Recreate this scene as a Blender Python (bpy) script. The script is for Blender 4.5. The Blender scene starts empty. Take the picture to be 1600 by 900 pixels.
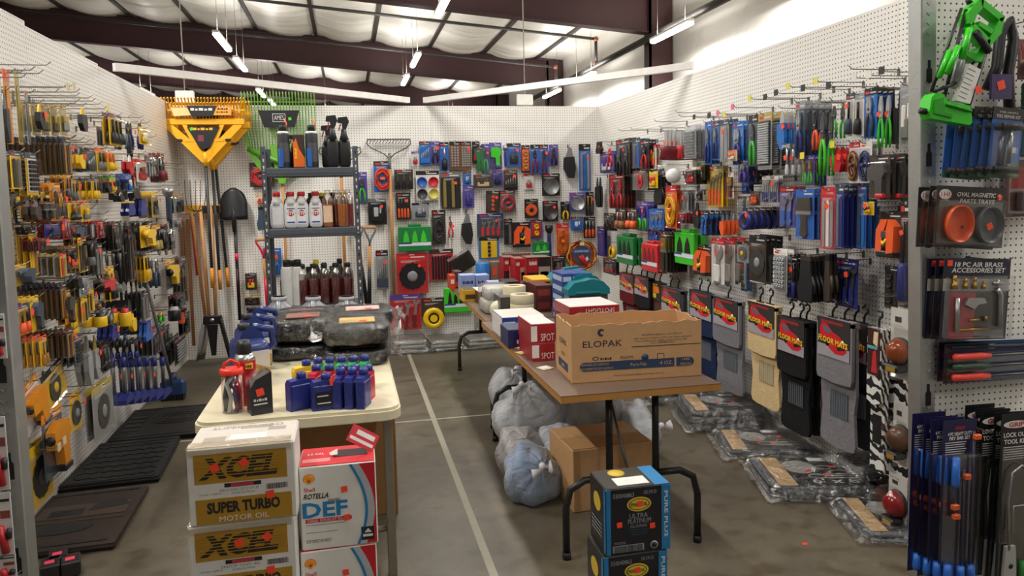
import bpy, math, random
from mathutils import Vector, Matrix
random.seed(7)
C = bpy.context.scene.collection
PI = math.pi
# ------------------------------------------------------------------ camera
EYE = 1.56
FPX, YAW, PITCH, ROLL, PPY = 1159.4, math.radians(12.36), math.radians(4.81), math.radians(1.26), 397.07
FWD = Vector((math.sin(YAW)*math.cos(PITCH), math.cos(YAW)*math.cos(PITCH), -math.sin(PITCH)))
_r = Vector((math.cos(YAW), -math.sin(YAW), 0)); _u = _r.cross(FWD)
RGT = math.cos(ROLL)*_r - math.sin(ROLL)*_u
UPV = math.sin(ROLL)*_r + math.cos(ROLL)*_u
cam = bpy.data.cameras.new('camera'); cam.sensor_width = 36; cam.lens = FPX/1600*36
cam.shift_y = -(450-PPY)/1600; cam.clip_start = .05; cam.clip_end = 200
camo = bpy.data.objects.new('camera', cam); C.objects.link(camo)
M = Matrix.Identity(4)
for i in range(3):
    M[i][0], M[i][1], M[i][2] = RGT[i], UPV[i], -FWD[i]
M[2][3] = EYE
camo.matrix_world = M
bpy.context.scene.camera = camo
# ------------------------------------------------------------------ world, lamps' power, exposure
wd = bpy.data.worlds.new('world'); bpy.context.scene.world = wd; wd.use_nodes = True
wd.node_tree.nodes['Background'].inputs[0].default_value = (1, .97, .93, 1)
wd.node_tree.nodes['Background'].inputs[1].default_value = .09
LAMP_W = 58.0
vs = bpy.context.scene.view_settings
vs.view_transform = 'Standard'; vs.look = 'None'; vs.gamma = 1; vs.use_curve_mapping = False
vs.exposure = -.05
try:
    bpy.context.scene.cycles.transparent_max_bounces = 24
    bpy.context.scene.cycles.max_bounces = 6
    bpy.context.scene.cycles.sample_clamp_indirect = 4
except Exception:
    pass

def at(px, py, x=None, y=None, z=None):
    "the point of the plane x=, y= or z= that the photograph shows at this pixel"
    r = FWD + RGT*((px-800)/FPX) + UPV*((PPY-py)/FPX)
    t = x/r.x if x is not None else y/r.y if y is not None else (z-EYE)/r.z
    return Vector((r.x*t, r.y*t, EYE+r.z*t))

LX, RX, BY = -1.58, 2.65, 7.62          # stall walls
# ------------------------------------------------------------------ materials
def lin(c):
    if isinstance(c, str):
        c = [int(c[i:i+2], 16)/255 for i in (0, 2, 4)]
    return tuple((v/12.92 if v <= .04045 else ((v+.055)/1.055)**2.4) for v in c)
_mats = {}
def mat(c, rough=.5, metal=0., bump=0., kind='', spec=.5):
    key = (c, rough, metal, bump, kind, spec)
    if key in _mats: return _mats[key]
    m = bpy.data.materials.new('m_%s_%s' % (c, kind or 'plain')); m.use_nodes = True
    nt = m.node_tree; b = nt.nodes['Principled BSDF']; L = nt.links.new
    col = lin(c)
    b.inputs['Roughness'].default_value = rough; b.inputs['Metallic'].default_value = metal
    b.inputs['Specular IOR Level'].default_value = spec
    n = nt.nodes.new('ShaderNodeTexNoise'); n.inputs['Scale'].default_value = 18; n.inputs['Detail'].default_value = 3
    geo = nt.nodes.new('ShaderNodeNewGeometry'); L(geo.outputs['Position'], n.inputs['Vector'])
    r = nt.nodes.new('ShaderNodeMapRange'); r.inputs[3].default_value = .86; r.inputs[4].default_value = 1.1
    L(n.outputs['Fac'], r.inputs[0])
    mx = nt.nodes.new('ShaderNodeVectorMath'); mx.operation = 'SCALE'; mx.inputs[0].default_value = col
    L(r.outputs[0], mx.inputs['Scale']); L(mx.outputs[0], b.inputs['Base Color'])
    if bump:
        bp = nt.nodes.new('ShaderNodeBump'); bp.inputs['Strength'].default_value = bump; bp.inputs['Distance'].default_value = .01
        n2 = nt.nodes.new('ShaderNodeTexNoise'); n2.inputs['Scale'].default_value = 60 if kind != 'crinkle' else 22
        n2.inputs['Detail'].default_value = 4; L(geo.outputs['Position'], n2.inputs['Vector'])
        L(n2.outputs['Fac'], bp.inputs['Height']); L(bp.outputs['Normal'], b.inputs['Normal'])
    if kind == 'emit':
        b.inputs['Emission Color'].default_value = (1, .97, .92, 1); b.inputs['Emission Strength'].default_value = 14
    _mats[key] = m
    return m
def film(op=.12, tint=(1, 1, 1), rough=.12, bump=0.):
    key = ('film', op, tint, rough, bump)
    if key in _mats: return _mats[key]
    m = bpy.data.materials.new('clear_film'); m.use_nodes = True; nt = m.node_tree; L = nt.links.new
    nt.nodes.remove(nt.nodes['Principled BSDF']); out = nt.nodes['Material Output']
    tr = nt.nodes.new('ShaderNodeBsdfTransparent'); tr.inputs[0].default_value = (*[.97*t for t in tint], 1)
    gl = nt.nodes.new('ShaderNodeBsdfPrincipled' if op >= .25 else 'ShaderNodeBsdfGlossy'); gl.inputs[0].default_value = (*tint, 1)
    gl.inputs['Roughness'].default_value = rough
    mx = nt.nodes.new('ShaderNodeMixShader'); lw = nt.nodes.new('ShaderNodeLayerWeight'); lw.inputs[0].default_value = .35
    r = nt.nodes.new('ShaderNodeMapRange'); r.inputs[3].default_value = op; r.inputs[4].default_value = min(1, op*1.6+(.16 if op < .05 else .4))
    L(lw.outputs['Fresnel'], r.inputs[0]); L(r.outputs[0], mx.inputs[0]); L(tr.outputs[0], mx.inputs[1]); L(gl.outputs[0], mx.inputs[2])
    if bump:
        geo = nt.nodes.new('ShaderNodeNewGeometry'); n = nt.nodes.new('ShaderNodeTexNoise'); n.inputs['Scale'].default_value = 16
        n.inputs['Detail'].default_value = 5; n.inputs['Distortion'].default_value = 1.2
        L(geo.outputs['Position'], n.inputs['Vector']); bp = nt.nodes.new('ShaderNodeBump')
        bp.inputs['Strength'].default_value = bump; bp.inputs['Distance'].default_value = .03
        L(n.outputs['Fac'], bp.inputs['Height']); L(bp.outputs['Normal'], gl.inputs['Normal']); L(bp.outputs['Normal'], lw.inputs['Normal'])
    L(mx.outputs[0], out.inputs[0]); _mats[key] = m
    return m
def node_mat(name, fn):
    m = bpy.data.materials.new(name); m.use_nodes = True
    fn(m.node_tree, m.node_tree.nodes['Principled BSDF'], m.node_tree.links.new, m.node_tree.nodes.new)
    return m
def peg_mat(name, axis, col='f3f0ea', dark='2e2b28'):
    "white hardboard with a hole every inch"
    def fn(nt, b, L, N):
        g = N('ShaderNodeNewGeometry'); s = N('ShaderNodeSeparateXYZ'); L(g.outputs['Position'], s.inputs[0])
        d2 = []
        for ax in (axis, 'Z'):
            a = N('ShaderNodeMath'); a.operation = 'DIVIDE'; L(s.outputs[ax], a.inputs[0]); a.inputs[1].default_value = .0254
            f = N('ShaderNodeMath'); f.operation = 'FRACT'; L(a.outputs[0], f.inputs[0])
            o = N('ShaderNodeMath'); o.operation = 'SUBTRACT'; L(f.outputs[0], o.inputs[0]); o.inputs[1].default_value = .5
            q = N('ShaderNodeMath'); q.operation = 'MULTIPLY'; L(o.outputs[0], q.inputs[0]); L(o.outputs[0], q.inputs[1]); d2.append(q)
        sm = N('ShaderNodeMath'); sm.operation = 'ADD'; L(d2[0].outputs[0], sm.inputs[0]); L(d2[1].outputs[0], sm.inputs[1])
        lt = N('ShaderNodeMath'); lt.operation = 'LESS_THAN'; L(sm.outputs[0], lt.inputs[0]); lt.inputs[1].default_value = .024
        mx = N('ShaderNodeMix'); mx.data_type = 'RGBA'; L(lt.outputs[0], mx.inputs[0])
        mx.inputs[6].default_value = (*lin(col), 1); mx.inputs[7].default_value = (*lin(dark), 1)
        L(mx.outputs[2], b.inputs['Base Color']); b.inputs['Roughness'].default_value = .32
    return node_mat(name, fn)

BLK, GRY, STEEL = mat('1b1b1d', .45), mat('6d6f72', .5), mat('b9bbbd', .3, .9)
DSTEEL = mat('6a6a6a', .4, .8); WIRE = mat('7c7870', .35, .8)
WHITE, CREAM = mat('eeece6', .5), mat('e2dcc4', .45)
STICK = mat('ff4a2c', .55); FILM = film(.02); FILM2 = film(.2, bump=.6)
# ------------------------------------------------------------------ mesh builder
_txt = {}; KIDS = {}
def text_geo(s, bold=0.):
    if (s, bold) in _txt: return _txt[(s, bold)]
    cu = bpy.data.curves.new('t', 'FONT'); cu.body = s; cu.resolution_u = 2; cu.offset = bold
    o = bpy.data.objects.new('t', cu); C.objects.link(o)
    dg = bpy.context.evaluated_depsgraph_get(); dg.update()
    me = bpy.data.meshes.new_from_object(o.evaluated_get(dg))
    v = [(p.co.x, p.co.y) for p in me.vertices]; f = [tuple(p.vertices) for p in me.polygons]
    bpy.data.objects.remove(o); bpy.data.curves.remove(cu); bpy.data.meshes.remove(me)
    x0, x1 = min(a for a, _ in v), max(a for a, _ in v); y0, y1 = min(b for _, b in v), max(b for _, b in v)
    v = [((a-(x0+x1)/2)/(x1-x0), (b-(y0+y1)/2)/(y1-y0)) for a, b in v]
    _txt[(s, bold)] = (v, f)
    return v, f
class MB:
    def __init__(s): s.v = []; s.f = []; s.m = []; s.s = []; s.mats = []
    def mi(s, m):
        if m not in s.mats: s.mats.append(m)
        return s.mats.index(m)
    def add(s, v, f, m, smooth=False):
        o = len(s.v); s.v += [tuple(p) for p in v]; k = s.mi(m)
        for q in f: s.f.append(tuple(i+o for i in q)); s.m.append(k); s.s.append(smooth)
        return s
    def box(s, x0, x1, y0, y1, z0, z1, m, b=0.):
        if x0 > x1: x0, x1 = x1, x0
        if y0 > y1: y0, y1 = y1, y0
        if z0 > z1: z0, z1 = z1, z0
        if not b:
            v = [(x, y, z) for x in (x0, x1) for y in (y0, y1) for z in (z0, z1)]
            return s.add(v, [(0, 1, 3, 2), (4, 6, 7, 5), (0, 4, 5, 1), (2, 3, 7, 6), (0, 2, 6, 4), (1, 5, 7, 3)], m)
        b = min(b, (x1-x0)*.45, (y1-y0)*.45, (z1-z0)*.45)
        ring = []
        def oct_(x0, x1, y0, y1, z, c):
            return [(x0+c, y0, z), (x1-c, y0, z), (x1, y0+c, z), (x1, y1-c, z), (x1-c, y1, z), (x0+c, y1, z), (x0, y1-c, z), (x0, y0+c, z)]
        L = [oct_(x0+b, x1-b, y0+b, y1-b, z0, b*.4), oct_(x0, x1, y0, y1, z0+b, b), oct_(x0, x1, y0, y1, z1-b, b), oct_(x0+b, x1-b, y0+b, y1-b, z1, b*.4)]
        v = sum(L, []); f = [tuple(range(7, -1, -1)), tuple(range(24, 32))]
        for k in range(3):
            for i in range(8): j = (i+1) % 8; f.append((k*8+i, k*8+j, k*8+8+j, k*8+8+i))
        return s.add(v, f, m)
    def prism(s, pts, y0, y1, m, smooth=False):
        "outline in x,z extruded along y (front is y0)"
        a = sum(pts[i][0]*pts[(i+1) % len(pts)][1]-pts[(i+1) % len(pts)][0]*pts[i][1] for i in range(len(pts)))
        if a < 0: pts = pts[::-1]
        n = len(pts); v = [(x, y0, z) for x, z in pts]+[(x, y1, z) for x, z in pts]
        f = [tuple(range(n)), tuple(range(2*n-1, n-1, -1))]+[(i, i+n, (i+1) % n+n, (i+1) % n) for i in range(n)]
        return s.add(v, f, m, smooth)
    def zprism(s, pts, z0, z1, m):
        a = sum(pts[i][0]*pts[(i+1) % len(pts)][1]-pts[(i+1) % len(pts)][0]*pts[i][1] for i in range(len(pts)))
        if a < 0: pts = pts[::-1]
        n = len(pts); v = [(x, y, z0) for x, y in pts]+[(x, y, z1) for x, y in pts]
        return s.add(v, [tuple(range(n-1, -1, -1)), tuple(range(n, 2*n))]+[(i, (i+1) % n, (i+1) % n+n, i+n) for i in range(n)], m)
    def tube(s, pts, r, m, n=6, caps=True):
        pts = [Vector(p) for p in pts]; R = r if isinstance(r, (list, tuple)) else [r]*len(pts)
        v = []; f = []; up = None
        for i, p in enumerate(pts):
            d = (pts[min(i+1, len(pts)-1)]-pts[max(i-1, 0)])
            d = d.normalized() if d.length > 1e-9 else Vector((0, 0, 1))
            if up is None: up = Vector((0, 0, 1)) if abs(d.z) < .9 else Vector((1, 0, 0))
            a = d.cross(up)
            a = a.normalized() if a.length > 1e-6 else d.orthogonal().normalized()
            b = a.cross(d); up = b
            for k in range(n):
                t = 2*PI*k/n; v.append(p+(a*math.cos(t)+b*math.sin(t))*R[i])
        for i in range(len(pts)-1):
            for k in range(n): j = (k+1) % n; f.append((i*n+k, i*n+j, i*n+n+j, i*n+n+k))
        if caps: f += [tuple(range(n-1, -1, -1)), tuple(range((len(pts)-1)*n, len(pts)*n))]
        return s.add(v, f, m, True)
    def lathe(s, prof, c, m, n=16, axis='z'):
        "profile of (radius, height)"
        v = []; f = []
        for r, h in prof:
            for k in range(n):
                t = 2*PI*k/n; a, b = r*math.cos(t), r*math.sin(t)
                p = (a, b, h) if axis == 'z' else (a, -h, b) if axis == 'y' else (h, a, b)
                v.append((c[0]+p[0], c[1]+p[1], c[2]+p[2]))
        for i in range(len(prof)-1):
            for k in range(n): j = (k+1) % n; f.append((i*n+k, i*n+j, i*n+n+j, i*n+n+k))
        f += [tuple(range(n-1, -1, -1)), tuple(range((len(prof)-1)*n, len(prof)*n))]
        return s.add(v, f, m, True)
    def ball(s, c, rx, ry, rz, m, n=14, k=8, e=1., fn=None):
        "superellipsoid; e below 1 is boxier"
        pw = lambda t: math.copysign(abs(t)**e, t)
        v = []; f = []
        for i in range(k+1):
            ph = -PI/2+PI*i/k
            for j in range(n):
                th = 2*PI*j/n; p = (pw(math.cos(ph))*pw(math.cos(th)), pw(math.cos(ph))*pw(math.sin(th)), pw(math.sin(ph)))
                if fn: p = fn(*p)
                v.append((c[0]+rx*p[0], c[1]+ry*p[1], c[2]+rz*p[2]))
        for i in range(k):
            for j in range(n): q = (j+1) % n; f.append((i*n+j, i*n+q, i*n+n+q, i*n+n+j))
        return s.add(v, f, m, True)
    def text(s, t, cx, cz, y, w, h, m, skew=0., bold=0., rot=0., fn=None):
        if t == '~':                          # print too small to read in the photograph: a row of short dashes
            v = []; f = []; x = -.5
            for i, l in enumerate((.16, .1, .2, .12, .18)): v += [(x, -.4), (x+l, -.4), (x+l, .4-.2*(i % 2)), (x, .4-.2*(i % 2))]; f.append((i*4, i*4+1, i*4+2, i*4+3)); x += l+.055
        else: v, f = text_geo(t, bold)
        c, sn = math.cos(rot), math.sin(rot); P = []
        for a, b in v:
            p, q = a*w+b*h*skew, b*h; p, q = p*c-q*sn, p*sn+q*c
            P.append((cx+p, y, cz+q))
        if fn: P = [fn(*p) for p in P]
        return s.add(P, f, m)
    def sy(s, k):
        if k < 1: s.v = [(x, y*k, z) for x, y, z in s.v]
        return s
    def xf(s, mtx, i0=0):
        s.v[i0:] = [tuple(mtx @ Vector(p)) for p in s.v[i0:]]
        return s
    def build(s, name, parent=None, loc=None, rz=0., sub=0):
        me = bpy.data.meshes.new(name); me.from_pydata(s.v, [], s.f); me.update()
        for m in s.mats: me.materials.append(m)
        me.polygons.foreach_set('material_index', s.m); me.polygons.foreach_set('use_smooth', s.s)
        o = bpy.data.objects.new(name, me); C.objects.link(o)
        if parent is not None:
            o.parent = parent; KIDS.setdefault(parent.name, []).append(o)
        if loc is not None: o.location = loc
        if rz: o.rotation_euler = (0, 0, rz)
        if sub:
            md = o.modifiers.new('sub', 'SUBSURF'); md.levels = sub; md.render_levels = sub
        return o
def tag(o, label, cat, group=None):
    o['label'] = label; o['category'] = cat
    if group: o['group'] = group
    return o
def thing(name, label, cat, loc=(0, 0, 0), rz=0., group=None):
    o = bpy.data.objects.new(name, None); o.empty_display_size = .05; C.objects.link(o)
    o.location = loc; o.rotation_euler = (0, 0, rz)
    return tag(o, label, cat, group)
def struct(o): o['kind'] = 'structure'; return o
def dup(root, loc=None, rot=None, label=None, group=None):
    r = root.copy(); C.objects.link(r)
    if loc is not None: r.location = loc
    if rot is not None: r.rotation_euler = rot
    if label: r['label'] = label
    if group: r['group'] = group
    for ch in KIDS.get(root.name, ()):
        c = ch.copy(); C.objects.link(c); c.parent = r
        KIDS.setdefault(r.name, []).append(c)
        for g in KIDS.get(ch.name, ()):
            d = g.copy(); C.objects.link(d); d.parent = c; KIDS.setdefault(c.name, []).append(d)
    return r
def sticker(mb, x, z, y, a=.012, m=None, rot=.2):
    c, s = math.cos(rot)*a, math.sin(rot)*a
    return mb.prism([(x-c+s, z-s-c), (x+c+s, z+s-c), (x+c-s, z+s+c), (x-c-s, z-s+c)], y-.0006, y, m or STICK)
# ------------------------------------------------------------------ the setting
def floor_fn(nt, b, L, N):
    g = N('ShaderNodeNewGeometry'); n = N('ShaderNodeTexNoise'); n.inputs['Scale'].default_value = 1.6; n.inputs['Detail'].default_value = 8
    n.inputs['Roughness'].default_value = .65; L(g.outputs['Position'], n.inputs['Vector'])
    cr = N('ShaderNodeValToRGB'); L(n.outputs['Fac'], cr.inputs[0]); e = cr.color_ramp.elements
    e[0].position = .3; e[0].color = (*lin('4f493d'), 1); e[1].position = .72; e[1].color = (*lin('746c5b'), 1)
    n2 = N('ShaderNodeTexNoise'); n2.inputs['Scale'].default_value = 9; n2.inputs['Detail'].default_value = 6; L(g.outputs['Position'], n2.inputs['Vector'])
    st = N('ShaderNodeValToRGB'); L(n2.outputs['Fac'], st.inputs[0]); q = st.color_ramp.elements
    q[0].position = .34; q[0].color = (.72, .66, .58, 1); q[1].position = .5; q[1].color = (1, 1, 1, 1)
    mx = N('ShaderNodeMix'); mx.data_type = 'RGBA'; mx.blend_type = 'MULTIPLY'; mx.inputs[0].default_value = 1
    L(cr.outputs[0], mx.inputs[6]); L(st.outputs[0], mx.inputs[7]); L(mx.outputs[2], b.inputs['Base Color'])
    b.inputs['Roughness'].default_value = .42
    rr = N('ShaderNodeMapRange'); rr.inputs[3].default_value = .3; rr.inputs[4].default_value = .6; L(n2.outputs['Fac'], rr.inputs[0]); L(rr.outputs[0], b.inputs['Roughness'])
CONC = node_mat('concrete', floor_fn); JOINT = mat('a39d8c', .6)
mb = MB(); mb.box(-16, 9, -6, 40, -.2, 0, CONC); struct(mb.build('floor'))
mb = MB(); mb.box(.505, .54, -3, BY-.02, 0, .0012, JOINT)
struct(mb.build('trim_1'))
mb = MB()
mb.box(-1.5, 2.64, 5.02, 5.045, 0, .0011, JOINT); struct(mb.build('trim_2'))
PEGX, PEGY = peg_mat('pegboard', 'X'), peg_mat('pegboard', 'Y')
EDGE = mat('d8d2c6', .6)
mb = MB()
for x0, x1 in ((LX, -.36), (-.36, .86), (.86, 2.08), (2.08, RX)): mb.box(x0+.001, x1-.001, BY, BY+.03, 0, 2.445, PEGX)
struct(mb.build('wall_back'))
mb = MB()
for y0, y1, h in ((2.56, 4.33, 2.485), (4.33, 5.47, 2.462), (5.47, 6.55, 2.45), (6.55, BY+.03, 2.45)): mb.box(LX-.03, LX, y0+.001, y1-.001, 0, h, PEGY)
struct(mb.build('wall_left'))
mb = MB()
for y0, y1 in ((2.43, 3.2), (3.2, 4.42), (4.42, 5.64), (5.64, 6.86), (6.86, BY+.03)): mb.box(RX, RX+.03, y0+.001, y1-.001, 0, 2.445, PEGY)
struct(mb.build('wall_right'))
mb = MB(); mb.box(2.14, 3.4, 2.41, 2.44, 0, 2.6, PEGX); struct(mb.build('wall_front_right'))
mb = MB(); mb.box(-2.6, -1.085, 2.54, 2.57, 0, 2.6, PEGX); struct(mb.build('wall_front_left'))
# galvanised uprights with keyhole slots
GALV = mat('b3b5b2', .38, .75, .1); SLOT = mat('141414', .8)
def upright(x, y, w, label, xf=None):
    t = thing('steel_upright', label, 'post', (x, y, 0))
    mb = MB(); mb.box(-w/2, w/2, -.02, .05, 0, 2.62, GALV, .004); mb.build('channel', t)
    k = MB()
    for z in [.1+.304*i for i in range(9)]:
        k.prism([(-.012, z), (.012, z), (.012, z+.05), (.006, z+.058), (.006, z+.085), (-.006, z+.085), (-.006, z+.058), (-.012, z+.05)], -.0212, -.018, SLOT)
    k.build('keyhole_slots', t)
    d = MB()
    for i in range(70):
        z = .08+.036*i
        if (z-.1) % .304 < .1: continue
        d.prism([(-.012, z+.012), (0, z), (.012, z+.012), (.009, z+.014), (0, z+.005), (-.009, z+.014)], -.0215, -.019, STEEL)
    d.build('punched_chevrons', t)
    return t
u = upright(2.16, 2.40, .066, 'galvanised steel upright with black keyhole slots, beside the green folding stand')
u.rotation_euler = (0, -.026, 0)
upright(-1.05, 2.53, .064, 'galvanised steel upright with keyhole slots, beside the yellow saw blade packs')
# white tie rails laid over the wall tops
RAIL = mat('f2efe9', .4)
for a, b_, lab in (((LX+.0, 5.83, 2.47), (.64, BY+.02, 2.47), 'long white rail laid from the left wall top to the back wall'),
                   ((.80, BY+.02, 2.47), (RX, 5.40, 2.47), 'long white rail laid from the right wall top to the back wall')):
    a, b_ = Vector(a), Vector(b_); d = (b_-a).normalized(); n = Vector((-d.y, d.x, 0))*.022
    mb = MB(); P = [a+n, b_+n, b_-n, a-n]
    mb.zprism([(p.x, p.y) for p in P], 2.475, 2.53, RAIL); tag(mb.build('tie_rail'), lab, 'rail')
# ------------------------------------------------------------------ the hall: eave wall, frames, purlins, quilted roof
def wallmat(nt, b, L, N):
    g = N('ShaderNodeNewGeometry'); w = N('ShaderNodeTexNoise'); w.inputs['Scale'].default_value = 1.4; w.inputs['Detail'].default_value = 6
    L(g.outputs['Position'], w.inputs['Vector']); bp = N('ShaderNodeBump'); bp.inputs['Strength'].default_value = .5; bp.inputs['Distance'].default_value = .12
    L(w.outputs['Fac'], bp.inputs['Height']); L(bp.outputs['Normal'], b.inputs['Normal'])
    b.inputs['Base Color'].default_value = (*lin('e9e6e0'), 1); b.inputs['Roughness'].default_value = .35
QUILT = node_mat('vinyl_faced_insulation', wallmat)
def quiltmat(nt, b, L, N):
    g = N('ShaderNodeNewGeometry'); w = N('ShaderNodeTexNoise'); w.inputs['Scale'].default_value = 1.1; w.inputs['Detail'].default_value = 7
    mp = N('ShaderNodeVectorMath'); mp.operation = 'MULTIPLY'; mp.inputs[1].default_value = (.5, 2.2, 1); L(g.outputs['Position'], mp.inputs[0])
    L(mp.outputs[0], w.inputs['Vector']); bp = N('ShaderNodeBump'); bp.inputs['Strength'].default_value = .6; bp.inputs['Distance'].default_value = .15
    L(w.outputs['Fac'], bp.inputs['Height']); L(bp.outputs['Normal'], b.inputs['Normal'])
    b.inputs['Base Color'].default_value = (*lin('dedad2'), 1); b.inputs['Roughness'].default_value = .4
RQUILT = node_mat('roof_insulation', quiltmat)
IRON = mat('43272a', .55); DARK = mat('2d2523', .55); EX = 5.0
rb = lambda x: 3.93+.085*(4.7-x)            # underside of the frames
RTOP = .62
mb = MB(); mb.box(EX, EX+.1, -6, 40, 0, 4.9, QUILT); struct(mb.build('wall_hall_right'))
mb = MB()                                     # quilt sags between the purlins and is drawn up at each
xs = []; x = 4.9
PUR = [4.35-1.22*i for i in range(17)]
NX, YS = 8, [-2+.5*i for i in range(84)]
cols = []
for i in range(len(PUR)-1):
    for k in range(NX): cols.append((PUR[i]+(PUR[i+1]-PUR[i])*k/NX, k/NX))
cols = [(EX, 0)]+cols
v = []; f = []
for y in YS:
    for x, t in cols:
        fr = ((y-10.95) % 5.95)/5.95
        sag = .15*math.sin(PI*t)*(.55+.45*abs(math.sin(PI*fr*2.5)))
        v.append((x, y, rb(x)+RTOP+.05-sag))
n = len(cols)
for j in range(len(YS)-1):
    for i in range(n-1): f.append((j*n+i, j*n+i+1, j*n+n+i+1, j*n+n+i))
mb.add(v, f, RQUILT, True); struct(mb.build('ceiling'))
k = 0
def trim(mb):
    global k
    k += 1; return struct(mb.build('trim_%d' % (k+2)))
for x in PUR:                                 # purlins run with the aisle
    mb = MB(); z = rb(x)+RTOP; mb.box(x-.035, x+.035, -2, 39, z-.01, z+.07, DARK); trim(mb)
for y in (4.99, 10.95, 16.9, 22.85, 28.8):
    mb = MB(); x0, x1 = -15, 4.62
    for za, zb, hw in ((0, .015, .1), (.015, RTOP-.015, .012), (RTOP-.015, RTOP, .1)):
        vv = [(x, yy, rb(x)+z) for x in (x0, x1) for yy in (y-hw, y+hw) for z in (za, zb)]
        mb.add(vv, [(0, 1, 3, 2), (4, 6, 7, 5), (0, 4, 5, 1), (2, 3, 7, 6), (0, 2, 6, 4), (1, 5, 7, 3)], IRON)
    mb.box(4.6, 4.98, y-.1, y-.085, 0, rb(4.7)+RTOP, IRON); mb.box(4.6, 4.98, y+.085, y+.1, 0, rb(4.7)+RTOP, IRON); mb.box(4.6, 4.64, y-.1, y+.1, 0, rb(4.7)+RTOP, IRON)
    trim(mb)
for y, x in ((16.9, -6.4), (22.85, -8.2), (10.95, -7.05)):
    mb = MB(); mb.box(x-.1, x+.1, y-.1, y+.1, 0, rb(x)+.05, IRON); trim(mb)
# sprinkler pipes
PIPE = mat('3b3836', .5, .3); ELB = mat('8a4a35', .5)
mb = MB(); mb.tube([(4.55, -1, 3.83), (4.55, 38, 3.83)], .055, PIPE, 8); tag(mb.build('sprinkler_main_pipe'), 'thick dark pipe running along the top of the right hall wall', 'pipe')
for px, py, lab in ((931, 61, 'thin dark sprinkler branch pipe crossing under the roof in front of the second dark beam'), (868, 105, 'thin dark sprinkler branch pipe crossing just before the third dark beam')):
    p = at(px, py, x=4.55); t = thing('sprinkler_branch_pipe', lab, 'pipe', (4.55, p.y, 3.83))
    h = p.z-3.83
    mb = MB(); mb.tube([(0, 0, h), (-16, 0, h+16*.085)], .028, PIPE, 6); mb.build('pipe_run', t)
    mb = MB(); mb.tube([(0, 0, 0), (0, 0, h)], .028, PIPE, 6); mb.build('drop_pipe', t)
    mb = MB(); mb.ball((0, 0, h), .05, .05, .05, ELB); mb.build('elbow_fitting', t); mb = MB(); mb.ball((0, 0, .03), .06, .06, .05, ELB); mb.build('tee_fitting', t)
# hanging strip lights; each carries its own lamp plus an added uplight
EMIT = mat('fffaf0', .4, kind='emit')
def strip_light(x, y, z, label, length=1.25, w=LAMP_W, group=None):
    t = thing('strip_light', label, 'light', (x, y, z), 0, group)
    mb = MB(); mb.box(-.05, .05, -length/2, length/2, .02, .06, WHITE, .01); mb.build('housing', t)
    mb = MB(); mb.box(-.045, .045, -length/2+.01, length/2-.01, -.02, .019, EMIT, .015); mb.build('diffuser', t)
    mb = MB(); top = rb(x)+RTOP-z
    for s in (-1, 1): mb.tube([(0, s*length*.35, .06), (0, s*length*.35, top)], .003, WIRE, 4)
    mb.build('hanging_wires', t)
    la = bpy.data.lights.new('lamp', 'AREA'); la.shape = 'RECTANGLE'; la.size = .1; la.size_y = length; la.energy = w; la.color = (1, .965, .91)
    lo = bpy.data.objects.new('lamp', la); C.objects.link(lo); lo.parent = t; lo.location = (0, 0, -.03)
    la.spread = math.radians(170)
    lb = la.copy(); lb.energy = w*.4; lu = bpy.data.objects.new('roof_uplight', lb); C.objects.link(lu); lu.parent = t; lu.location = (0, 0, .075); lu.rotation_euler = (PI, 0, 0)  # uplight added above the housing to brighten the roof
    return t
ZL = 3.86
for px, py, lab in ((693, 8, 'bright strip light hanging below the nearest dark beam at the top middle'), (649, 95, 'bright strip light between the two dark beams, upper one of a close pair'), (633, 126, 'small bright strip light below the second beam, lower one of a close pair'),
                    (348, 67, 'bright strip light hanging against the second beam on the left'), (376, 102, 'bright strip light just below the second beam on the left, with wire loop'), (228, 145, 'bright strip light just above the left wall top'),
                    (1048, 52, 'bright strip light by the white hall wall beside the dark column'), (912, 122, 'bright strip light by the white hall wall above the right rail'), (862, 147, 'small bright strip light behind the right rail end by the far column'),
                    (408, 146, 'tiny bright strip light far off over the white rail'), (425, 161, 'tiny bright strip light seen through the green rake')):
    p = at(px, py, z=ZL) if px < 800 else at(px, py, x=4.35)
    strip_light(p.x, p.y, p.z, lab)
for x, y, k in ((-1.8, 5.9, 1.3), (-1.8, 2.6, 1.2), (1.18, 5.9, .85), (1.18, 2.4, .6), (1.18, -1.2, .8), (4.35, 7.4, 1), (4.35, 4.2, 1), (4.35, .9, .8), (-4.6, 4, .9), (-4.6, 7.5, .9), (-4.6, 11, .9)):  # the leftmost row is unseen, added to light the roof beyond the left wall
    strip_light(x, y, ZL, 'unseen overhead strip light around the stall', w=LAMP_W*k, group='strip lights above the stall')
for x in (-11, -7.5, -4, -.5, 3):  # extra strip lights out of view, added to brighten the far roof
    for y in (21.5, 26): strip_light(x, y, ZL, 'unseen far strip light added to brighten the roof', group='added far strip lights behind the back wall')
# hanging white sign boxes
for px, py, lab in ((289, 151, 'small white box hanging on a rod above the yellow rake'), (820, 156, 'small white box hanging on a wire behind the right rail')):
    p = at(px, py, y=BY+.25); t = thing('hanging_box', lab, 'hanging box', p)
    mb = MB(); mb.box(-.085, .085, -.03, .03, -.06, .055, WHITE, .006); mb.build('box', t)
    mb = MB(); mb.tube([(0, 0, .055), (0, 0, rb(p.x)+RTOP-p.z)], .006, mat('b9b4ab', .5), 5); mb.build('rod', t)
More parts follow.
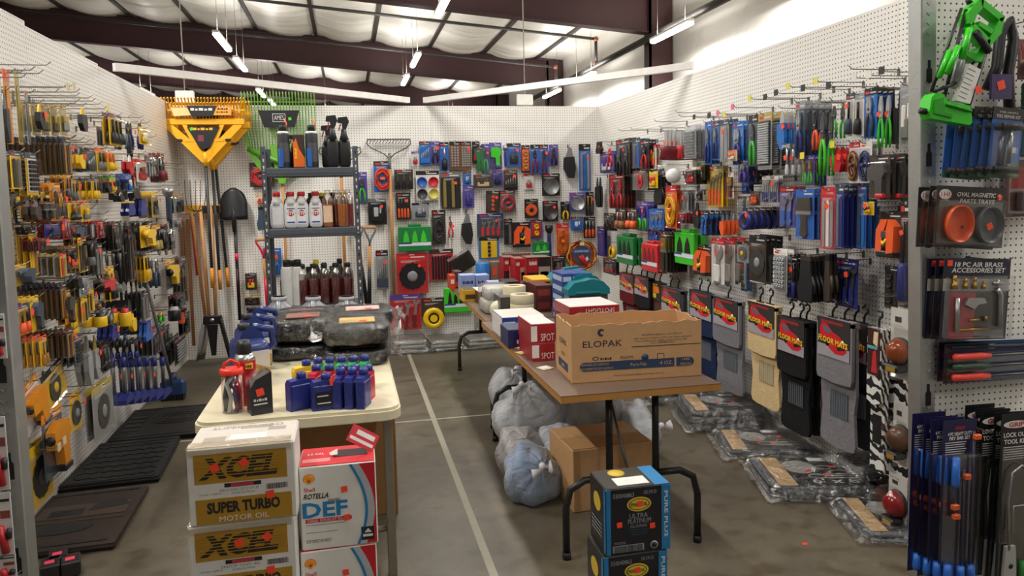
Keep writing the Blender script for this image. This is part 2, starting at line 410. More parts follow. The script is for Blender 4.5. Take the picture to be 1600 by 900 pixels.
# ------------------------------------------------------------------ goods on the pegboards
# a pack is built facing -y with its foot at the origin: w wide, h high
NAMES = dict(pl=('pliers_pack', 'pliers'), wr=('wrench_pack', 'wrench set'), sd=('screwdriver_pack', 'screwdriver set'), ds=('saw_disc_pack', 'saw disc'), bt=('drill_bit_pack', 'drill bits'),
             so=('socket_pack', 'socket set'), kn=('utility_knife', 'knife'), sw=('blade_pack', 'saw blades'), cl=('cord_pack', 'cord'), br=('brush_pack', 'brush'), tr=('tray_pack', 'parts tray'),
             rs=('ratchet_strap_pack', 'ratchet strap'), ca=('tool_case', 'tool case'), cd=('carded_tool', 'carded tool'), gl=('work_glove', 'glove'), tp=('tape_roll_pack', 'tape'), hm=('hammer', 'hammer'),
             np=('loose_pliers', 'pliers'), ch=('chisel', 'chisel'), fl=('flashlight', 'flashlight'), pt=('power_tool_pack', 'power tool'), hd=('scraper', 'scraper'), cn=('spray_can_pack', 'can'))
def arc(cx, cz, rx, rz, a0, a1, n=10): return [(cx+rx*math.cos(a0+(a1-a0)*i/n), cz+rz*math.sin(a0+(a1-a0)*i/n)) for i in range(n+1)]
def handles(w, z0, z1, m, y=-.012, r=None):
    mb = MB(); h = z1-z0; r = r or min(.012, w*.1)
    for s in (-1, 1):
        mb.tube([(s*w*.06, y, z1), (s*w*.2, y, z1-h*.25), (s*w*.25, y, z0+h*.45), (s*w*.2, y, z0)], [r*.7, r, r*1.1, r*.9], m, 6)
    return mb
def jaws(w, z0, z1, m, y=-.012):
    mb = MB(); h = z1-z0
    for s in (-1, 1):
        mb.prism([(s*w*.02, z1), (s*w*.1, z1-h*.15), (s*w*.2, z0+h*.45), (s*w*.12, z0), (s*w*.01, z0)], y-.006, y+.004, m)
    mb.lathe([(w*.1, 0), (w*.1, .012)], (0, y+.004, z0+h*.25), DSTEEL, 8, 'y')
    return mb
def wrench(mb, x, z0, z1, r, m, y=-.008, lean=0.):
    i = len(mb.v)
    mb.prism([(x-r*.45, z0), (x+r*.45, z0), (x+r*.35, z1-r), (x-r*.35, z1-r)], y-.004, y, m)
    hd = arc(x, z1-r*.6, r, r, -PI*1.3, PI*.3, 10)
    mb.prism(hd+[(x+r*.2, z1-r*.5), (x-r*.2, z1-r*.5)], y-.006, y, m)
    mb.lathe([(r*.8, 0), (r*.8, .006), (r*.4, .006)], (x, y, z0), m, 10, 'y')
    if lean: mb.xf(Matrix.Translation((x, 0, z0)) @ Matrix.Rotation(lean, 4, 'Y') @ Matrix.Translation((-x, 0, -z0)), i)
def driver(hm, sm, x, z0, z1, r, mh, ms, y=-.012):
    k = z0+(z1-z0)*.48
    hm.lathe([(r*.6, z0), (r, z0+.006), (r*.9, k-.02), (r*.6, k)], (x, y, 0), mh, 8)
    sm.tube([(x, y, k), (x, y, z1)], r*.3, ms, 5)
def content(kind, w, h, t1, t2, n):
    "the goods of a pack: list of (part, builder)"
    P = []; m1, m2 = mat(t1, .35, .8 if t1 in METALS else 0), mat(t2, .45)
    if kind in ('pl', 'np'):
        a = .5 if n < 2 else .44
        g, j = MB(), MB()
        for i in range(max(1, n)):
            ww = w/max(1, n); x = (i-(max(1, n)-1)/2)*ww
            for b, s in ((handles(ww, h*.03, h*a, m2), g), (jaws(ww, h*a, h*.84, m1), j)):
                k = len(s.v); s.v += [(p[0]+x, p[1], p[2]) for p in b.v]
                s.f += [tuple(q+k for q in f) for f in b.f]; s.m += [s.mi(b.mats[q]) for q in b.m]; s.s += b.s
        P = [('handles', g), ('jaws', j)]
    elif kind == 'wr':
        g = MB()
        for i in range(n):
            x = (i-(n-1)/2)*w*.8/n; wrench(g, x, h*(.1+.04*i), h*(.62+.22*(i+1)/n), w*.3/n+.003, m1, lean=.12)
        P = [('wrenches', g)]
        b = MB()
        for i in range(n): x = (i-(n-1)/2)*w*.8/n; b.box(x-w*.22/n, x+w*.22/n, -.016, -.006, h*.05, h*.42, m2, .003)
        P.append(('sleeves', b))
    elif kind == 'sd':
        g, s = MB(), MB()
        for i in range(n): driver(g, s, (i-(n-1)/2)*w*.86/n, h*.06, h*.8, w*.34/n, m2, m1)
        P = [('handles', g), ('shafts', s)]
    elif kind == 'ds':
        g = MB(); R = min(w, h*.8)*.44; z = h*.44; k = 28
        g.prism([((R if i % 2 else R*.93)*math.cos(2*PI*i/k), z+(R if i % 2 else R*.93)*math.sin(2*PI*i/k)) for i in range(k)], -.008, -.005, m1)
        hb = MB(); hb.lathe([(R*.38, 0), (R*.36, .004), (R*.12, .005)], (0, -.008, z), m2, 14, 'y')
        P = [('disc', g), ('hub_label', hb)]
    elif kind == 'bt':
        g, b = MB(), MB()
        for i in range(n):
            x = (i-(n-1)/2)*w*.82/n; hh = h*(.4+.34*(i+1)/n); g.tube([(x, -.01, h*.1), (x, -.01, hh-.01), (x, -.01, hh)], [w*.24/n, w*.24/n, .001], m1, 5)
        b.box(-w*.45, w*.45, -.018, -.003, h*.08, h*.3, m2, .003); P = [('bits', g), ('holder', b)]
    elif kind == 'so':
        g, b = MB(), MB(); c = max(1, round(n*w/h)) if n > 4 else 1
        for q in range(c):
            for i in range(n):
                x = (q-(c-1)/2)*w*.8/c; z = h*(.1+.72*(i+.5)/n); r = min(w*.36/c, h*.3/n)
                g.lathe([(r, 0), (r, .012), (r*.6, .012), (r*.55, .004)], (x, -.008, z), m1, 8, 'y')
        b.box(-w*.4, w*.4, -.008, -.003, h*.07, h*.85, m2, .002); P = [('sockets', g), ('rail', b)]
    elif kind == 'kn':
        g, b = MB(), MB()
        g.prism([(-w*.3, h*.62), (-w*.34, h*.3), (-w*.1, h*.04), (w*.2, h*.02), (w*.3, h*.3), (w*.22, h*.64)], -.03, -.006, m2)
        b.prism([(-w*.22, h*.62), (w*.18, h*.64), (w*.1, h*.88), (-w*.05, h*.92)], -.02, -.014, m1); P = [('handle', g), ('blade', b)]
    elif kind == 'sw':
        g = MB()
        for i in range(n):
            x = (i-(n-1)/2)*w*.84/n; a = w*.3/n; g.prism([(x-a, h*.04), (x+a, h*.04), (x+a, h*.72), (x+a*.3, h*.8), (x-a, h*.76)], -.007-.001*i, -.004, m1 if i % 2 == 0 else m2)
        P = [('blades', g)]
    elif kind == 'cl':
        g = MB(); r = max(.004, w*.045)
        for i in range(max(4, n)):
            q = .42-.05*(i % 4); g.tube([(w*q*math.cos(a)+w*.05*math.sin(3*a+i), -.012-.005*(i % 3), h*.42+h*(q-.06)*math.sin(a)) for a in [2*PI*j/14 for j in range(15)]], r, m1 if i % 2 else m2, 5, False)
        b = MB(); b.box(-w*.14, w*.14, -.04, -.004, h*.38, h*.48, m2, .006); P = [('cord_loops', g), ('wrap_band', b)]
    elif kind == 'br':
        g, b, f = MB(), MB(), MB()
        for i in range(n):
            x = (i-(n-1)/2)*w*.9/n; a = w*.4/n
            b.prism([(x-a*.9, h*.84), (x+a*.9, h*.84), (x+a, h*.56), (x-a, h*.56)], -.016, -.004, m1)
            f.box(x-a, x+a, -.018, -.003, h*.5, h*.57, STEEL)
            g.prism([(x-a*.5, h*.5), (x+a*.5, h*.5), (x+a*.35, h*.35), (x+a*.5, h*.1), (x, h*.02), (x-a*.5, h*.1), (x-a*.35, h*.35)], -.016, -.005, m2)
        P = [('bristles', b), ('ferrule', f), ('handle', g)]
    elif kind == 'tp':
        g, b = MB(), MB(); R = min(w, h)*.46; z = R*1.05; g.lathe([(R*.5, -.002), (R, -.002), (R, .035), (R*.5, .035), (R*.5, -.002)], (0, 0, z), m1, 20, 'y')
        b.lathe([(R*.5, .036), (R*.36, .036), (R*.36, 0), (R*.5, 0)], (0, 0, z), m2, 16, 'y'); P = [('tape', g), ('core', b)]
    elif kind == 'rs':
        g, b, k = MB(), MB(), MB()
        g.prism([(-w*.45, h*.1), (-w*.2, h*.04), (-w*.12, h*.5), (w*.1, h*.84), (-w*.2, h*.84), (-w*.42, h*.6)], -.05, -.004, m1); g.prism([(w*.12, h*.1), (w*.42, h*.14), (w*.46, h*.7), (w*.2, h*.84), (w*.1, h*.6)], -.06, -.004, m1)
        b.box(-w*.2, w*.2, -.05, -.006, h*.2, h*.62, m2, .008); b.box(-w*.42, w*.42, -.055, -.004, h*.02, h*.16, m2, .006)
        k.tube([(-w*.1, -.055, h*.36), (w*.02, -.065, h*.3), (w*.12, -.06, h*.42)], w*.05, mat('f0c020', .4)); k.box(-w*.12, w*.1, -.06, -.04, h*.45, h*.58, DSTEEL)
        P = [('webbing', g), ('ratchet', b), ('hook', k)]
    elif kind == 'ca':
        g, b, k = MB(), MB(), MB()
        g.box(-w/2, w/2, -.04, 0, 0, h*.9, m1, .006); g.box(-w*.2, w*.2, -.03, -.01, h*.9, h, m1, .004)
        for i in range(n): x = (i-(n-1)/2)*w*.8/n; b.prism([(x-w*.28/n, h*.34), (x+w*.28/n, h*.34), (x+w*.2/n, h*.6), (x, h*.78), (x-w*.2/n, h*.6)], -.046, -.038, m2)
        k.box(-w*.49, w*.49, -.0425, -.039, h*.2, h*.32, mat('d9dde6', .5)); k.box(-w*.49, -w*.1, -.043, -.04, h*.27, h*.32, mat('28408a', .5))
        P = [('case_shell', g), ('tools', b), ('label_band', k)]
    elif kind == 'gl':
        g, k = MB(), MB(); g.prism([(-w*.3, h*.5), (-w*.42, h*.3), (-w*.36, h*.02), (-w*.16, 0), (-w*.1, h*.05), (w*.05, 0), (w*.14, h*.04), (w*.34, h*.05), (w*.4, h*.4), (w*.3, h*.6), (w*.26, h*.9), (-w*.24, h*.9)], -.03, -.004, m2)
        g.tube([(w*.3, -.015, h*.55), (w*.44, -.015, h*.38), (w*.46, -.015, h*.22)], .013, m2); k.box(-w*.26, w*.28, -.033, -.002, h*.84, h*.97, m1, .004); P = [('glove', g), ('cuff', k)]
    elif kind == 'hm':
        g, k, b = MB(), MB(), MB(); r = w*.13; g.tube([(0, 0, h*.3), (0, 0, h*.9)], r*.8, m1, 6); b.lathe([(r*1.1, 0), (r*1.4, h*.05), (r*1.2, h*.25), (r, h*.34)], (0, 0, 0), m2, 8)
        k.prism([(-w*.5, h*.84), (-w*.2, h*.88), (w*.3, h*.86), (w*.36, h*.84), (w*.48, h*.84), (w*.48, h*.98), (w*.34, h*.98), (w*.1, h*.97), (-w*.2, h), (-w*.5, h*.9)], -.014, .014, m1); P = [('shaft', g), ('grip', b), ('head', k)]
    elif kind == 'ch':
        g, k = MB(), MB(); r = w*.4; g.lathe([(r*.7, 0), (r, h*.03), (r*.8, h*.3), (r, h*.42), (r*.5, h*.46)], (0, 0, 0), m2, 8)
        k.prism([(-r*.3, h*.44), (r*.3, h*.44), (r*.45, h*.62), (r*.5, h), (-r*.5, h*.95), (-r*.45, h*.62)], -.004, .004, m1); P = [('handle', g), ('blade', k)]
    elif kind == 'fl':
        g, k = MB(), MB(); g.lathe([(w*.22, 0), (w*.25, h*.1), (w*.22, h*.7), (w*.24, h*.74)], (0, -.03, 0), m2, 10); k.lathe([(w*.24, h*.74), (w*.46, h*.86), (w*.46, h), (w*.38, h)], (0, -.03, 0), m1, 12); P = [('barrel', g), ('lamp_head', k)]
    elif kind == 'pt':
        g, k = MB(), MB(); g.prism([(-w*.42, h*.72), (-w*.42, h*.46), (-w*.05, h*.42), (w*.02, h*.12), (w*.3, h*.1), (w*.3, h*.46), (w*.42, h*.6), (w*.36, h*.78), (-w*.1, h*.82)], -.045, -.006, m1)
        k.box(-w*.02, w*.36, -.05, -.006, h*.03, h*.14, m2, .006); q = MB(); q.lathe([(w*.1, 0), (w*.05, .02)], (-w*.44, -.025, h*.6), m2, 8, 'x'); P = [('body', g), ('foot', k), ('nozzle', q)]
    elif kind == 'hd':
        g, k, q = MB(), MB(), MB(); r = min(.014, w*.12); g.tube([(0, 0, h*.2), (0, 0, h)], r, m1, 6); k.prism([(-w*.5, 0), (w*.5, 0), (w*.46, h*.1), (w*.15, h*.2), (-w*.15, h*.2), (-w*.46, h*.1)], -.03, .03, m2)
        q.tube([(0, 0, h*.8), (0, 0, h+.004)], r*1.35, m2, 6); P = [('shaft', g), ('head', k), ('grip', q)]
    elif kind == 'cn':
        g, k = MB(), MB(); R = w*.42; g.lathe([(R*.96, h*.03), (R, h*.06), (R, h*.7), (R*.9, h*.75)], (0, -R-.004, 0), m1, 14); k.lathe([(R*.9, h*.75), (R*.6, h*.8), (R*.6, h*.95)], (0, -R-.004, 0), m2, 12); P = [('can', g), ('cap', k)]
    elif kind == 'tr':
        cs = [m1, m2, mat('3c3f44', .3), mat('dcd060', .3)][:n]; g = []
        for i, c in enumerate(cs):
            k = MB(); cc = 1 if n == 1 else 2; R = w*.44/cc; x = 0 if n == 1 else (i % 2-.5)*w*.5; z = h*.42 if n < 3 else h*(.62-.4*(i//2))
            k.lathe([(R*.8, .004), (R*.85, .01), (R*.98, .024), (R, .024), (R*.9, .002)], (x, 0, z), c, 20, 'y'); P.append(('tray', k))
    elif kind == 'cd':
        g, k = MB(), MB(); g.box(-w*.3, w*.3, -.022, -.004, h*.12, h*.46, m1, .008)
        k.box(-w*.2, w*.05, -.026, -.006, h*.3, h*.66, m2, .006); k.tube([(w*.12, -.012, h*.14), (w*.18, -.012, h*.68)], w*.05, m2, 6); P = [('product', g), ('attachment', k)]
    return P
METALS = {'c4c6c8', '9a9c9e', '6a6a6a', 'b9a45a'}
PRINT = mat('d6d4d2', .6); LOOSE = {'np', 'ch', 'hm', 'fl', 'gl', 'hd', 'cn', 'kn'}
DEEP = dict(rs=.07, pt=.055, ca=.05, gl=.045, hd=.065, tp=.045, fl=.06, cn=.09, hm=.06)
def make_pack(kind, label, w, h, c1, c2, t1, t2, n, group=None, blister=True, seed=0, text=None, dn=1.):
    nm, cat = NAMES[kind]; t = thing(nm, label, cat, group=group); ys = dn/DEEP.get(kind, .037); bc = t
    if kind not in LOOSE and kind != 'ca' and not (kind == 'tp' and c1 == 'f0c31c'):
        mb = MB(); mb.box(-w/2, w/2, -.002, 0, 0 if kind != 'tp' else h*.4, h, mat(c1, .4), 0)
        if kind not in ('rs',):
            for i in range(3):                  # illegible small print
                z = h*(.82-.02*i); mb.box(-w*.36, -w*.36+w*(.6-.12*i), -.0026, -.001, z, z+h*.008, PRINT)
        bc = mb.build('backing_card', t)
        mb = MB(); mb.box(-w/2-.0004, w/2+.0004, -.0032, .0006, h*.86, h+.0004, mat(c2, .4)); mb.box(-w*.08, w*.08, -.0036, .001, h*.955, h*.98, WHITE)
        if seed % 2 == 0: mb.box(-w*.4, -w*.1, -.0038, -.002, h*.89, h*.94, mat('d8322c', .5))
        if text: mb.text(text, 0, h*.91, -.0037, w*.8, h*.035, PRINT)
        else: mb.box(-w*.05, w*.4, -.0038, -.002, h*.895, h*.925, PRINT)
        mb.sy(ys).build('header_strip', bc)
    for a, b in content(kind, w, h, t1, t2, n): b.sy(ys).build(a, t)
    if kind not in LOOSE and kind not in ('ca', 'rs', 'tp') and blister:
        mb = MB(); mb.box(-w*.47, w*.47, -.034, -.0025, h*.02, h*.845, FILM, .006); mb.sy(ys).build('clear_blister', t)
    if seed % 3 == 0:
        mb = MB(); sticker(mb, w*.22, h*(.7 if kind not in LOOSE else .55), -.036, min(.014, w*.16), rot=seed); mb.sy(ys).build('price_sticker', bc)
    return t
ROT = dict(b=0., r=-PI/2, l=PI/2, f=0.)
def wpt(wall, px, py, off):
    if wall == 'b': return at(px, py, y=BY-off)
    if wall == 'r': return at(px, py, x=RX-off)
    if wall == 'f': return at(px, py, y=2.41-off)
    return at(px, py, x=LX+off)
OUT = dict(b=Vector((0, -1, 0)), r=Vector((-1, 0, 0)), l=Vector((1, 0, 0)), f=Vector((0, -1, 0)))
HOOKN = [0]
def peg_hook(p, out, L, rz, label='grey wire peg hook holding goods on the pegboard', group='wire peg hooks on the pegboards', flag=None, nm='peg_hook'):
    HOOKN[0] += 1
    key = (round(L, 2), flag, nm)
    if key not in peg_hook.c:
        t = thing(nm, label, 'hook', group=group)
        mb = MB(); mb.tube([(0, 0, -.02), (0, -.004, 0), (0, -L+.02, 0), (0, -L, .016)], .0026, WIRE, 5); mb.build('wire', t)
        mb = MB(); mb.box(-.008, .008, -.005, 0, -.028, .006, WIRE); mb.build('back_clip', t)
        if flag: mb = MB(); mb.box(-.018, .018, -L-.004, -L-.001, -.012, .022, mat(flag, .5)); mb.build('price_flag', t)
        peg_hook.c[key] = t; t.location = p; t.rotation_euler = (0, 0, rz)
        return t
    return dup(peg_hook.c[key], p, (0, 0, rz), label, group)
peg_hook.c = {}
GREEDY = 0
def place(wall, x0, y0, x1, y1, kind, off, n, dn, c1, c2, t1, t2, k, label, tilt=0., hook=True, blister=True, text=None, flag=None, ref=None):
    "goods whose front one fills this box of the photograph, on that wall"
    global GREEDY; GREEDY += 1
    xm, ym = (x0+x1)/2, (y0+y1)/2
    w = max(.012, (wpt(wall, x0, ym, off)-wpt(wall, x1, ym, off)).length); h = abs(wpt(wall, xm, y0, off).z-wpt(wall, xm, y1, off).z)
    if wall in 'lr': w = min(w, dict(fl=.09, cn=.11, tp=.13, hm=.15, np=.2, kn=.2, gl=.2, pt=.3, ds=.34).get(kind, .4))
    p = wpt(wall, xm, y1, off); out = OUT[wall]; rz = ROT[wall]
    p.z = max(p.z, .02)
    grp = None if n < 2 else 'packs on one hook: '+label
    t = make_pack(kind, label, w, h, c1, c2, t1, t2, k, grp, blister, GREEDY, text, dn if n > 1 else 1.)
    t.location = p; t.rotation_euler = (0, tilt, rz)
    if tilt: t.rotation_euler = (Matrix.Rotation(rz, 3, 'Z') @ Matrix.Rotation(tilt, 3, 'Y')).to_euler()
    for i in range(1, n):
        j = random.uniform(-.5, .5)*.006
        a = random.uniform(-.03, .03)
        q = dup(t, p-out*dn*i+Vector((0, 0, j)), (Matrix.Rotation(rz+a, 3, 'Z') @ Matrix.Rotation(tilt+random.uniform(-.02, .02), 3, 'Y')).to_euler())
    if hook:
        up = Vector((0, 0, h*math.cos(tilt)))+out.cross(Vector((0, 0, 1)))*(-h*math.sin(tilt))*0
        b = p-out*(off-.001); b.z += h*.967
        peg_hook(b, out, off+.04, rz, flag=flag)
    return t
K = dict(w='eeeae4', k='1c1b1d', g='6a6a6a', s='c4c6c8', l='9a9c9e', b='1f6fc4', n='25307c', p='57489a', r='c8242c', m='7c1c26', o='f0602a', y='f0c31c', e='3fc02c', d='1d7a3c', t='8a5a34', c='d6b88a', z='b9a45a', u='3c4a5c', q='b07a2c', v='2c63b8', x='3d332b', a='d98a12')
def R(wall, x0, y0, x1, y1, kind, off, n, dn, cols, k, label, **kw):
    c = [K[q] for q in cols]
    place(wall, x0, y0, x1, y1, kind, off, n, dn, c[0], c[1], c[2], c[3], k, label, **kw)
B = lambda *a, **k: R('b', *a, **k)
# ---- back wall
B(558,269,575,319,'pl',.05,1,.02,'ppge',1,'purple carded green handled pliers right of the grey shelf unit')
B(585,252,612,300,'cl',.05,1,.02,'bxro',6,'blue card of red and orange tow strap under the small bow rake')
B(576,310,605,351,'cd',.05,1,.02,'kgks',1,'black and grey carded tool below the blue tow strap card')
B(617,265,646,296,'pl',.05,1,.02,'xxgk',3,'dark card of three black pliers right of the wooden rake handle')
B(651,267,687,313,'tr',.05,1,.02,'wkvr',4,'card of four round trays, blue, red, black and yellow')
B(690,269,721,326,'sw',.05,1,.02,'kgzk',4,'black card of clamps with a purple band, right of the round trays')
B(643,237,655,259,'cd',.05,1,.02,'wprl',1,'small purple topped card, leftmost of the top row on the back wall')
B(656,221,673,258,'bt',.05,1,.02,'bxsb',5,'blue card of bits beside the purple pliers in the top row')
B(673,221,688,256,'pl',.05,1,.02,'ppsk',1,'purple card of black handled pliers near the start of the top row')
B(688,222,702,268,'sd',.06,1,.02,'vksk',1,'blue card of one long black screwdriver in the top row')
B(703,221,720,265,'so',.05,1,.02,'tkst',8,'brown and black socket card, left one of two in the top row')
B(720,221,737,265,'so',.06,1,.02,'tkst',9,'brown and black socket card, right one of two in the top row')
B(738,221,750,255,'cd',.04,1,.02,'kkrg',1,'black card with red label beside the hanging green tool')
B(745,228,756,268,'pl',.1,1,.02,'dkdd',1,'green handled shears hanging beside the brown socket cards')
B(753,225,765,272,'pl',.08,1,.02,'ppue',1,'purple carded pliers with green grips above the black tool bag')
B(724,269,736,289,'cd',.04,1,.02,'bxvs',1,'small blue card with a black top left of the tool bag')
B(724,290,741,325,'cd',.05,1,.02,'ppnp',1,'purple boxed tool under the small blue card')
B(620,301,642,343,'sd',.05,2,.02,'kkgo',4,'orange handled screwdriver set beside the wooden rake handle')
B(644,317,671,342,'cd',.05,1,.02,'lkul',1,'grey tool set card under the four round trays')
B(676,328,697,382,'cl',.05,1,.02,'xkgk',2,'black card with a large yellow hook shaped saw')
B(698,338,711,372,'np',.04,1,.02,'kkmr',1,'red snips on a small black card')
B(716,328,745,383,'kn',.05,1,.02,'wwlk',1,'black handled trimmer with a grey head on a striped white card')
B(623,350,674,392,'ca',.05,1,.02,'ddde',3,'green plastic tool case with white label band, on the back wall')
B(621,396,670,459,'ds',.06,1,.02,'rrkl',1,'red carded blaster kit with a large black round hopper')
B(672,389,709,438,'sw',.05,1,.02,'rxkk',7,'red framed set of black chisels right of the round hopper')
B(711,392,748,422,'so',.06,1,.02,'xlkx',6,'tilted black and silver socket case above the table end',tilt=-.5)
B(611,460,659,515,'wr',.06,1,.02,'rpsm',3,'red carded set of three adjustable wrenches near the floor')
B(660,465,696,514,'tp',.06,1,.02,'xxyy',1,'yellow disc of strap tape on a dark card near the floor')
B(694,445,738,487,'ca',.05,1,.02,'eeek',4,'bright green tool set below the table edge on the back wall')
B(589,391,608,453,'bt',.04,1,.02,'lksu',5,'long thin pack of silver punches beside the spade handle')
B(765,223,784,264,'pt',.05,1,.02,'ppep',1,'purple carded green heat tool in the top row')
B(785,228,793,260,'fl',.05,1,.02,'nnln',1,'small dark blue torch hanging in the top row')
B(792,224,814,260,'cd',.06,1,.02,'vkku',1,'blue card of a black pressing tool in the top row')
B(815,227,828,270,'so',.05,1,.02,'kkqo',3,'orange level on a narrow black card in the top row')
B(829,226,843,271,'pl',.05,1,.02,'vkkm',1,'blue card of red handled crimpers, left one of a pair')
B(843,226,857,271,'pl',.05,1,.02,'vkkm',1,'blue card of red handled crimpers, right one of a pair')
B(858,226,872,259,'pl',.05,1,.02,'ppkk',1,'purple card of small black pliers right of the blue crimpers')
B(875,225,905,280,'kn',.05,1,.02,'wwlk',1,'large grey trimmer on a white striped card in the top row')
B(905,225,923,298,'sw',.05,1,.02,'vksb',3,'tall blue card of hacksaw blades near the back right corner')
B(740,273,770,294,'cd',.09,1,.02,'xxcx',1,'black zipped tool bag with a tan label')
B(769,267,786,291,'cd',.05,1,.02,'ppkn',1,'purple card with a small dark socket pack, beside the tool bag')
B(787,266,809,297,'bt',.05,1,.02,'xxlk',5,'black card of dark hex keys in the second row')
B(819,272,834,296,'cd',.03,1,.02,'wrrl',1,'small clear pack of red fittings under the orange level')
B(847,271,875,306,'tr',.05,1,.02,'kkls',1,'black gauge pack with one round silver dial')
B(759,298,781,333,'so',.06,1,.02,'xxox',4,'clear pack of orange plastic blocks hanging at a slight tilt',tilt=.03)
B(782,297,807,332,'cl',.06,1,.02,'gxlr',4,'clear grey pack of wire and red clips beside the orange blocks',tilt=-.06)
B(820,311,841,341,'ds',.05,1,.02,'kkok',1,'black pack of orange studded round pads')
B(848,314,872,346,'tr',.05,1,.02,'kkgs',1,'black pack with one large round steel tray')
B(876,315,891,343,'pl',.05,1,.02,'kkgy',1,'black card of yellow handled small pliers')
B(890,301,914,330,'tr',.06,1,.02,'ppsp',1,'purple pack with a round clear ring, near the back right corner')
B(915,300,928,337,'sd',.05,1,.02,'kkyk',2,'black card of yellow tools in the back right corner')
B(892,339,911,360,'cd',.05,1,.02,'bkbw',1,'blue small clamp card above the jumper cables')
B(912,339,930,372,'sd',.05,1,.02,'kkso',3,'orange handled nut driver card above the jumper cables')
B(746,334,787,370,'wr',.05,1,.02,'unlr',4,'clear blue tray pack of tools with red handles',text=None)
B(749,371,780,405,'so',.06,1,.02,'bkky',4,'blue pack with yellow and red sockets under the clear tray pack')
B(788,342,801,382,'sw',.05,1,.02,'kkkg',2,'two long black bars hanging beside the orange straps')
B(801,347,829,386,'rs',.06,1,.02,'kkok',1,'black bundle with orange tie straps on the back wall')
B(829,344,848,372,'so',.05,1,.02,'vkyr',2,'blue pack of yellow tools right of the orange tie straps')
B(851,352,864,400,'fl',.05,1,.02,'nnkn',1,'long dark blue flashlight hanging left of the orange cords')
B(870,349,889,398,'cl',.06,1,.02,'oroa',8,'netted bundle of orange cords with a red top')
B(832,376,857,399,'ca',.1,1,.02,'ddde',2,'green boxes hanging behind the red tool boxes')
B(863,400,884,430,'cd',.06,1,.02,'kkrg',1,'black and red pack left of the jumper cables')
B(391,254,429,292,'cl',.05,1,.02,'xxrr',6,'clear pack of coiled red hose left of the shelf unit')
B(399,305,416,320,'cd',.03,1,.02,'wyor',1,'small white and yellow card above the black hanging bundle',hook=False)
B(401,322,419,360,'gl',.05,1,.02,'kkku',1,'black wrapped bundle hanging left of the shelf unit')
B(413,388,441,430,'pl',.05,1,.02,'vvsb',2,'blue carded pliers pack hanging behind the shelf unit')
B(384,427,402,453,'cd',.05,1,.02,'xxyr',1,'small pack of yellow, green and red straps beside the shovel')
B(383,463,406,477,'cd',.04,1,.02,'kyxk',1,'dark card with a yellow line above the blue jugs')
# ---- right wall: packs hang one behind another on each hook
W = lambda *a, **k: R('r', *a, **k)
W(933,221,945,240,'gl',.12,1,.03,'kkkk',1,'dark glove pack high in the back right corner')
W(935,237,962,270,'cd',.12,2,.03,'pnwp',1,'purple card with white picture panels in the back right corner')
W(949,226,961,261,'np',.18,1,.03,'rrrr',1,'red cutters hanging in front of the purple cards')
W(963,217,985,276,'pl',.2,4,.03,'xxlk',2,'clear pack of black adjustable pliers near the back right corner')
W(988,217,1001,263,'sw',.2,5,.022,'uvlv',2,'steel blue strip pack hanging at the back of the right wall')
W(1001,219,1015,264,'pl',.24,3,.03,'kkkr',1,'black tool pack with bright red handles on the right wall')
W(1015,226,1026,264,'cd',.2,2,.03,'wroy',1,'small red and yellow pack beside the red handled tools')
W(945,272,983,326,'pl',.2,4,.035,'xmrr',2,'large clear pack of red handled clamps in the corner')
W(928,272,944,325,'kn',.1,2,.03,'kkgk',1,'black tool hanging deep in the back right corner')
W(988,266,1013,297,'ds',.2,3,.03,'gxrm',1,'clear pack with a red disc under the red handles')
W(1015,268,1028,294,'cd',.26,1,.03,'yyyr',1,'yellow glove tag hanging over the black gloves')
W(1016,272,1046,320,'gl',.22,4,.025,'kkkk',1,'pair of plain black work gloves on the right wall')
W(962,326,978,358,'sd',.24,3,.03,'xxlt',2,'brown tool pack under the red clamps, back row')
W(979,326,996,358,'sd',.22,3,.03,'xxlo',2,'brown tool pack with an orange ball on top')
W(944,333,960,360,'pl',.15,2,.03,'xxlk',2,'small dark pliers pack beside the corner')
W(996,315,1013,361,'pl',.2,4,.028,'ppne',2,'purple card with lime green handled pliers, small')
W(1014,327,1038,359,'wr',.2,6,.02,'vvsb',3,'blue wrench pack under the black gloves')
W(934,354,945,400,'sw',.08,2,.03,'nnpp',1,'long purple pack in the back right corner')
W(953,378,966,404,'tp',.15,1,.03,'yyyk',1,'yellow tape reel on the right wall corner')
W(965,365,1000,412,'ca',.22,2,.06,'dddk',3,'green tool case on the right wall with a white label band')
W(991,379,1012,407,'cl',.15,1,.03,'kkee',7,'bright green coiled rope beside the green tool case')
W(1009,376,1034,424,'ca',.22,2,.05,'rrrm',3,'red tool case on the right wall with a blue label')
W(1012,354,1033,378,'cd',.18,4,.03,'uuvn',1,'dark blue pack over the red tool case')
W(943,405,963,428,'cd',.2,2,.03,'kkrg',1,'black and pink pack behind the teal boxes')
W(1035,203,1048,250,'ch',.24,7,.035,'sssm',1,'steel chisel with a dark red handle, in the long row')
W(1060,203,1068,248,'ch',.2,2,.03,'sssr',1,'steel tool with a red handle right of the chisel row')
W(1070,196,1088,248,'so',.2,4,.035,'lsls',8,'silver drill index pack right of the chisels')
W(1091,198,1101,253,'sw',.12,2,.03,'wwww',1,'narrow white pack hanging on the right wall')
W(1102,190,1112,257,'pl',.2,3,.03,'bvln',1,'blue handled pliers pack beside the narrow white pack')
W(1114,189,1124,250,'pl',.22,3,.03,'buln',1,'blue handled snips pack, left of the grey round tube')
W(1125,187,1139,251,'sw',.22,3,.03,'lusl',2,'silver wrapped tube pack high on the right wall')
W(1145,190,1162,258,'pl',.22,4,.035,'bbsn',1,'blue card with a large curved steel cutter')
W(1138,234,1152,252,'cd',.28,1,.03,'cowo',1,'small orange and cream tag pack over the blue packs')
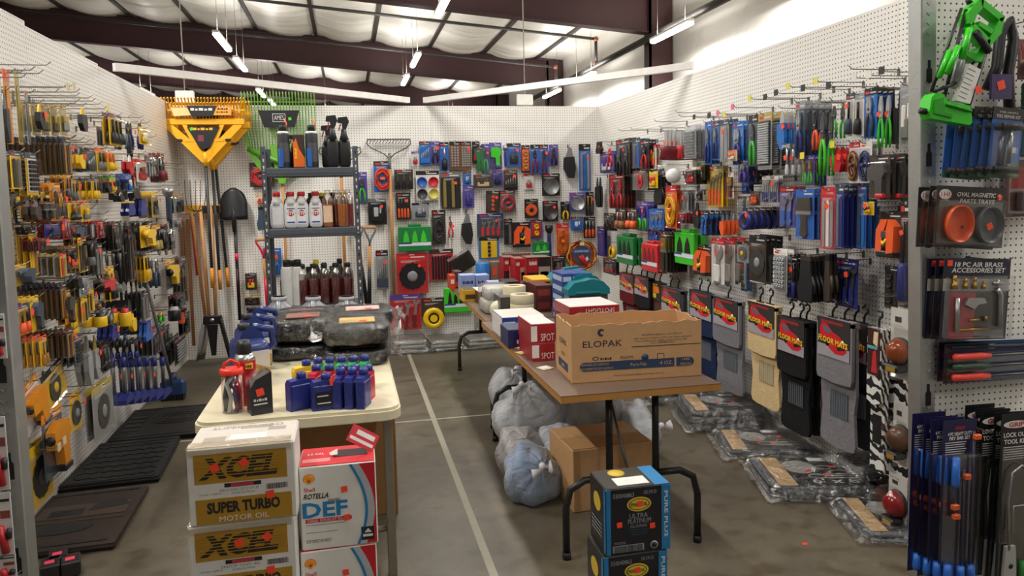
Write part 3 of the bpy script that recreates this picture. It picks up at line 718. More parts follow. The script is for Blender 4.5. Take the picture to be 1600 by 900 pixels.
W(1139,270,1147,310,'br',.2,1,.03,'wwzm',1,'small paint brush with dark red handle',hook=True)
W(1028,257,1043,276,'cd',.22,1,.03,'wwlu',1,'white card above the black gloves')
W(1071,262,1088,288,'cd',.2,5,.025,'xwrm',1,'red plastic tool in a clear pack beside the white mask')
W(1089,254,1102,282,'cd',.16,3,.025,'xdgd',1,'dark green topped pack beside the red tool pack')
W(1105,260,1130,323,'wr',.12,2,.03,'yzlo',4,'yellow card of orange handled adjustable wrenches')
W(1041,290,1058,357,'cl',.22,2,.03,'orya',8,'netted orange rope bundle with red top on the right wall')
W(1059,298,1076,334,'wr',.18,3,.025,'lgsg',2,'grey pack of steel parts right of the orange rope')
W(1090,296,1098,314,'cd',.15,1,.03,'kpgk',1,'tiny dark pack hanging alone right of the grey pack')
W(1061,330,1073,349,'cd',.24,7,.028,'mgur',1,'small blue and red pack in the row of seven')
W(1085,312,1101,358,'kn',.2,1,.03,'eekk',1,'black folding saw with a green tip')
W(1095,330,1108,368,'wr',.26,5,.04,'kkbv',2,'blue clamp pack in the row under the red tags')
W(1127,332,1138,368,'kn',.22,4,.03,'xklo',1,'orange handled scraper pack beside the blue clamps')
W(1033,362,1043,426,'br',.24,7,.028,'xxzk',1,'natural bristle brush with black handle, in the row of brushes')
W(1061,358,1091,413,'ca',.16,2,.06,'kkek',2,'bright green tool set with black centre on the right wall')
W(1088,384,1112,430,'rs',.16,2,.05,'kkok',1,'orange ratchet strap pack right of the green tool set')
W(1112,372,1132,443,'wr',.24,3,.075,'wrsw',1,'clear spray gun pack with a red header',text='AIR TOUCH UP GUN')
W(1154,307,1166,336,'so',.06,1,.03,'lksl',5,'small silver clip strip above the tape rolls')
W(1152,378,1170,410,'ds',.2,2,.06,'lkly',1,'silver round lamp with yellow label beside the spray guns')
W(1158,398,1168,455,'so',.08,2,.03,'buls',4,'thin blue and silver strip pack under the round lamp')
W(1170,180,1184,260,'pl',.24,4,.03,'ukge',1,'black pliers with long lime green handles, left row')
W(1185,176,1206,265,'so',.24,3,.06,'lzsk',18,'tall socket set rail pack with many short silver bars')
W(1216,167,1235,236,'kn',.22,5,.03,'bvsb',1,'bright blue pack with a steel tool, top of the right wall')
W(1243,158,1258,248,'pl',.26,5,.04,'ulsn',1,'large pliers with long navy blue handles')
W(1270,168,1283,237,'np',.26,2,.04,'kkko',1,'black pliers with orange red handles on the right wall')
W(1223,224,1236,274,'hm',.26,5,.04,'ssss',1,'chrome hammer head tool in the shiny row')
W(1255,243,1273,290,'pl',.24,3,.035,'ppze',2,'purple card of two small green handled wrenches',flag='f0e040')
W(1154,250,1170,285,'pl',.22,3,.03,'nnsp',1,'blue pack of small clamps below the curved cutters')
W(1172,264,1187,288,'cd',.16,4,.03,'kkng',1,'dark pack hanging under the left green handles')
W(1280,156,1296,278,'np',.28,2,.05,'eege',1,'long bright green handled locking pliers at the front')
W(1300,156,1313,217,'np',.2,2,.05,'kkge',1,'dark steel pliers with short green handles behind')
W(1322,146,1335,214,'sd',.24,3,.035,'wuku',1,'black handled cutter on a white card, near the top right')
W(1336,146,1350,214,'sd',.24,2,.035,'wlkk',1,'black hooked tool on a white card, near the top right')
W(1350,138,1370,216,'pl',.24,4,.03,'bksu',1,'blue card of steel pliers with dark handles')
W(1372,134,1386,234,'np',.28,2,.04,'eese',1,'long green handled snips next to the grey cards')
W(1386,136,1395,228,'kn',.2,3,.03,'vukk',1,'blue card behind the grey cards at the top')
W(1405,130,1428,230,'cd',.22,4,.03,'lllw',1,'grey card pack with black lettering at the wall end',text='7PCS EAR')
W(1297,226,1326,270,'kn',.22,3,.03,'rnrr',1,'red pointed pouch on a navy card',flag='f0e040')
W(1327,222,1343,286,'cl',.24,3,.03,'wrzm',7,'red and yellow bungee cords in a net')
W(1344,222,1362,286,'cl',.24,3,.03,'wwun',7,'blue and silver cords in a clear net')
W(1358,242,1390,312,'pt',.26,4,.03,'xkgr',1,'black pack with a large red and steel pressing tool')
W(1396,240,1414,312,'pt',.2,3,.03,'xkkr',1,'black pack with a red topped tool at the wall end')
W(1191,275,1203,317,'wr',.2,2,.03,'lwsn',3,'white card of small combination wrenches, left one')
W(1204,275,1216,317,'wr',.2,2,.03,'lwsn',3,'white card of small combination wrenches, right one')
W(1159,283,1171,303,'cd',.14,2,.03,'nbvb',1,'little blue pack above the silver clip strip')
W(1173,300,1188,321,'cd',.18,1,.03,'xkoo',1,'small bright orange square pack')
W(1161,325,1178,360,'tp',.26,7,.04,'xxnk',1,'black and navy tape roll pack in the row of seven')
W(1218,291,1242,355,'wr',.22,3,.03,'pmlv',2,'pink and blue tool pack left of the blue brush packs')
W(1243,296,1272,374,'br',.24,6,.028,'vvxx',1,'bright blue card with a black brush')
W(1282,293,1305,389,'sw',.25,2,.03,'rrsw',3,'red card of white tipped chisels',text='10 CHISEL')
W(1305,287,1318,389,'sw',.26,8,.026,'nuln',2,'long navy blue strip pack in the middle of the right wall')
W(1339,285,1353,388,'sw',.2,3,.03,'vvub',2,'tall bright blue pack right of the navy strips')
W(1350,315,1366,336,'cd',.26,1,.03,'yyyk',1,'round yellow tag hanging by the wall end')
W(1363,322,1380,385,'wr',.12,1,.03,'wlsl',3,'white card of shiny combination wrenches left of the orange straps')
W(1375,331,1409,403,'rs',.22,2,.05,'kkok',1,'large orange ratchet strap pack at the wall end')
W(1404,312,1421,480,'sd',.22,2,.04,'xkkn',1,'tall black pack with blue handles at the wall end')
W(1171,368,1197,443,'ds',.22,4,.035,'xkgl',1,'black headed clear pack with a large dark fan disc')
W(1209,389,1230,456,'so',.24,2,.04,'lwsl',7,'clear pack of chrome sockets')
W(1231,398,1246,470,'sd',.2,3,.03,'kkgn',2,'black and blue driver pack under the brush packs')
W(1247,396,1276,473,'gl',.24,6,.025,'kxxk',1,'black glove pack with an orange mark, in the row',blister=False)
W(1290,394,1303,473,'gl',.2,2,.03,'kkkx',1,'black glove pack behind, next to the purple wrench pack')
W(1305,404,1340,480,'wr',.14,1,.03,'nngn',3,'purple blue pack of three flare wrenches',text='~')
W(1382,415,1403,482,'so',.1,1,.03,'xkxk',4,'black pack with a ribbed grey panel beside the tall black pack')
# ---- left wall
Lw = lambda *a, **k: R('l', *a, **k)
Lw(12,112,21,225,'sw',.2,1,.03,'aoaa',1,'long orange wood tool at the top of the left wall')
Lw(30,112,36,226,'sw',.16,1,.03,'zzzz',1,'thin tan strip hanging high on the left wall')
Lw(44,144,48,226,'sw',.16,2,.03,'llll',1,'thin grey strip hanging beside the tan strip')
Lw(2,140,11,225,'kn',.2,2,.03,'kkgk',1,'dark hooked tool at the top left edge')
Lw(51,160,63,203,'kn',.2,1,.03,'woyk',1,'black handled tool on a clear card, upper left')
Lw(118,165,132,206,'kn',.2,1,.03,'wwyk',1,'black handled tool on a clear card, hanging alone')
Lw(95,165,105,212,'cd',.26,5,.04,'zzlz',1,'yellow and grey blade pack in the top row')
Lw(101,215,113,273,'sw',.28,13,.022,'xnqx',3,'brown saw blade card with a navy top in the long row')
Lw(19,236,35,295,'sw',.24,4,.03,'yukg',2,'yellow drill bit card at the left end of the wall')
Lw(43,239,60,305,'so',.24,4,.03,'yukw',7,'yellow card of black stepped bits, upper left')
Lw(116,229,130,265,'kn',.24,2,.03,'yuky',1,'yellow card with a small black tool, hanging at an angle',tilt=-.1)
Lw(80,286,97,345,'sw',.26,7,.025,'aaqx',3,'orange saw card in the row below the brown blade cards')
Lw(101,272,111,310,'sd',.22,3,.03,'aykg',2,'yellow orange strip pack, upper one')
Lw(111,280,120,315,'sd',.22,3,.03,'yakg',2,'yellow strip pack right of the orange strip pack')
Lw(172,180,192,228,'sd',.24,2,.03,'yukk',3,'yellow card of three black chisels')
Lw(192,183,203,235,'np',.2,2,.06,'kkku',1,'black jawed clamp hanging on the left wall, left pair')
Lw(212,183,222,235,'np',.2,2,.06,'kkkn',1,'black and navy clamp hanging on the left wall, right pair')
Lw(218,200,230,226,'cd',.26,1,.03,'yyyw',1,'yellow clamp tag beside the navy clamps')
Lw(161,198,170,227,'sw',.16,2,.03,'llgk',2,'grey strip pack left of the yellow chisel card')
Lw(152,232,163,268,'sd',.22,5,.03,'yokg',2,'small yellow tool card under the yellow chisel card')
Lw(168,234,180,268,'sd',.24,4,.03,'ywoy',2,'small yellow and orange tool card, right one')
Lw(135,232,148,268,'bt',.24,4,.03,'uklk',4,'grey and tan bit card beside the small yellow cards')
Lw(195,240,206,275,'kn',.2,2,.03,'rrwr',1,'red and white small pack under the black clamps')
Lw(202,230,213,310,'hd',.2,1,.03,'kkkk',1,'long black caulking tool hanging on the left wall')
Lw(214,250,230,285,'cd',.22,2,.03,'wrrm',1,'white pack with a red tool, middle of the left wall')
Lw(248,240,258,285,'sd',.16,3,.03,'xmlm',2,'dark red tool pack near the left corner')
Lw(234,243,243,275,'wr',.16,2,.03,'lgll',2,'grey steel pack left of the dark red tool pack')
Lw(144,278,154,312,'sd',.24,4,.03,'yuky',2,'yellow strip card in the middle row, left')
Lw(160,275,171,302,'kn',.24,4,.03,'zkxk',1,'dark olive pack in the middle row')
Lw(172,275,181,302,'cd',.22,3,.03,'yeyk',1,'lime and yellow pack in the middle row')
Lw(186,278,195,312,'fl',.2,3,.04,'yynk',1,'navy capped tube in the middle row')
Lw(198,272,206,300,'cd',.22,3,.03,'vvbw',1,'small blue clip pack on the left wall')
Lw(17,325,23,408,'sw',.18,2,.02,'yyyz',2,'narrow yellow strip behind the upright')
Lw(24,316,31,350,'so',.2,2,.03,'kgwk',5,'black toothed strip beside the narrow yellow strip')
Lw(32,318,43,340,'cd',.22,2,.03,'ykyo',1,'yellow card below the stepped bits')
Lw(44,310,60,345,'kn',.26,2,.03,'kwlx',1,'dark curved putty knife, left one')
Lw(62,315,84,342,'br',.26,3,.04,'xxxk',2,'dark wire brush beside the putty knives')
Lw(88,300,99,340,'sd',.26,3,.03,'yoyk',2,'plain yellow pack with an orange top, left')
Lw(107,312,121,346,'sd',.26,3,.03,'ykqk',1,'yellow pack of a black tool below the black hooks')
Lw(127,315,141,346,'cd',.26,3,.03,'yoly',1,'yellow pack with a clear bubble and orange tag')
Lw(70,349,93,372,'cd',.26,1,.03,'nnkn',1,'navy blue square card with a white sticker')
Lw(99,341,109,374,'sd',.26,6,.022,'rxsm',2,'red and grey strip pack right of the navy card')
Lw(110,350,128,376,'pt',.24,2,.03,'uxuo',1,'dark grey tool pack right of the red strips')
Lw(49,354,60,430,'sw',.22,3,.025,'yxyq',2,'long yellow blade card, second column')
Lw(65,346,69,425,'sw',.12,2,.03,'kkkl',1,'thin black square hanging on the left wall')
Lw(84,395,94,430,'sw',.26,6,.025,'lzlz',2,'clear green striped ruler pack')
Lw(95,395,105,432,'sw',.28,2,.025,'yorz',2,'neon yellow striped pack')
Lw(107,383,121,421,'cd',.26,5,.03,'xtox',1,'brown box pack with an orange mark')
Lw(124,370,137,425,'sw',.26,4,.02,'yukx',3,'fan of yellow and black blades, upper')
Lw(136,375,150,415,'hm',.3,1,.03,'kkkg',1,'small black hammer leaning out from the wall')
Lw(22,413,42,446,'pt',.26,1,.03,'yyuk',1,'yellow card with a dark grey device, leftmost')
Lw(96,440,106,498,'sw',.28,10,.022,'xnqt',3,'brown blade card with a blue hook top in the lower row')
Lw(28,474,46,523,'sd',.26,4,.03,'ynko',2,'yellow card of black punches at the left end')
Lw(50,461,63,517,'pt',.26,3,.03,'yyuk',1,'yellow card with a grey boxy tool')
Lw(102,453,112,506,'pt',.28,2,.03,'aogk',1,'orange yellow card right of the blue topped row')
Lw(112,470,124,521,'sw',.26,2,.03,'yyyg',1,'yellow strip with an orange foot')
Lw(128,463,138,503,'sw',.28,6,.018,'yxqk',2,'fan of yellow strips, lower')
Lw(64,523,75,572,'sd',.28,9,.026,'yokq',2,'yellow bit card in the slanting bottom row')
Lw(105,512,116,558,'sw',.28,11,.022,'xtqx',3,'dark brown blade card in the bottom row')
Lw(116,522,127,571,'so',.26,3,.03,'uukl',6,'grey socket rail pack at the end of the brown row')
Lw(129,515,141,605,'kn',.24,2,.04,'llll',1,'long clear empty looking blister pack')
Lw(140,515,152,595,'kn',.24,2,.04,'lyzl',1,'tall clear pack with a yellow foot')
Lw(41,589,70,668,'pt',.2,1,.03,'waax',1,'orange tool card hanging at a tilt, low on the left wall',tilt=-.25)
Lw(72,566,106,630,'ds',.2,1,.03,'ykgy',1,'round saw blade on a tilted yellow card',tilt=-.2)
Lw(112,610,128,670,'ds',.2,1,.03,'yygl',1,'narrow yellow card with a small round blade')
Lw(144,594,184,676,'ds',.24,2,.03,'lzgl',1,'clear pack with a large grey saw blade')
Lw(72,634,102,741,'pt',.24,1,.03,'uaak',1,'large orange cutting tool in a clear pack')
Lw(49,686,85,785,'ds',.2,2,.03,'yykg',1,'large yellow card with a dark saw blade, lowest on the wall')
Lw(193,314,210,337,'gl',.26,2,.03,'nnyn',1,'navy cap with a yellow band on the left wall',blister=False)
Lw(213,308,229,338,'gl',.26,3,.03,'ookn',1,'navy bundle with orange tags on the left wall')
Lw(254,295,263,346,'fl',.2,1,.03,'uulu',1,'blue grey air tool near the left corner')
Lw(269,304,292,334,'cd',.2,2,.03,'lqxk',1,'clear pack with a tan header near the left corner')
Lw(214,345,226,363,'hm',.28,7,.03,'kklg',1,'grey headed mallet in the packed row')
Lw(220,352,236,386,'pt',.3,1,.03,'yyyy',1,'yellow plastic tool below the navy caps')
Lw(177,346,187,392,'sd',.26,8,.022,'xxgk',2,'dark brown strip in the clustered row')
Lw(263,357,274,390,'wr',.26,3,.05,'kllk',1,'black scissor pack with silver handles near the corner')
Lw(256,405,279,450,'pt',.24,1,.03,'uyyk',1,'yellow green staple tool in a clear pack near the corner')
Lw(236,395,252,450,'np',.22,4,.035,'gggu',1,'dark grey clamp cluster left of the yellow staple tool')
Lw(282,400,292,455,'wr',.16,3,.03,'gggk',2,'dark chain tool pack in the left corner')
Lw(147,434,172,458,'pt',.28,1,.03,'kkrk',1,'red and black compact tool jutting from the wall')
Lw(172,415,180,470,'sd',.24,2,.03,'yyak',1,'yellow strip right of the red compact tool')
Lw(141,488,153,511,'cn',.26,2,.06,'ayyk',1,'yellow can with dark top, left of two')
Lw(181,480,193,510,'cn',.26,2,.06,'ayyr',1,'yellow can with a red top, right of two')
Lw(160,482,176,508,'tp',.24,2,.03,'llgl',1,'grey round reel between the yellow cans')
Lw(198,485,209,519,'kn',.26,1,.03,'yyyy',1,'yellow triangular tool beside the cans')
Lw(205,528,222,558,'hm',.28,9,.035,'nkkn',1,'black and navy hammer head in the crowded low row')
Lw(196,352,203,497,'hd',.24,6,.03,'kkkk',1,'long black handled tool in the middle of the left wall')
Lw(214,425,221,520,'hd',.2,4,.03,'kokk',1,'dark bar tool with an orange band')
Lw(222,500,236,532,'gl',.26,2,.03,'vvnv',1,'blue topped glove pack by the leaning pole')
Lw(246,484,256,504,'np',.22,2,.03,'eyye',1,'neon yellow pliers near the left corner')
Lw(256,478,268,502,'cn',.22,1,.03,'skks',1,'silver domed lamp near the left corner')
Lw(272,481,284,506,'fl',.24,1,.03,'ooko',1,'bright orange torch near the left corner')
Lw(268,524,297,564,'so',.24,3,.05,'kklk',6,'black rack pack with grey sockets low in the left corner')
Lw(286,488,297,522,'cd',.2,2,.03,'kkgk',1,'black tool pack beside the orange torch')
for i, x in enumerate((190, 202, 214, 226, 238, 250)):
    Lw(x, 556, x+13, 628-i*2, 'hd', .24, 2, .06, 'gggn' if i % 2 else 'gkln', 1, 'long handled navy scraper standing low on the left wall, ' + ('first from the front', 'second from the front', 'third from the front', 'fourth from the front', 'fifth from the front', 'sixth from the front')[i])
# bare hooks sticking out above the goods
def bare(wall, x, y, L, flag=None, lab=None):
    p = wpt(wall, x, y, L); p = p-OUT[wall]*L
    peg_hook(p, OUT[wall], L, ROT[wall], lab, lab, flag, 'empty_peg_hook')
FL = {'k': '2a2a2a', 'y': 'e8e060', 'p': 'f070a0', 'w': 'e8e4dc', 't': 'd8c8a0', 'n': None}
lab = 'empty wire hook sticking out high on the left wall'
for x, y, fl in ((80,102,'n'),(55,110,'n'),(68,115,'n'),(42,121,'n'),(105,137,'t'),(115,136,'t'),(125,144,'n'),(93,144,'n'),(125,150,'n'),(127,158,'n'),(122,162,'n'),(145,153,'n'),(150,158,'n'),(160,163,'n'),(168,170,'y'),(170,177,'n'),(160,183,'n'),(165,185,'n'),(120,216,'n'),(132,219,'n'),(142,222,'n'),(150,226,'n'),(225,190,'n'),(235,192,'n'),(245,214,'n'),(228,240,'n'),(244,250,'n'),(270,258,'n'),(282,255,'n'),(286,262,'n'),(255,292,'n'),(278,284,'n'),(282,290,'n'),(130,320,'n'),(150,325,'n'),(170,334,'n'),(60,368,'n'),(90,402,'n'),(120,432,'n'),(150,412,'n'),(105,445,'n'),(140,560,'n'),(165,575,'n'),(128,618,'n'),(132,632,'n'),(100,690,'t'),(92,700,'t')):
    bare('l', x, y, .3, FL[fl], lab+(' with a paper tag' if FL[fl] else ''))
lab = 'empty wire hook high on the right wall'
for x, y, fl in ((1022,190,'n'),(1030,200,'n'),(1055,176,'n'),(1060,182,'n'),(1085,184,'k'),(1108,182,'k'),(1122,178,'p'),(1132,180,'y'),(1145,168,'p'),(1172,155,'y'),(1196,153,'k'),(1213,146,'k'),(1255,139,'k'),(1232,136,'y'),(1275,128,'y'),(1295,135,'k'),(1326,108,'n'),(1335,122,'w'),(1358,118,'w'),(1378,112,'k'),(958,222,'n'),(966,204,'n'),(985,202,'n'),(1010,205,'n'),(1005,300,'n'),(1040,290,'n'),(1135,293,'n'),(1140,300,'n'),(1350,462,'n'),(1367,464,'n')):
    bare('r', x, y, .28, FL[fl], lab+({'k': ' with a black price flag', 'y': ' with a yellow price flag', 'p': ' with a pink price flag', 'w': ' with a white price flag'}.get(fl, '')))
# more goods crowding the left wall
Lw(17,410,23,470,'sw',.16,3,.03,'yzyz',2,'narrow yellow strip under the leftmost grey device')
Lw(18,300,30,322,'cd',.2,2,.03,'gkly',1,'small grey card below the yellow drill bit card')
Lw(64,300,76,316,'cd',.24,3,.03,'zyky',1,'olive and yellow card left of the orange saw cards')
Lw(60,372,72,392,'sd',.26,4,.02,'mokx',2,'dark red strip under the navy square card')
Lw(112,425,124,452,'kn',.28,2,.03,'lkgk',1,'grey pointed blade leaning out below the brown boxes')
Lw(124,432,140,462,'cd',.28,4,.02,'lgsg',1,'silver strip pack by the red compact tool')
Lw(142,346,154,372,'so',.24,3,.03,'gkls',4,'clear and grey clip pack right of the dark grey tool pack')
Lw(150,380,162,430,'sw',.24,5,.024,'kklg',2,'black strip pack between the hammer and the long handles')
Lw(147,470,158,486,'cd',.26,4,.03,'xykq',1,'brown and yellow box card above the yellow cans')
Lw(168,505,182,530,'gl',.28,3,.03,'kkkn',1,'black pouch hanging over the hammer heads',blister=False)
Lw(160,535,172,580,'sd',.24,5,.024,'xxgk',2,'dark strip pack under the black pouch')
Lw(186,396,195,455,'hd',.24,4,.035,'kkkg',1,'black handled bar in front of the long black tools')
Lw(204,352,211,440,'sw',.22,5,.024,'kkgk',2,'long black blade strip beside the long handles')
Lw(226,392,235,440,'sd',.24,4,.024,'yxky',2,'thin yellow and black strip beside the yellow plastic tool')
Lw(240,352,252,392,'sd',.2,6,.024,'xygz',2,'olive yellow strip pack under the blue grey air tool')
Lw(238,300,248,340,'cd',.2,4,.03,'zygk',1,'tan and yellow card near the left corner')
Lw(250,350,262,362,'cd',.2,2,.03,'kolk',1,'little black card with an orange mark near the corner')
Lw(222,455,234,498,'sw',.22,5,.024,'kklg',2,'black and steel strip pack left of the neon pliers')
Lw(238,510,252,552,'wr',.2,4,.03,'gguk',3,'dark grey wrench pack under the neon pliers')
Lw(254,508,266,548,'sd',.18,4,.03,'kkgk',2,'black driver pack left of the black rack packs')
Lw(276,458,290,480,'cd',.2,3,.03,'kkgu',1,'dark grey card above the bright orange torch')
Lw(270,340,284,356,'cd',.16,2,.03,'lwgl',1,'clear pack above the black scissor packs')
Lw(180,300,191,316,'kn',.24,2,.03,'kkgk',1,'small black tool left of the navy cap')
Lw(232,345,240,392,'sd',.24,6,.02,'xxqk',2,'brown strip between the yellow plastic tool and the corner goods')
Lw(140,450,148,486,'sw',.28,4,.02,'yqky',2,'short yellow strip in front of the black strip packs')
Lw(188,516,198,545,'np',.28,3,.04,'kknk',1,'black jawed clamp in the crowded low row')
Lw(152,345,162,372,'sd',.26,5,.02,'rkxm',2,'dark red and brown strip by the clear clip pack')
# jumper cables
p = bw_ = at(908, 421, y=BY-.05); t = thing('jumper_cables', 'coiled red and yellow jumper cables with a round blue label on the back wall', 'jumper cables', p); q = random.Random(4)
for c, n_ in (('f0c020', 4), ('8a1c24', 4), ('d83020', 2)):
    mb = MB()
    for i in range(n_): r = .125+.012*i+.006*q.random()-(.02 if c == 'd83020' else 0); mb.tube([(r*math.cos(a)+.01*q.uniform(-1, 1), -.01-.012*i*q.random(), .15+r*math.sin(a)) for a in [2*PI*k/20 for k in range(21)]], .006, mat(c, .4), 6, False)
    mb.build('cable_coil', t)
mb = MB(); mb.prism([(.105*math.cos(a), .155+.105*math.sin(a)) for a in [2*PI*i/24 for i in range(24)]], -.03, -.026, mat('4a4a50', .4)); mb.box(-.1, .1, -.032, -.029, .18, .215, mat('2a6ab8', .4)); mb.text('BOOSTER CABLE', 0, .198, -.0325, .15, .018, WHITE); mb.prism([(.02, .1), (.06, .14), (.08, .11), (.05, .08)], -.032, -.029, WHITE); mb.build('round_label', t)
mb = MB(); mb.tube([(-.03, -.04, .15), (.03, -.05, .06)], [.012, .018], mat('d02028', .4)); mb.tube([(.0, -.04, .16), (.05, -.05, .05)], [.012, .018], mat('d02028', .4)); mb.build('clamps', t); mb = MB(); mb.tube([(0, -.01, .28), (0, -.015, .32), (0, -.01, .335)], .01, mat('e8d040', .4)); mb.box(-.02, .03, -.03, -.026, .25, .3, mat('e8e8c8', .5)); mb.build('hang_tie', t)
# ------------------------------------------------------------------ long handled garden tools on the back wall
YEL, GRN, WOOD, RED = mat('f3b01a', .4), mat('6fae3a', .4), mat('c08a50', .55), mat('d21f2e', .4)
ORG = mat('e0902a', .5)
def bw(px, py, off=.05): return at(px, py, y=BY-off)
def shaft(pts, r, m): mb = MB(); mb.tube(pts, r, m, 8); return mb
def leaf_rake(loc, label, lean=0., group=None):
    t = thing('leaf_rake', label, 'rake', loc, group=group)
    shaft([(0, 0, 0), (0, 0, 1.26)], .014, mat('2f3436', .4)).build('handle', t)
    shaft([(0, 0, 0), (0, 0, .2)], .017, ORG).build('grip', t)
    mb = MB()
    mb.lathe([(.022, 1.2), (.03, 1.28), (.02, 1.34)], (0, 0, 0), YEL, 10)
    for s in (-1, 1):
        mb.prism([(s*.0, 1.24), (s*.03, 1.24), (s*.33, 1.58), (s*.36, 1.66), (s*.28, 1.66), (s*.26, 1.6), (s*.0, 1.33)], -.02, .01, YEL)
        mb.prism([(s*.015, 1.3), (s*.05, 1.3), (s*.19, 1.62), (s*.15, 1.62)], -.022, .006, YEL)
    mb.box(-.36, .36, -.025, .01, 1.6, 1.66, YEL, .006); mb.box(-.17, .17, -.024, .004, 1.44, 1.47, YEL); mb.build('fan_head', t)
    mb = MB()
    for i in range(27):
        x = -.365+.73*i/26; mb.tube([(x*.98, -.01, 1.64), (x, -.02, 1.78), (x*1.01, -.05, 1.86), (x*1.01, -.09, 1.845)], .0062, YEL, 4)
    mb.box(-.37, .37, -.022, -.012, 1.735, 1.75, YEL); mb.build('tines', t)
    mb = MB(); mb.prism([(-.13, 1.78), (.13, 1.78), (.09, 1.68), (-.09, 1.68)], -.06, -.028, BLK); mb.prism([(-.26, 1.76), (-.125, 1.76), (-.09, 1.69), (-.24, 1.68)], -.055, -.03, mat('f0c98a', .5)); mb.prism([(.26, 1.77), (.125, 1.77), (.09, 1.69), (.25, 1.69)], -.055, -.03, mat('f0a040', .5))
    mb.text('~', 0, 1.745, -.061, .19, .03, PRINT); mb.text('~', .18, 1.75, -.056, .09, .02, BLK); mb.text('~', .175, 1.72, -.056, .1, .016, BLK); mb.build('head_label', t)
    mb = MB(); mb.prism([(-.14, 1.58), (.14, 1.58), (.05, 1.38), (-.03, 1.36)], -.034, -.022, BLK); mb.text('~', 0, 1.56, -.035, .17, .028, YEL); mb.prism([(-.05, 1.5), (0, 1.5), (0, 1.44), (-.05, 1.44)], -.036, -.034, mat('7a3040', .5)); sticker(mb, -.1, 1.56, -.036, .014, mat('58c832', .5)); mb.build('shield_label', t)
    mb = MB()
    for s in (-1, 1): mb.box(s*.21-.025, s*.21+.025, -.03, -.015, 1.44, 1.465, BLK, .004)
    mb.build('clips', t)
    return t
p = bw(340, 447, .12)
for i, (dx, lb) in enumerate(((-.01, 'yellow leaf rake with black label, frontmost of three stacked head up'),)):
    a = leaf_rake((p.x-.02, BY-.26, p.z), lb); a.scale = (1, 1, .945)
q = dup(a, (p.x+.03, BY-.16, p.z-.03), (0, -.01, 0), 'yellow leaf rake behind the front one, its handle in the middle of three'); q2 = dup(a, (p.x+.09, BY-.06, p.z-.02), (0, -.05, 0), 'yellow leaf rake hung against the wall, its handle rightmost of three')
# green rake
p = bw(442, 300, .06); t = thing('poly_rake', 'wide green poly rake with a black label, hung behind the grey shelf unit', 'rake', p)
mb = MB(); W2 = .335
for i in range(24):
    x = -W2+2*W2*i/23; z0 = .12+.42*(abs(x)/W2)**2.2; mb.tube([(x*.92, 0, z0), (x, -.01, .6), (x*1.0, -.02, .9), (x, -.05, .955)], .005, GRN, 4)
mb.box(-W2, W2, -.012, .0, .86, .87, GRN); mb.build('tines', t)
mb = MB(); mb.prism(arc(0, .62, W2, .5, PI, 2*PI, 18)+arc(0, .62, W2*.93, .4, 2*PI, PI, 18), -.03, .01, GRN); mb.prism([(-.1, .45), (.1, .45), (.03, .08), (-.03, .08)], -.035, .005, GRN); mb.tube([(-.3, -.02, .42), (0, -.05, .28), (.3, -.02, .42)], .03, mat('58a030', .4)); mb.build('fan_head', t)
shaft([(0, 0, -1.35), (0, 0, .12)], .014, WOOD).build('handle', t)
mb = MB(); mb.prism([(-.19, .78), (.19, .78), (.14, .62), (-.14, .62)], -.045, -.024, BLK); mb.box(-.06, .06, -.047, -.044, .67, .75, PRINT); mb.box(-.055, .055, -.048, -.0468, .676, .744, BLK); mb.text('AMES', 0, .71, -.0485, .09, .045, PRINT); sticker(mb, .1, .7, -.046, .014, mat('58e032', .5)); mb.build('head_label', t)
# round point shovel
p = bw(375, 500, .08); t = thing('digging_shovel', 'black round point shovel hanging blade up beside the shelf unit', 'shovel', p)
shaft([(0, 0, 0), (0, 0, 1.0)], .017, BLK).build('shaft', t)
mb = MB()
v = []; f = []
for i in range(9):
    u = i/8; hw = .125*(1-.05*u) if u < .45 else .125*math.sqrt(max(0, 1-((u-.45)/.56)**2))*.99
    for k in range(7):
        s = (k-3)/3; v.append((s*max(hw, .006), -.02-.05*(1-s*s)*(1-.6*u)+.02*u, .98+.3*u))
for i in range(8):
    for k in range(6): a = i*7+k; f.append((a, a+1, a+8, a+7))
mb.add(v, f, BLK, True); o = mb.build('blade', t); md = o.modifiers.new('thick', 'SOLIDIFY'); md.thickness = .004
mb = MB(); mb.tube([(0, -.03, .86), (0, -.06, 1.0), (0, -.05, 1.1)], [.02, .024, .008], BLK); mb.box(-.125, -.03, -.04, -.01, .972, .985, BLK); mb.box(.03, .125, -.04, -.01, .972, .985, BLK); mb.build('socket', t)
mb = MB(); mb.tube([(0, 0, .58), (0, 0, .65)], .0185, mat('ff2a6a', .5)); mb.build('price_band', t)
mb = MB(); mb.tube([(0, 0, .2), (0, 0, .5)], .018, mat('3a1518', .5)); mb.build('shaft_label', t)
# forks, garden rake head and wooden handles in the corner
p = bw(322, 505, .12); t = thing('manure_fork', 'pitchfork with thin dark tines and a long wooden handle in the left corner', 'fork', p)
a = bw(300, 332, .12)-p; shaft([(0, 0, 0), tuple(a)], .016, WOOD).build('handle', t)
mb = MB(); base = a
for i in range(5): d = (i-2)*.036; mb.tube([(base.x+.04, 0, base.z), (base.x+.04+d, -.02, base.z+.04), (base.x+.05+d*1.25, -.05, base.z+.16), (base.x+.05+d*1.3, -.03, base.z+.3)], .0045, DSTEEL, 5)
mb.tube([(base.x-.01, 0, base.z-.05), (base.x+.04, 0, base.z+.01)], .012, DSTEEL); mb.build('tines', t)
p = bw(323, 333, .06); t = thing('wall_tool_rail', 'yellow and black rail holding the wooden handles in the left corner', 'rail', p)
mb = MB(); mb.box(-.23, .22, -.02, .02, 0, .08, mat('e8a820', .5), .005); mb.build('yellow_bar', t); mb = MB(); mb.box(-.06, .12, -.05, -.02, .0, .07, BLK, .005)
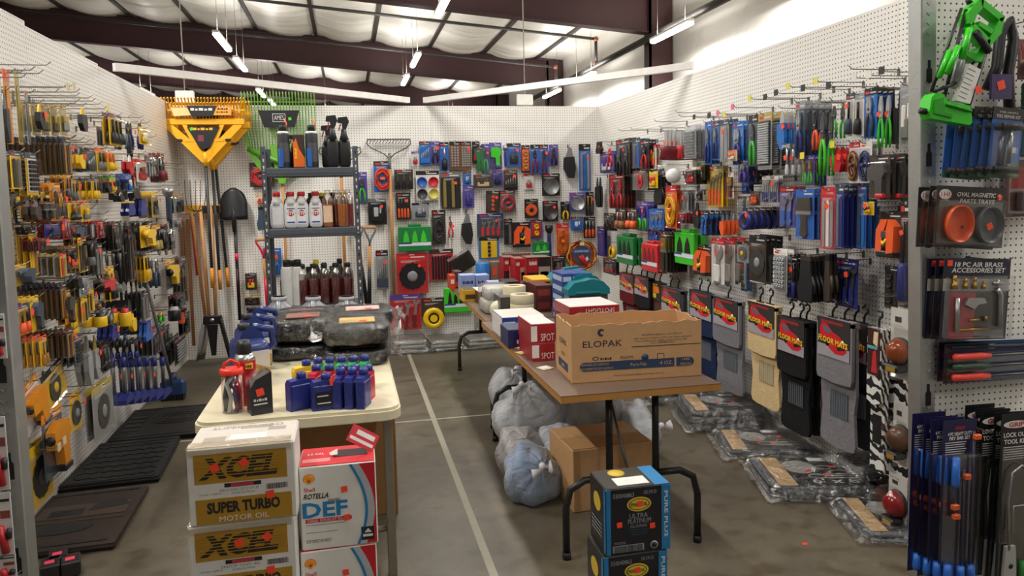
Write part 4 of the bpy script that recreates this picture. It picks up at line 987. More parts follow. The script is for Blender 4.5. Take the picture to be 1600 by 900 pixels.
mb.build('black_head', t)
mb = MB()
for i in range(7): mb.tube([(-.05+.027*i, -.04, .01), (-.05+.027*i, -.06, -.06)], .004, BLK, 4)
mb.build('teeth', t)
for i, (x0, y0, x1, y1, m, lb) in enumerate(((293, 345, 303, 540, 'a5713f', 'long brown wooden handle leaning in the corner behind the pitchfork'), (284, 345, 291, 470, '8f6238', 'brown wooden pole leftmost in the left corner'), (300, 340, 309, 430, 'd21f2e', 'slim red pole behind the pitchfork'))):
    a = bw(x1, y1, .06); b = bw(x0, y0, .06); t = thing('wooden_pole', lb, 'pole', a)
    shaft([(0, 0, 0), tuple(b-a)], .016, mat(m, .55)).build('pole', t); mb = MB(); d = b-a; mb.ball(tuple(d), .017, .017, .017, mat(m, .5)); mb.build('rounded_end', t)
# post hole digger
p = bw(336, 562, .3); p.z = max(p.z, .02); t = thing('post_hole_digger', 'post hole digger with two wooden handles and black clamshell blades', 'digger', p)
sz = .38
for s, (px, py) in ((-1, (313, 322)), (1, (329, 320))):
    b = at(px, py, y=BY-.1)-p; shaft([(s*.03, 0, .36), tuple(b)], .017, WOOD).build('handle', t)
    mb = MB(); v = []; f = []
    for i in range(6):
        for k in range(6):
            u = i/5; w = k/5; ang = (w-.5)*1.5; v.append((s*(.05+.13*(1-u)*.6+.03*math.cos(ang*2))+.09*math.sin(ang)*0+s*.05*(w-.5), -.09*math.sin(ang)*1.2, .40*u))
    for i in range(5):
        for k in range(5): a = i*6+k; f.append((a, a+1, a+7, a+6))
    mb.add(v, f, STEEL if s < 0 else BLK, True); o = mb.build('blade', t); md = o.modifiers.new('thick', 'SOLIDIFY'); md.thickness = .005
mb = MB(); mb.box(-.08, .08, -.03, .03, .34, .42, BLK, .006); mb.lathe([(.02, -.04), (.02, .04)], (0, 0, .38), STEEL, 8, 'y'); mb.build('pivot', t)
mb = MB(); mb.prism([(-.05, .34), (.05, .34), (.02, .05), (-.02, .05)], -.05, -.035, BLK); mb.build('centre_plate', t)
# D handled spades
def d_spade(px, py, px2, py2, label, yoke, low, off=.06):
    p = bw(px2, py2, off); b = bw(px, py, off); L = b.z-p.z; t = thing('d_handle_spade', label, 'spade', p)
    t.rotation_euler = (0, math.atan2(b.x-p.x, L), 0)
    mb = MB(); mb.box(-.062, .062, -.014, .014, L-.028, L, WOOD, .008); mb.build('hand_grip', t)
    mb = MB()
    for s in (-1, 1): mb.tube([(s*.055, 0, L-.01), (s*.052, 0, L-.05), (s*.02, 0, L-.11), (0, 0, L-.16), (0, 0, L-.26)], .011, yoke)
    mb.build('yoke', t); shaft([(0, 0, .3), (0, 0, L-.2)], .016, WOOD).build('shaft', t)
    mb = MB(); mb.tube([(0, 0, L*.28), (0, 0, L*.52)], .0168, mat('2a2a22', .5) if low is BLK else mat('d89050', .5)); mb.build('shaft_label', t)
    mb = MB(); mb.tube([(0, 0, 0), (0, -.01, .28), (0, 0, .42)], [.026, .022, .018], low); mb.prism([(-.09, 0), (.09, 0), (.09, -.28), (.0, -.31), (-.09, -.28)], -.012, -.008, low); mb.build('blade', t)
    return t
RS = mat('cf2038', .4)
d_spade(409, 372, 421, 500, 'red D handled spade beside the left post of the shelf unit', RS, RS)
d_spade(557, 353, 574, 482, 'D handled spade with black yoke, partly behind the right shelf post', GRY, BLK)
d_spade(578, 353, 577, 486, 'D handled spade with black yoke, hanging right of the shelf unit', GRY, BLK, .17)
# bow rakes
def bow_rake(px, py, pyb, hw, label):
    p = bw(px, pyb, .06); z = bw(px, py, .06).z-p.z; t = thing('bow_rake', label, 'rake', p)
    shaft([(0, 0, 0), (0, 0, z-.3)], .016, WOOD).build('handle', t); shaft([(0, 0, z-.32), (0, 0, z-.14)], .014, GRY).build('ferrule', t)
    mb = MB(); mb.box(-hw, hw, -.01, .01, z-.012, z, DSTEEL)
    for s in (-1, 1): mb.tube([(s*hw*.98, 0, z-.01), (s*hw, 0, z-.05), (s*hw*.8, 0, z-.09), (s*.05, 0, z-.15), (0, 0, z-.2)], .006, DSTEEL, 5)
    mb.build('bow', t); mb = MB()
    for i in range(14): x = -hw+.008+(2*hw-.016)*i/13; mb.tube([(x, 0, z), (x, -.05, z-.02), (x-.02, -.07, z-.05)], .004, DSTEEL, 4)
    mb.build('teeth', t)
bow_rake(616, 217, 460, .215, 'steel bow rake with a long wooden handle hanging head up, fully in view'); bow_rake(541, 230, 470, .2, 'steel bow rake half hidden behind the right post of the shelf unit')
# square framed rubber strip packs above the left corner done; leaning pole with a blue head
a = at(272, 618, z=.03); b = at(228, 440, x=LX+.22); t = thing('push_broom', 'grey pole leaning on the left wall with a dark blue head on the floor', 'broom', a)
shaft([(0, 0, .05), tuple(b-a)], .012, GRY).build('pole', t); mb = MB(); mb.box(-.09, .09, -.05, .05, .0, .13, mat('25406e', .4), .02); mb.tube([(0, 0, .1), (0, 0, .18)], .03, mat('1c2f58', .4)); mb.build('head', t)
mb = MB()
for i in range(9): mb.box(-.088+.0195*i, -.076+.0195*i, -.045, .045, -.027, .01, BLK)
mb.build('bristles', t)

# ------------------------------------------------------------------ grey steel shelf unit with bottles
SHG = mat('565b63', .42, .2)
SX0, SX1, SY0, SY1 = -.645, .075, 6.25, 6.6
t = thing('steel_shelf_unit', 'grey slotted steel shelf unit holding bottles, against the back wall', 'shelf unit', ((SX0+SX1)/2, SY0, 0))
cx = (SX0+SX1)/2; HS = 1.96
for x in (SX0, SX1):
    for y in (SY0, SY1):
        s = 1 if x == SX0 else -1; u = 1 if y == SY0 else -1
        mb = MB(); x -= 0; mb.box(x-cx-.02, x-cx+.02, y-SY0, y-SY0+.003*u, 0, HS, SHG); mb.box(x-cx-.02*s, x-cx-.017*s, y-SY0, y-SY0+.04*u, 0, HS, SHG)
        for i in range(34):
            z = .06+.056*i
            if u == 1: mb.prism([(x-cx-.007, z+.012), (x-cx+.007, z+.012), (x-cx+.003, z-.012), (x-cx-.003, z-.012)], y-SY0-.0006, y-SY0-.0003, mat('d8d6d0', .6) if i % 3 else SLOT)
        mb.build('upright_post', t)
SZ = [at(480, 262, y=SY0).z, at(480, 357, y=SY0).z, at(490, 478, y=SY0).z, .1]
for z in SZ:
    mb = MB(); mb.box(SX0-cx+.02, SX1-cx-.02, 0, SY1-SY0, z-.012, z, SHG); mb.box(SX0-cx+.02, SX1-cx-.02, -.006, .006, z-.07, z, SHG, .004); mb.box(SX0-cx+.02, SX1-cx-.02, -.009, -.004, z-.045, z-.025, SHG); mb.box(SX0-cx+.02, SX1-cx-.02, SY1-SY0-.006, SY1-SY0, z-.07, z, SHG)
    mb.build('shelf_deck', t)
mb = MB()
for z in SZ[:3]:
    for x in (SX0-cx, SX1-cx):
        for d in (-.02, -.05): mb.lathe([(.007, 0), (.007, .004), (.003, .006)], (x, -.001, z+d), STEEL, 8, 'y')
mb.build('bolts', t)
def bottle(name, label, cat, loc, R, H, body, cap, fill=None, shape='jug', label_m=None, text=None, group=None, rz=0.):
    t = thing(name, label, cat, loc, rz, group); mb = MB()
    if shape == 'round': mb.lathe([(R*.9, 0), (R, .01), (R, H*.72), (R*.9, H*.79), (R*.55, H*.86), (R*.52, H*.92)], (0, 0, 0), body, 16)
    elif shape == 'can': mb.lathe([(R*.97, 0), (R, .006), (R, H*.78), (R*.97, H*.8)], (0, 0, 0), body, 16)
    else: mb.ball((0, 0, H*.36), R, R*.72, H*.36, body, 16, 10, .42); mb.lathe([(R*.85, H*.64), (R*.72, H*.76), (R*.45, H*.85), (R*.42, H*.9)], (0, 0, 0), body, 12)
    mb.build('bottle_body', t); mb = MB()
    if shape == 'can': mb.lathe([(R*.97, H*.8), (R*.85, H*.84), (R*.8, H*.845)], (0, 0, 0), WHITE, 14); mb.lathe([(R*.6, H*.845), (R*.6, H*.98), (R*.5, H)], (0, 0, 0), cap, 14)
    else: mb.lathe([(R*.5, H*.88), (R*.54, H*.89), (R*.54, H*.98), (R*.46, H)], (0, 0, 0), cap, 12)
    mb.build('cap', t)
    if fill is not None: mb = MB(); mb.lathe([(R*.86, .005), (R*.93, .015), (R*.93, H*.6), (R*.9, H*.62)], (0, 0, 0), fill, 14); mb.build('liquid', t)
    if label_m is not None:
        mb = MB(); yy = -R*1.01 if shape != 'jug' else -R*.735
        if shape == 'jug': mb.box(-R*.62, R*.62, yy-.001, yy+.004, H*.12, H*.56, label_m)
        else:
            P = [(R*1.012*math.sin(a), -R*1.012*math.cos(a)) for a in [(-1+.2*i)*.95 for i in range(11)]]
            v = [(x, y, z) for z in (H*.14, H*.58) for x, y in P]; mb.add(v, [(i, i+1, i+12, i+11) for i in range(10)], label_m, True); yy = -R*1.03
        if text: mb.ball((0, yy+.001, H*.42), R*.66, .003, H*.12, mat('b8283a', .4)); mb.text(text, 0, H*.42, yy-.003, R*.95, H*.1, WHITE, bold=.05); mb.box(-R*.55, R*.55, yy-.002, yy, H*.15, H*.19, mat('3050a8', .5)); mb.box(-R*.55, R*.55, yy-.002, yy, H*.53, H*.555, mat('30406a', .5))
        mb.build('front_label', t)
    return t
CLR = film(.15, (1, .98, .95)); TINTR, TINTO = film(.45, (.75, .05, .08), .05), film(.45, (.9, .45, .08), .05)
REDL, ORL = mat('8a1020', .2), mat('d07818', .2)
sh = lambda px, z, dy=.07: at(px, 300, y=SY0+dy).x
# top shelf
for px, lb in ((446, 'tall black and blue foam can with a red straw, left one on the top shelf'), (490, 'tall black and blue foam can with a red straw, right one on the top shelf')):
    b = bottle('spray_can', lb, 'spray can', (sh(px, 0), SY0+.09, SZ[0]), .05, .35, mat('2a2c33', .35), BLK, shape='can', label_m=mat('4a4a4c', .5), rz=.35)
    mb = MB(); mb.box(-.049, -.02, -.055, -.02, .01, .16, mat('1f5fb8', .4)); mb.build('blue_panel', b); mb = MB(); mb.tube([(.02, 0, .31), (.03, -.01, .36), (.015, 0, .4)], .006, mat('ff6a4a', .5)); mb.build('straw', b)
t = thing('boxed_cleaner', 'black and orange boxed product between the two foam cans', 'box', (sh(470, 0), SY0+.1, SZ[0])); mb = MB(); mb.box(-.045, .045, -.04, .04, 0, .27, mat('3a2a20', .45), .004); mb.build('carton', t)
mb = MB(); mb.prism([(-.044, .01), (.044, .01), (.044, .08), (0, .16), (-.02, .24), (-.044, .2)], -.0415, -.0405, mat('f07020', .45)); mb.text('~', -.025, .12, -.042, .08, .022, mat('f4d020', .5), rot=PI/2); mb.build('printed_flame', t)
for i, (px, lb) in enumerate(((510, 'black trigger spray bottle beside the right foam can'), (519, 'black trigger spray bottle in the middle of the top shelf'), (537, 'black trigger spray bottle by the right shelf post'), (458, 'small black pump bottle behind the orange box'))):
    h = (.36, .43, .42, .28)[i]; b = thing('trigger_spray', lb, 'spray bottle', (sh(px+4, 0), SY0+(.22, .1, .12, .2)[i], SZ[0])); mb = MB(); mb.ball((0, 0, h*.28), .05, .04, h*.28, BLK, 14, 8, .4); mb.lathe([(.045, h*.5), (.025, h*.66), (.02, h*.76)], (0, 0, 0), BLK, 10); mb.build('bottle_body', b)
    mb = MB(); mb.prism([(-.05, h*.88), (-.045, h*.98), (.03, h), (.045, h*.9), (.02, h*.76), (-.012, h*.76), (-.015, h*.87)], -.018, .018, BLK); mb.prism([(-.03, h*.86), (-.02, h*.86), (-.035, h*.72), (-.045, h*.72)], -.008, .008, mat('b03038', .5)); mb.build('trigger_head', b)
# second shelf: white additive bottles, amber and red jars
for i, px in enumerate((431, 453, 470, 492)):
    bottle('additive_bottle', ('white bottle with a red cap at the left post on the second shelf', 'white bottle with red oval emblem, second on the second shelf', 'white bottle with red oval emblem, third on the second shelf', 'white bottle with red oval emblem, fourth on the second shelf')[i], 'bottle', (sh(px, 0), SY0+.1, SZ[1]), .056, .3, mat('e4e4e6', .35), mat('c8262c', .4), shape='jug', label_m=mat('f2f2f4', .4), text='STP' if i else None)
for i, (px, fl, ti, lb) in enumerate(((511, ORL, TINTO, 'clear bottle of amber oil with a pale label on the second shelf'), (524, REDL, TINTR, 'clear bottle of red fluid between the amber bottles'), (534, ORL, TINTO, 'clear bottle of amber oil by the right post, second shelf'), (543, REDL, TINTR, 'clear bottle of dark red fluid right behind the right post'))):
    bottle('oil_bottle', lb, 'bottle', (sh(px, 0), SY0+(.1, .17, .1, .2)[i], SZ[1]), .045, .31, CLR, CLR, fl, 'round', mat('f0d0b0', .5) if i == 0 else None)
# third shelf row: dark caps, red bottles, white canisters
for i, px in enumerate((462, 480, 497, 515, 534)):
    bottle('red_oil_bottle', ('clear bottle of dark red oil, ' + ('first', 'second', 'third', 'fourth', 'fifth')[i] + ' from the left on the third shelf'), 'bottle', (sh(px+4, 0), SY0+.09, SZ[2]), .048, .34, CLR, BLK, mat('6a1020', .2), 'round')
for i, px in enumerate((440, 457)):
    bottle('white_canister', ('ribbed white canister with a black cap, ' + ('left', 'right')[i] + ' one on the third shelf'), 'canister', (sh(px+2, 0), SY0+.1, SZ[2]), .05, .38, mat('d6d6d4', .4), BLK, shape='can')
for i in range(9):
    bottle('dark_bottle', 'black oil bottle in the back row of the third shelf', 'bottle', (SX0+.1+.065*i, SY0+.27, SZ[2]), .042, .3+.03*((i*5) % 3), mat('22242a', .3), mat(('e0d020', '1c1b1d', '2a7a30', '1c1b1d')[i % 4], .4), shape='jug', group='black bottles at the back of the third shelf')
for i in range(6):
    bottle('brown_bottle', 'dark brown bottle in the back row of the second shelf', 'bottle', (SX0+.16+.09*i, SY0+.28, SZ[1]), .042, .29, mat('2c211c', .3), mat(('1c1b1d', 'e0d020')[i % 2], .4), shape='round', group='brown bottles at the back of the second shelf')
# ------------------------------------------------------------------ cream table and what stands on it
TZ = .74
t = thing('folding_table', 'cream plastic folding table with rounded corners, left of the aisle', 'table', (-.208, 3.76, 0))
def rrect(x0, x1, y0, y1, r, n=5):
    P = []
    for cx_, cy_, a in ((x1-r, y1-r, 0), (x0+r, y1-r, PI/2), (x0+r, y0+r, PI), (x1-r, y0+r, 1.5*PI)):
        P += [(cx_+r*math.cos(a+PI/2*i/n), cy_+r*math.sin(a+PI/2*i/n)) for i in range(n+1)]
    return P
TOPM = mat('ddd3b4', .42)
mb = MB(); mb.zprism(rrect(-.38, .38, -.93, .91, .07), TZ-.045, TZ-.012, TOPM); mb.zprism(rrect(-.372, .372, -.922, .902, .065), TZ-.05, TZ, TOPM)
mb.build('table_top', t)
LEGM = mat('8a8272', .45, .5)
for y in (-.78, .76):
    for x in (-.33, .33): mb = MB(); mb.box(x-.018, x+.018, y-.018, y+.018, 0, TZ-.05, LEGM, .004); mb.build('leg', t)
    mb = MB(); mb.tube([(-.33, y, .2), (.33, y, .2)], .012, LEGM); mb.build('crossbar', t)
# film wrapped black cushions
PLAS = film(.075, rough=.13, bump=1.); QB = mat('161616', .8, 0, .6, spec=.3)
def pillow_pack(px0, px1, pyb, pyt, y, dy, label, light=None):
    a, b = at(px0, pyb, y=y), at(px1, pyb, y=y); z0 = max(a.z, TZ) if pyb < 585 else TZ; z1 = at((px0+px1)/2, pyt, y=y).z; w = (b-a).length/2; h = (z1-z0)/2
    t = thing('wrapped_cushion', label, 'cushion pack', ((a.x+b.x)/2, y+dy, z0))
    rnd = random.Random(int(px0*7+pyb)); ph = [rnd.uniform(0, 6) for _ in range(6)]
    wob = lambda k: lambda x, y_, z: (x*(1+k*.03*math.sin(7*z+ph[0]+3*y_)), y_*(1+k*.03*math.sin(6*x+ph[1])), z*(1+k*.05*math.sin(5*x+ph[2])+k*.04*math.sin(7*y_+ph[3])))
    mb = MB(); mb.ball((0, 0, h), w*.94, dy*.95, h*.95, QB, 28, 14, .35, wob(1)); mb.build('cushion', t)
    mb = MB(); mb.ball((0, 0, h), w, dy, h*1.0, PLAS, 40, 18, .38, wob(1.6))
    for s in (-1, 1):                        # crumpled film ears at the ends
        v = []; f = []
        for i in range(9):
            for k in range(4): v.append((s*(w*.97+.02*k+.008*rnd.random()), -dy*.9+dy*1.8*i/8, h*(1.0+.5*(rnd.random()-.5)*(1+k*.6))))
        for i in range(8):
            for k in range(3): q = i*4+k; f.append((q, q+1, q+5, q+4))
        mb.add(v, f, PLAS, True)
    mb.build('clear_film', t)
    mb = MB(); lm = mat(light or '6a4a3a', .5); mb.box(-w*.5, w*.55, -dy*.6, dy*.1, h*1.93, h*2.0+.003, lm, .002); sticker(mb, w*.2, 0, 0, .018); mb.v[-8:] = [(p[0], -dy*.5-p[2]*1.0, h*2.0+.0045+(p[1] > -.0003)*-.001) for p in mb.v[-8:]]
    mb.build('paper_insert', t)
    return t
pillow_pack(416, 522, 588, 540, 3.78, .2, 'black cushion in clear film at the bottom of the left stack on the cream table')
pillow_pack(420, 522, 541, 500, 3.78, .2, 'black cushion in clear film on top of the left stack on the cream table', '8a5a50')
pillow_pack(505, 613, 601, 548, 3.56, .2, 'black cushion in clear film at the bottom of the right stack on the cream table')
pillow_pack(503, 613, 549, 508, 3.56, .2, 'black cushion in clear film, middle of the right stack, with a yellow edged paper', 'c8a860')
pillow_pack(515, 618, 516, 487, 4.02, .18, 'black cushion in clear film with a pale red printed paper, rear of the right stack', 'd8b0a8')
pillow_pack(425, 520, 512, 490, 4.2, .16, 'thin black wrapped cushion behind the left stack')
# grey funnels' jugs at the far end
for i, px in enumerate((438, 491, 543)):
    p = at(px, 505, y=4.55); p.z = TZ
    t = thing('grey_jug', ('silver grey jug, ' + ('left', 'middle', 'right')[i] + ' of three behind the cushions'), 'jug', p); h = at(px, 463, y=4.55).z-TZ; JM = mat('8e9094', .35, .3)
    mb = MB(); mb.ball((0, 0, h*.35), .095, .07, h*.36, JM, 16, 10, .4); mb.lathe([(.085, h*.55), (.07, h*.75), (.04, h*.86), (.04, h)], (0, 0, 0), JM, 14); mb.build('jug_body', t)
    mb = MB(); mb.tube([(0, -.06, h*.5), (-.0, -.085, h*.7), (0, -.05, h*.88)], .016, JM); mb.lathe([(.044, h*.9), (.046, h*.93), (.044, h)], (0, 0, 0), mat('a4a6aa', .3), 12); mb.build('handle', t)
# blue jugs in a row along the left edge
JB = mat('26356e', .3)
for i, (px, pyb, pyt, y) in enumerate(((392, 592, 505, 3.42), (397, 572, 490, 3.72), (403, 555, 478, 4.02))):
    p = at(px, pyb, y=y); p.z = TZ; h = at(px, pyt, y=y).z-TZ
    t = thing('blue_jug', ('navy blue jug with a black cap, ' + ('front', 'middle', 'back')[i] + ' of three on the cream table'), 'jug', p, .45)
    mb = MB(); mb.ball((0, 0, h*.38), .065, .11, h*.38, JB, 18, 10, .38); mb.prism([(-.06, h*.7), (.06, h*.7), (.05, h*.84), (-.0, h*.97), (-.035, h*.9)], -.03, .03, JB); mb.build('jug_body', t)
    mb = MB(); mb.tube([(.02, 0, h*.93), (.1, .0, h*.86), (.11, 0, h*.6), (.06, 0, h*.5)], .018, JB, 8); mb.build('handle', t)
    mb = MB(); mb.lathe([(.026, h*.92), (.028, h*.93), (.026, h*1.0), (.02, h*1.01)], (-.02, 0, 0), BLK, 12); mb.build('cap', t)
    mb = MB(); mb.box(-.05, .05, -.1135, -.1095, h*.12, h*.6, mat('c8c4c0', .4)); mb.prism([(-.05, h*.12), (.05, h*.12), (.05, h*.3), (-.05, h*.45)], -.1145, -.113, mat('b88a3a', .4)); mb.build('front_label', t)
# red spray can, rope jar, black boxed bottle
p = at(384, 634, z=TZ); h = at(384, 531, y=p.y+.03).z-TZ
t = thing('red_spray_can', 'red spray can with a black cap on the cream table', 'spray can', (p.x, p.y+.03, TZ)); mb = MB(); R = .042
mb.lathe([(R*.97, 0), (R, .008), (R, h*.68), (R*.9, h*.74)], (0, 0, 0), mat('b81c2a', .3), 20); mb.build('can', t); mb = MB(); mb.lathe([(R*.98, h*.69), (R*.97, h*.72), (R*.75, h*.79)], (0, 0, 0), STEEL, 18); mb.build('shoulder', t)
mb = MB(); mb.lathe([(R*.68, h*.78), (R*.7, h*.8), (R*.66, h*.93), (R*.5, h), (R*.3, h*.985)], (0, 0, 0), BLK, 16); mb.build('cap', t)
mb = MB(); mb.box(.008, .034, -R*1.06, -R*.6, h*.58, h*.66, mat('e8c02a', .4)); mb.text('~', .02, h*.62, -R*1.065, .02, .012, BLK); mb.build('yellow_label', t)
p = at(365, 643, z=TZ); h = at(365, 562, y=p.y).z-TZ; RO = mat('e8321c', .35)
t = thing('bungee_jar', 'clear jar of bungee cords with a red handled lid on the cream table', 'jar', p); mb = MB(); R = .04; mb.lathe([(R, 0), (R, h*.75)], (0, 0, 0), film(.06), 20); mb.build('clear_jar', t)
for k, c in enumerate(('c8243a', '2a3c9a', '2a8a4a', '1c1c20', 'c8c8cc', '6a2a50')):
    mb = MB(); a = k*1.05; q = random.Random(k); mb.tube([(.026*math.cos(a), .026*math.sin(a), .005), (.03*math.cos(a+.5), .03*math.sin(a+.5), h*.3), (.022*math.cos(a-.4), .022*math.sin(a-.4), h*.55), (.02*math.cos(a+.9), .02*math.sin(a+.9), h*.72)], .0085, mat(c, .5), 6); mb.build('bungee_cord', t)
mb = MB(); mb.lathe([(R*1.05, h*.73), (R*1.1, h*.75), (R*1.08, h*.83), (R*.9, h*.845)], (0, 0, 0), RO, 20); mb.tube([(-.028, 0, h*.83), (-.026, 0, h*.93), (0, 0, h), (.026, 0, h*.93), (.028, 0, h*.83)], .0055, RO); mb.build('lid', t)
p = at(405, 648, z=TZ); h = at(405, 578, y=p.y).z-TZ; t = thing('boxed_bottle', 'black boxed product with an orange sticker, at the front of the cream table', 'box', (p.x, p.y+.035, TZ), .35)
mb = MB(); mb.prism([(-.04, 0), (.04, 0), (.04, h*.93), (-.02, h*.78), (-.04, h*.6)], -.035, .035, mat('232428', .3)); mb.build('carton', t); mb = MB(); mb.prism([(-.04, h*.6), (-.02, h*.78), (.04, h*.93), (.02, h), (-.04, h*.8)], -.034, .034, film(.2)); mb.build('film_wrap', t)
mb = MB(); sticker(mb, -.005, h*.5, -.0355, .014); mb.text('~', -.005, h*.33, -.0358, .05, .012, PRINT); mb.box(-.03, .02, -.0358, -.035, h*.22, h*.25, PRINT); mb.build('front_print', t)
# little blue oil bottles
BL = mat('26307e', .3, 0, .35); 
def oil(px, pyb, pyt, rz, label, body, cap=BL, front=None, w=.046):
    e = .7 if rz > 1 else 1.
    p = at(px, pyb, z=TZ); h = at(px, pyt, y=p.y).z-TZ; t = thing('oil_bottle', label, 'oil bottle', (p.x, p.y+.02, TZ), rz)
    mb = MB(); mb.prism([(-w, 0), (w, 0), (w, h*.72), (w*.85, h*.8), (w*.2, h*.84), (-w*.85, h*.8), (-w, h*.7)], -.022*e, .022*e, body); mb.box(-w*.9, w*.9, -.025*e, .025*e, .008, h*.7, body, .004); mb.build('bottle_body', t)
    mb = MB(); mb.lathe([(.017, h*.82), (.019, h*.84), (.018, h*.97), (.012, h)], (w*.25, 0, 0), cap, 12); mb.build('cap', t)
    if front: mb = MB(); mb.box(-w*.72, w*.72, -.0285, -.0265, h*.12, h*.52, mat(front, .4)); mb.box(-w*.6, w*.3, -.0292, -.028, h*.4, h*.43, PRINT); mb.box(-w*.6, w*.5, -.0292, -.028, h*.2, h*.23, PRINT); mb.build('front_label', t)
    return t
oil(468, 641, 583, .5, 'plain blue oil bottle standing alone at the left of the front row', BL)
o = oil(506, 641, 585, .2, 'blue oil bottle with a black label and an orange sticker on top', BL, front='17181c'); mb = MB(); sticker(mb, .035, .11, -.03, .014); mb.build('price_sticker', o)
for i, px in enumerate((533, 551, 569)): oil(px, 637, 577, 1.25, 'blue oil bottle seen edge on, ' + ('left', 'middle', 'right')[i] + ' of three at the front right', BL)
oil(476, 618, 564, .3, 'yellow oil bottle with a blue cap, back row', mat('e8c830', .35))
for i, px in enumerate((497, 516, 535, 553, 571)): oil(px, 612-i, 561-i, 1.3, 'green sided oil bottle with a blue cap, ' + ('first', 'second', 'third', 'fourth', 'fifth')[i] + ' in the back row', mat('2f9a58', .35))
for i, px in enumerate((494, 515, 537, 556, 576)): oil(px, 626, 572, 1.25, 'red sided oil bottle with a blue cap, ' + ('first', 'second', 'third', 'fourth', 'fifth')[i] + ' in the middle row', mat('c02a3c', .35))

# ------------------------------------------------------------------ brown folding tables end to end
WT = mat('6e5a4c', .4); BAND = mat('b8813f', .45); TUBE = mat('18181a', .4); TUBE2 = mat('3a2a22', .4)
def brown_table(x0, x1, y0, y1, label, tm, skew=0.):
    cx, cy = (x0+x1)/2, (y0+y1)/2; w, d = (x1-x0)/2, (y1-y0)/2; t = thing('folding_table', label, 'table', (cx, cy, 0), skew)
    mb = MB(); mb.box(-w, w, -d, d, TZ-.004, TZ, WT); mb.build('table_top', t); mb = MB(); mb.box(-w, w, -d, d, TZ-.03, TZ-.0041, BAND); mb.build('edge_band', t)
    for s in (-1, 1):
        y = s*(d-.12)
        for sx in (-1, 1):
            mb = MB(); mb.tube([(sx*w*.30, y, TZ-.03), (sx*w*.30, y, .33)], .016, tm, 8); mb.tube([(sx*w*.30, y, .335), (sx*w*.62, y, .335), (sx*w*.8, y, .3), (sx*w*.86, y, .22), (sx*w*.86, y, .01)], .016, tm, 8)
            mb.lathe([(.019, 0), (.019, .03)], (sx*w*.86, y, 0), BLK, 10); mb.build('leg', t)
        mb = MB(); mb.tube([(-w*.30, y, .335), (w*.30, y, .335)], .014, tm, 8); mb.build('leg_crossbar', t)
        mb = MB(); mb.tube([(-w*.05, y, .34), (0, y-s*.2, .5), (.02, y-s*.42, TZ-.03)], .007, DSTEEL, 5); mb.build('folding_brace', t)
brown_table(.80, 1.50, 2.80, 4.60, 'brown topped folding table nearest the front, with black tube legs', TUBE)
brown_table(.845, 1.56, 4.615, 6.50, 'brown topped folding table at the back, with dark brown tube legs', TUBE2, -.012)
# open carton with dark print
CARD = mat('c89d6e', .7); CIN = mat('b48a5a', .75); INK = mat('2e3140', .6); INKB = mat('2c405f', .55)
a, b = at(894, 601, z=TZ), at(1096, 588, z=TZ); ang = math.atan2(b.y-a.y, b.x-a.x); w = (b-a).length; d = .3; h = at(895, 510, y=a.y).z-TZ+.003
t = thing('open_carton', 'large open brown carton with torn rim on the front brown table', 'carton', (a.x, a.y, TZ), ang)
def ragged(x0, y0, x1, y1, n, seed):
    q = random.Random(seed); return [(x0+(x1-x0)*i/n, y0+(y1-y0)*i/n, h+(q.uniform(-.007, .004) if 0 < i < n else 0)) for i in range(n+1)]
def wall_(mb, pts, dx, dy):
    v = []; f = []
    for x, y, z in pts: v += [(x, y, 0), (x, y, z), (x+dx, y+dy, 0), (x+dx, y+dy, z)]
    for i in range(len(pts)-1): a = i*4; f += [(a, a+4, a+5, a+1), (a+2, a+3, a+7, a+6), (a+1, a+5, a+7, a+3), (a, a+2, a+6, a+4)]
    mb.add(v, f, CARD)
mb = MB(); wall_(mb, ragged(0, 0, w, 0, 26, 1), 0, .005); wall_(mb, ragged(0, d, w, d, 26, 2), 0, -.005); wall_(mb, ragged(0, 0, 0, d, 14, 3), .005, 0); wall_(mb, ragged(w, 0, w, d, 14, 4), -.005, 0); mb.box(0, w, 0, d, .001, .006, CIN); mb.build('carton_walls', t)
X = lambda px: w*(px-895)/(1096-895); 
def Z(py, px=995): yb = 601-(px-895)*13/201; yt = 510-(px-895)*8/201; return h*(yb-py)/(yb-yt)
mb = MB(); Y = -.0008
mb.text('ELOPAK', X(942), Z(538, 942), Y, X(972)-X(912), .028, INK, bold=.004)
mb.prism(arc(X(940), Z(521, 940), .016, .016, .6, 5.2, 14)+arc(X(940)+.004, Z(521, 940), .008, .008, 5.2, .6, 10), Y, Y+.0006, INK)
for k, (s, py, px0, px1) in enumerate((('ELOPAK MEXICO, S.A. DE C.V.', 524, 1003, 1066), ('Calle Valle del Guadiana #270, Col. Parque Industrial', 529, 989, 1080), ('Gomez Palacio, C.P. 35078, Gomez Palacio, Dgo.', 533, 992, 1074), ('R.F.C. EME980514GC1', 536, 1017, 1053))):
    mb.text(s, X((px0+px1)/2), Z(py, 1035), Y, X(px1)-X(px0), .0085, INK)
mb.box(X(986), X(1094), Y, Y+.0006, Z(541, 1040), Z(540, 1040), INK)
mb.prism(arc(X(931), Z(561, 931), .014, .009, 0, 2*PI, 14)+arc(X(931), Z(561, 931), .010, .006, 2*PI, 0, 14), Y, Y+.0006, INK); mb.text('~', X(947), Z(561, 947), Y, .05, .012, INK); mb.text('FDA/IMS', X(979), Z(559, 979), Y, .057, .013, INK); mb.text('CERTIFIED', X(979), Z(564, 979), Y, .04, .006, INK)
mb.lathe([(.016, 0), (.016, .0006)], (X(1007), Y+.0006, Z(559, 1007)), INKB, 16, 'y'); mb.box(X(1026), X(1037), Y, Y+.0006, Z(562, 1031), Z(553, 1031), INK); mb.box(X(1027), X(1036), Y-.0004, Y, Z(561, 1031), Z(554, 1031), CARD)
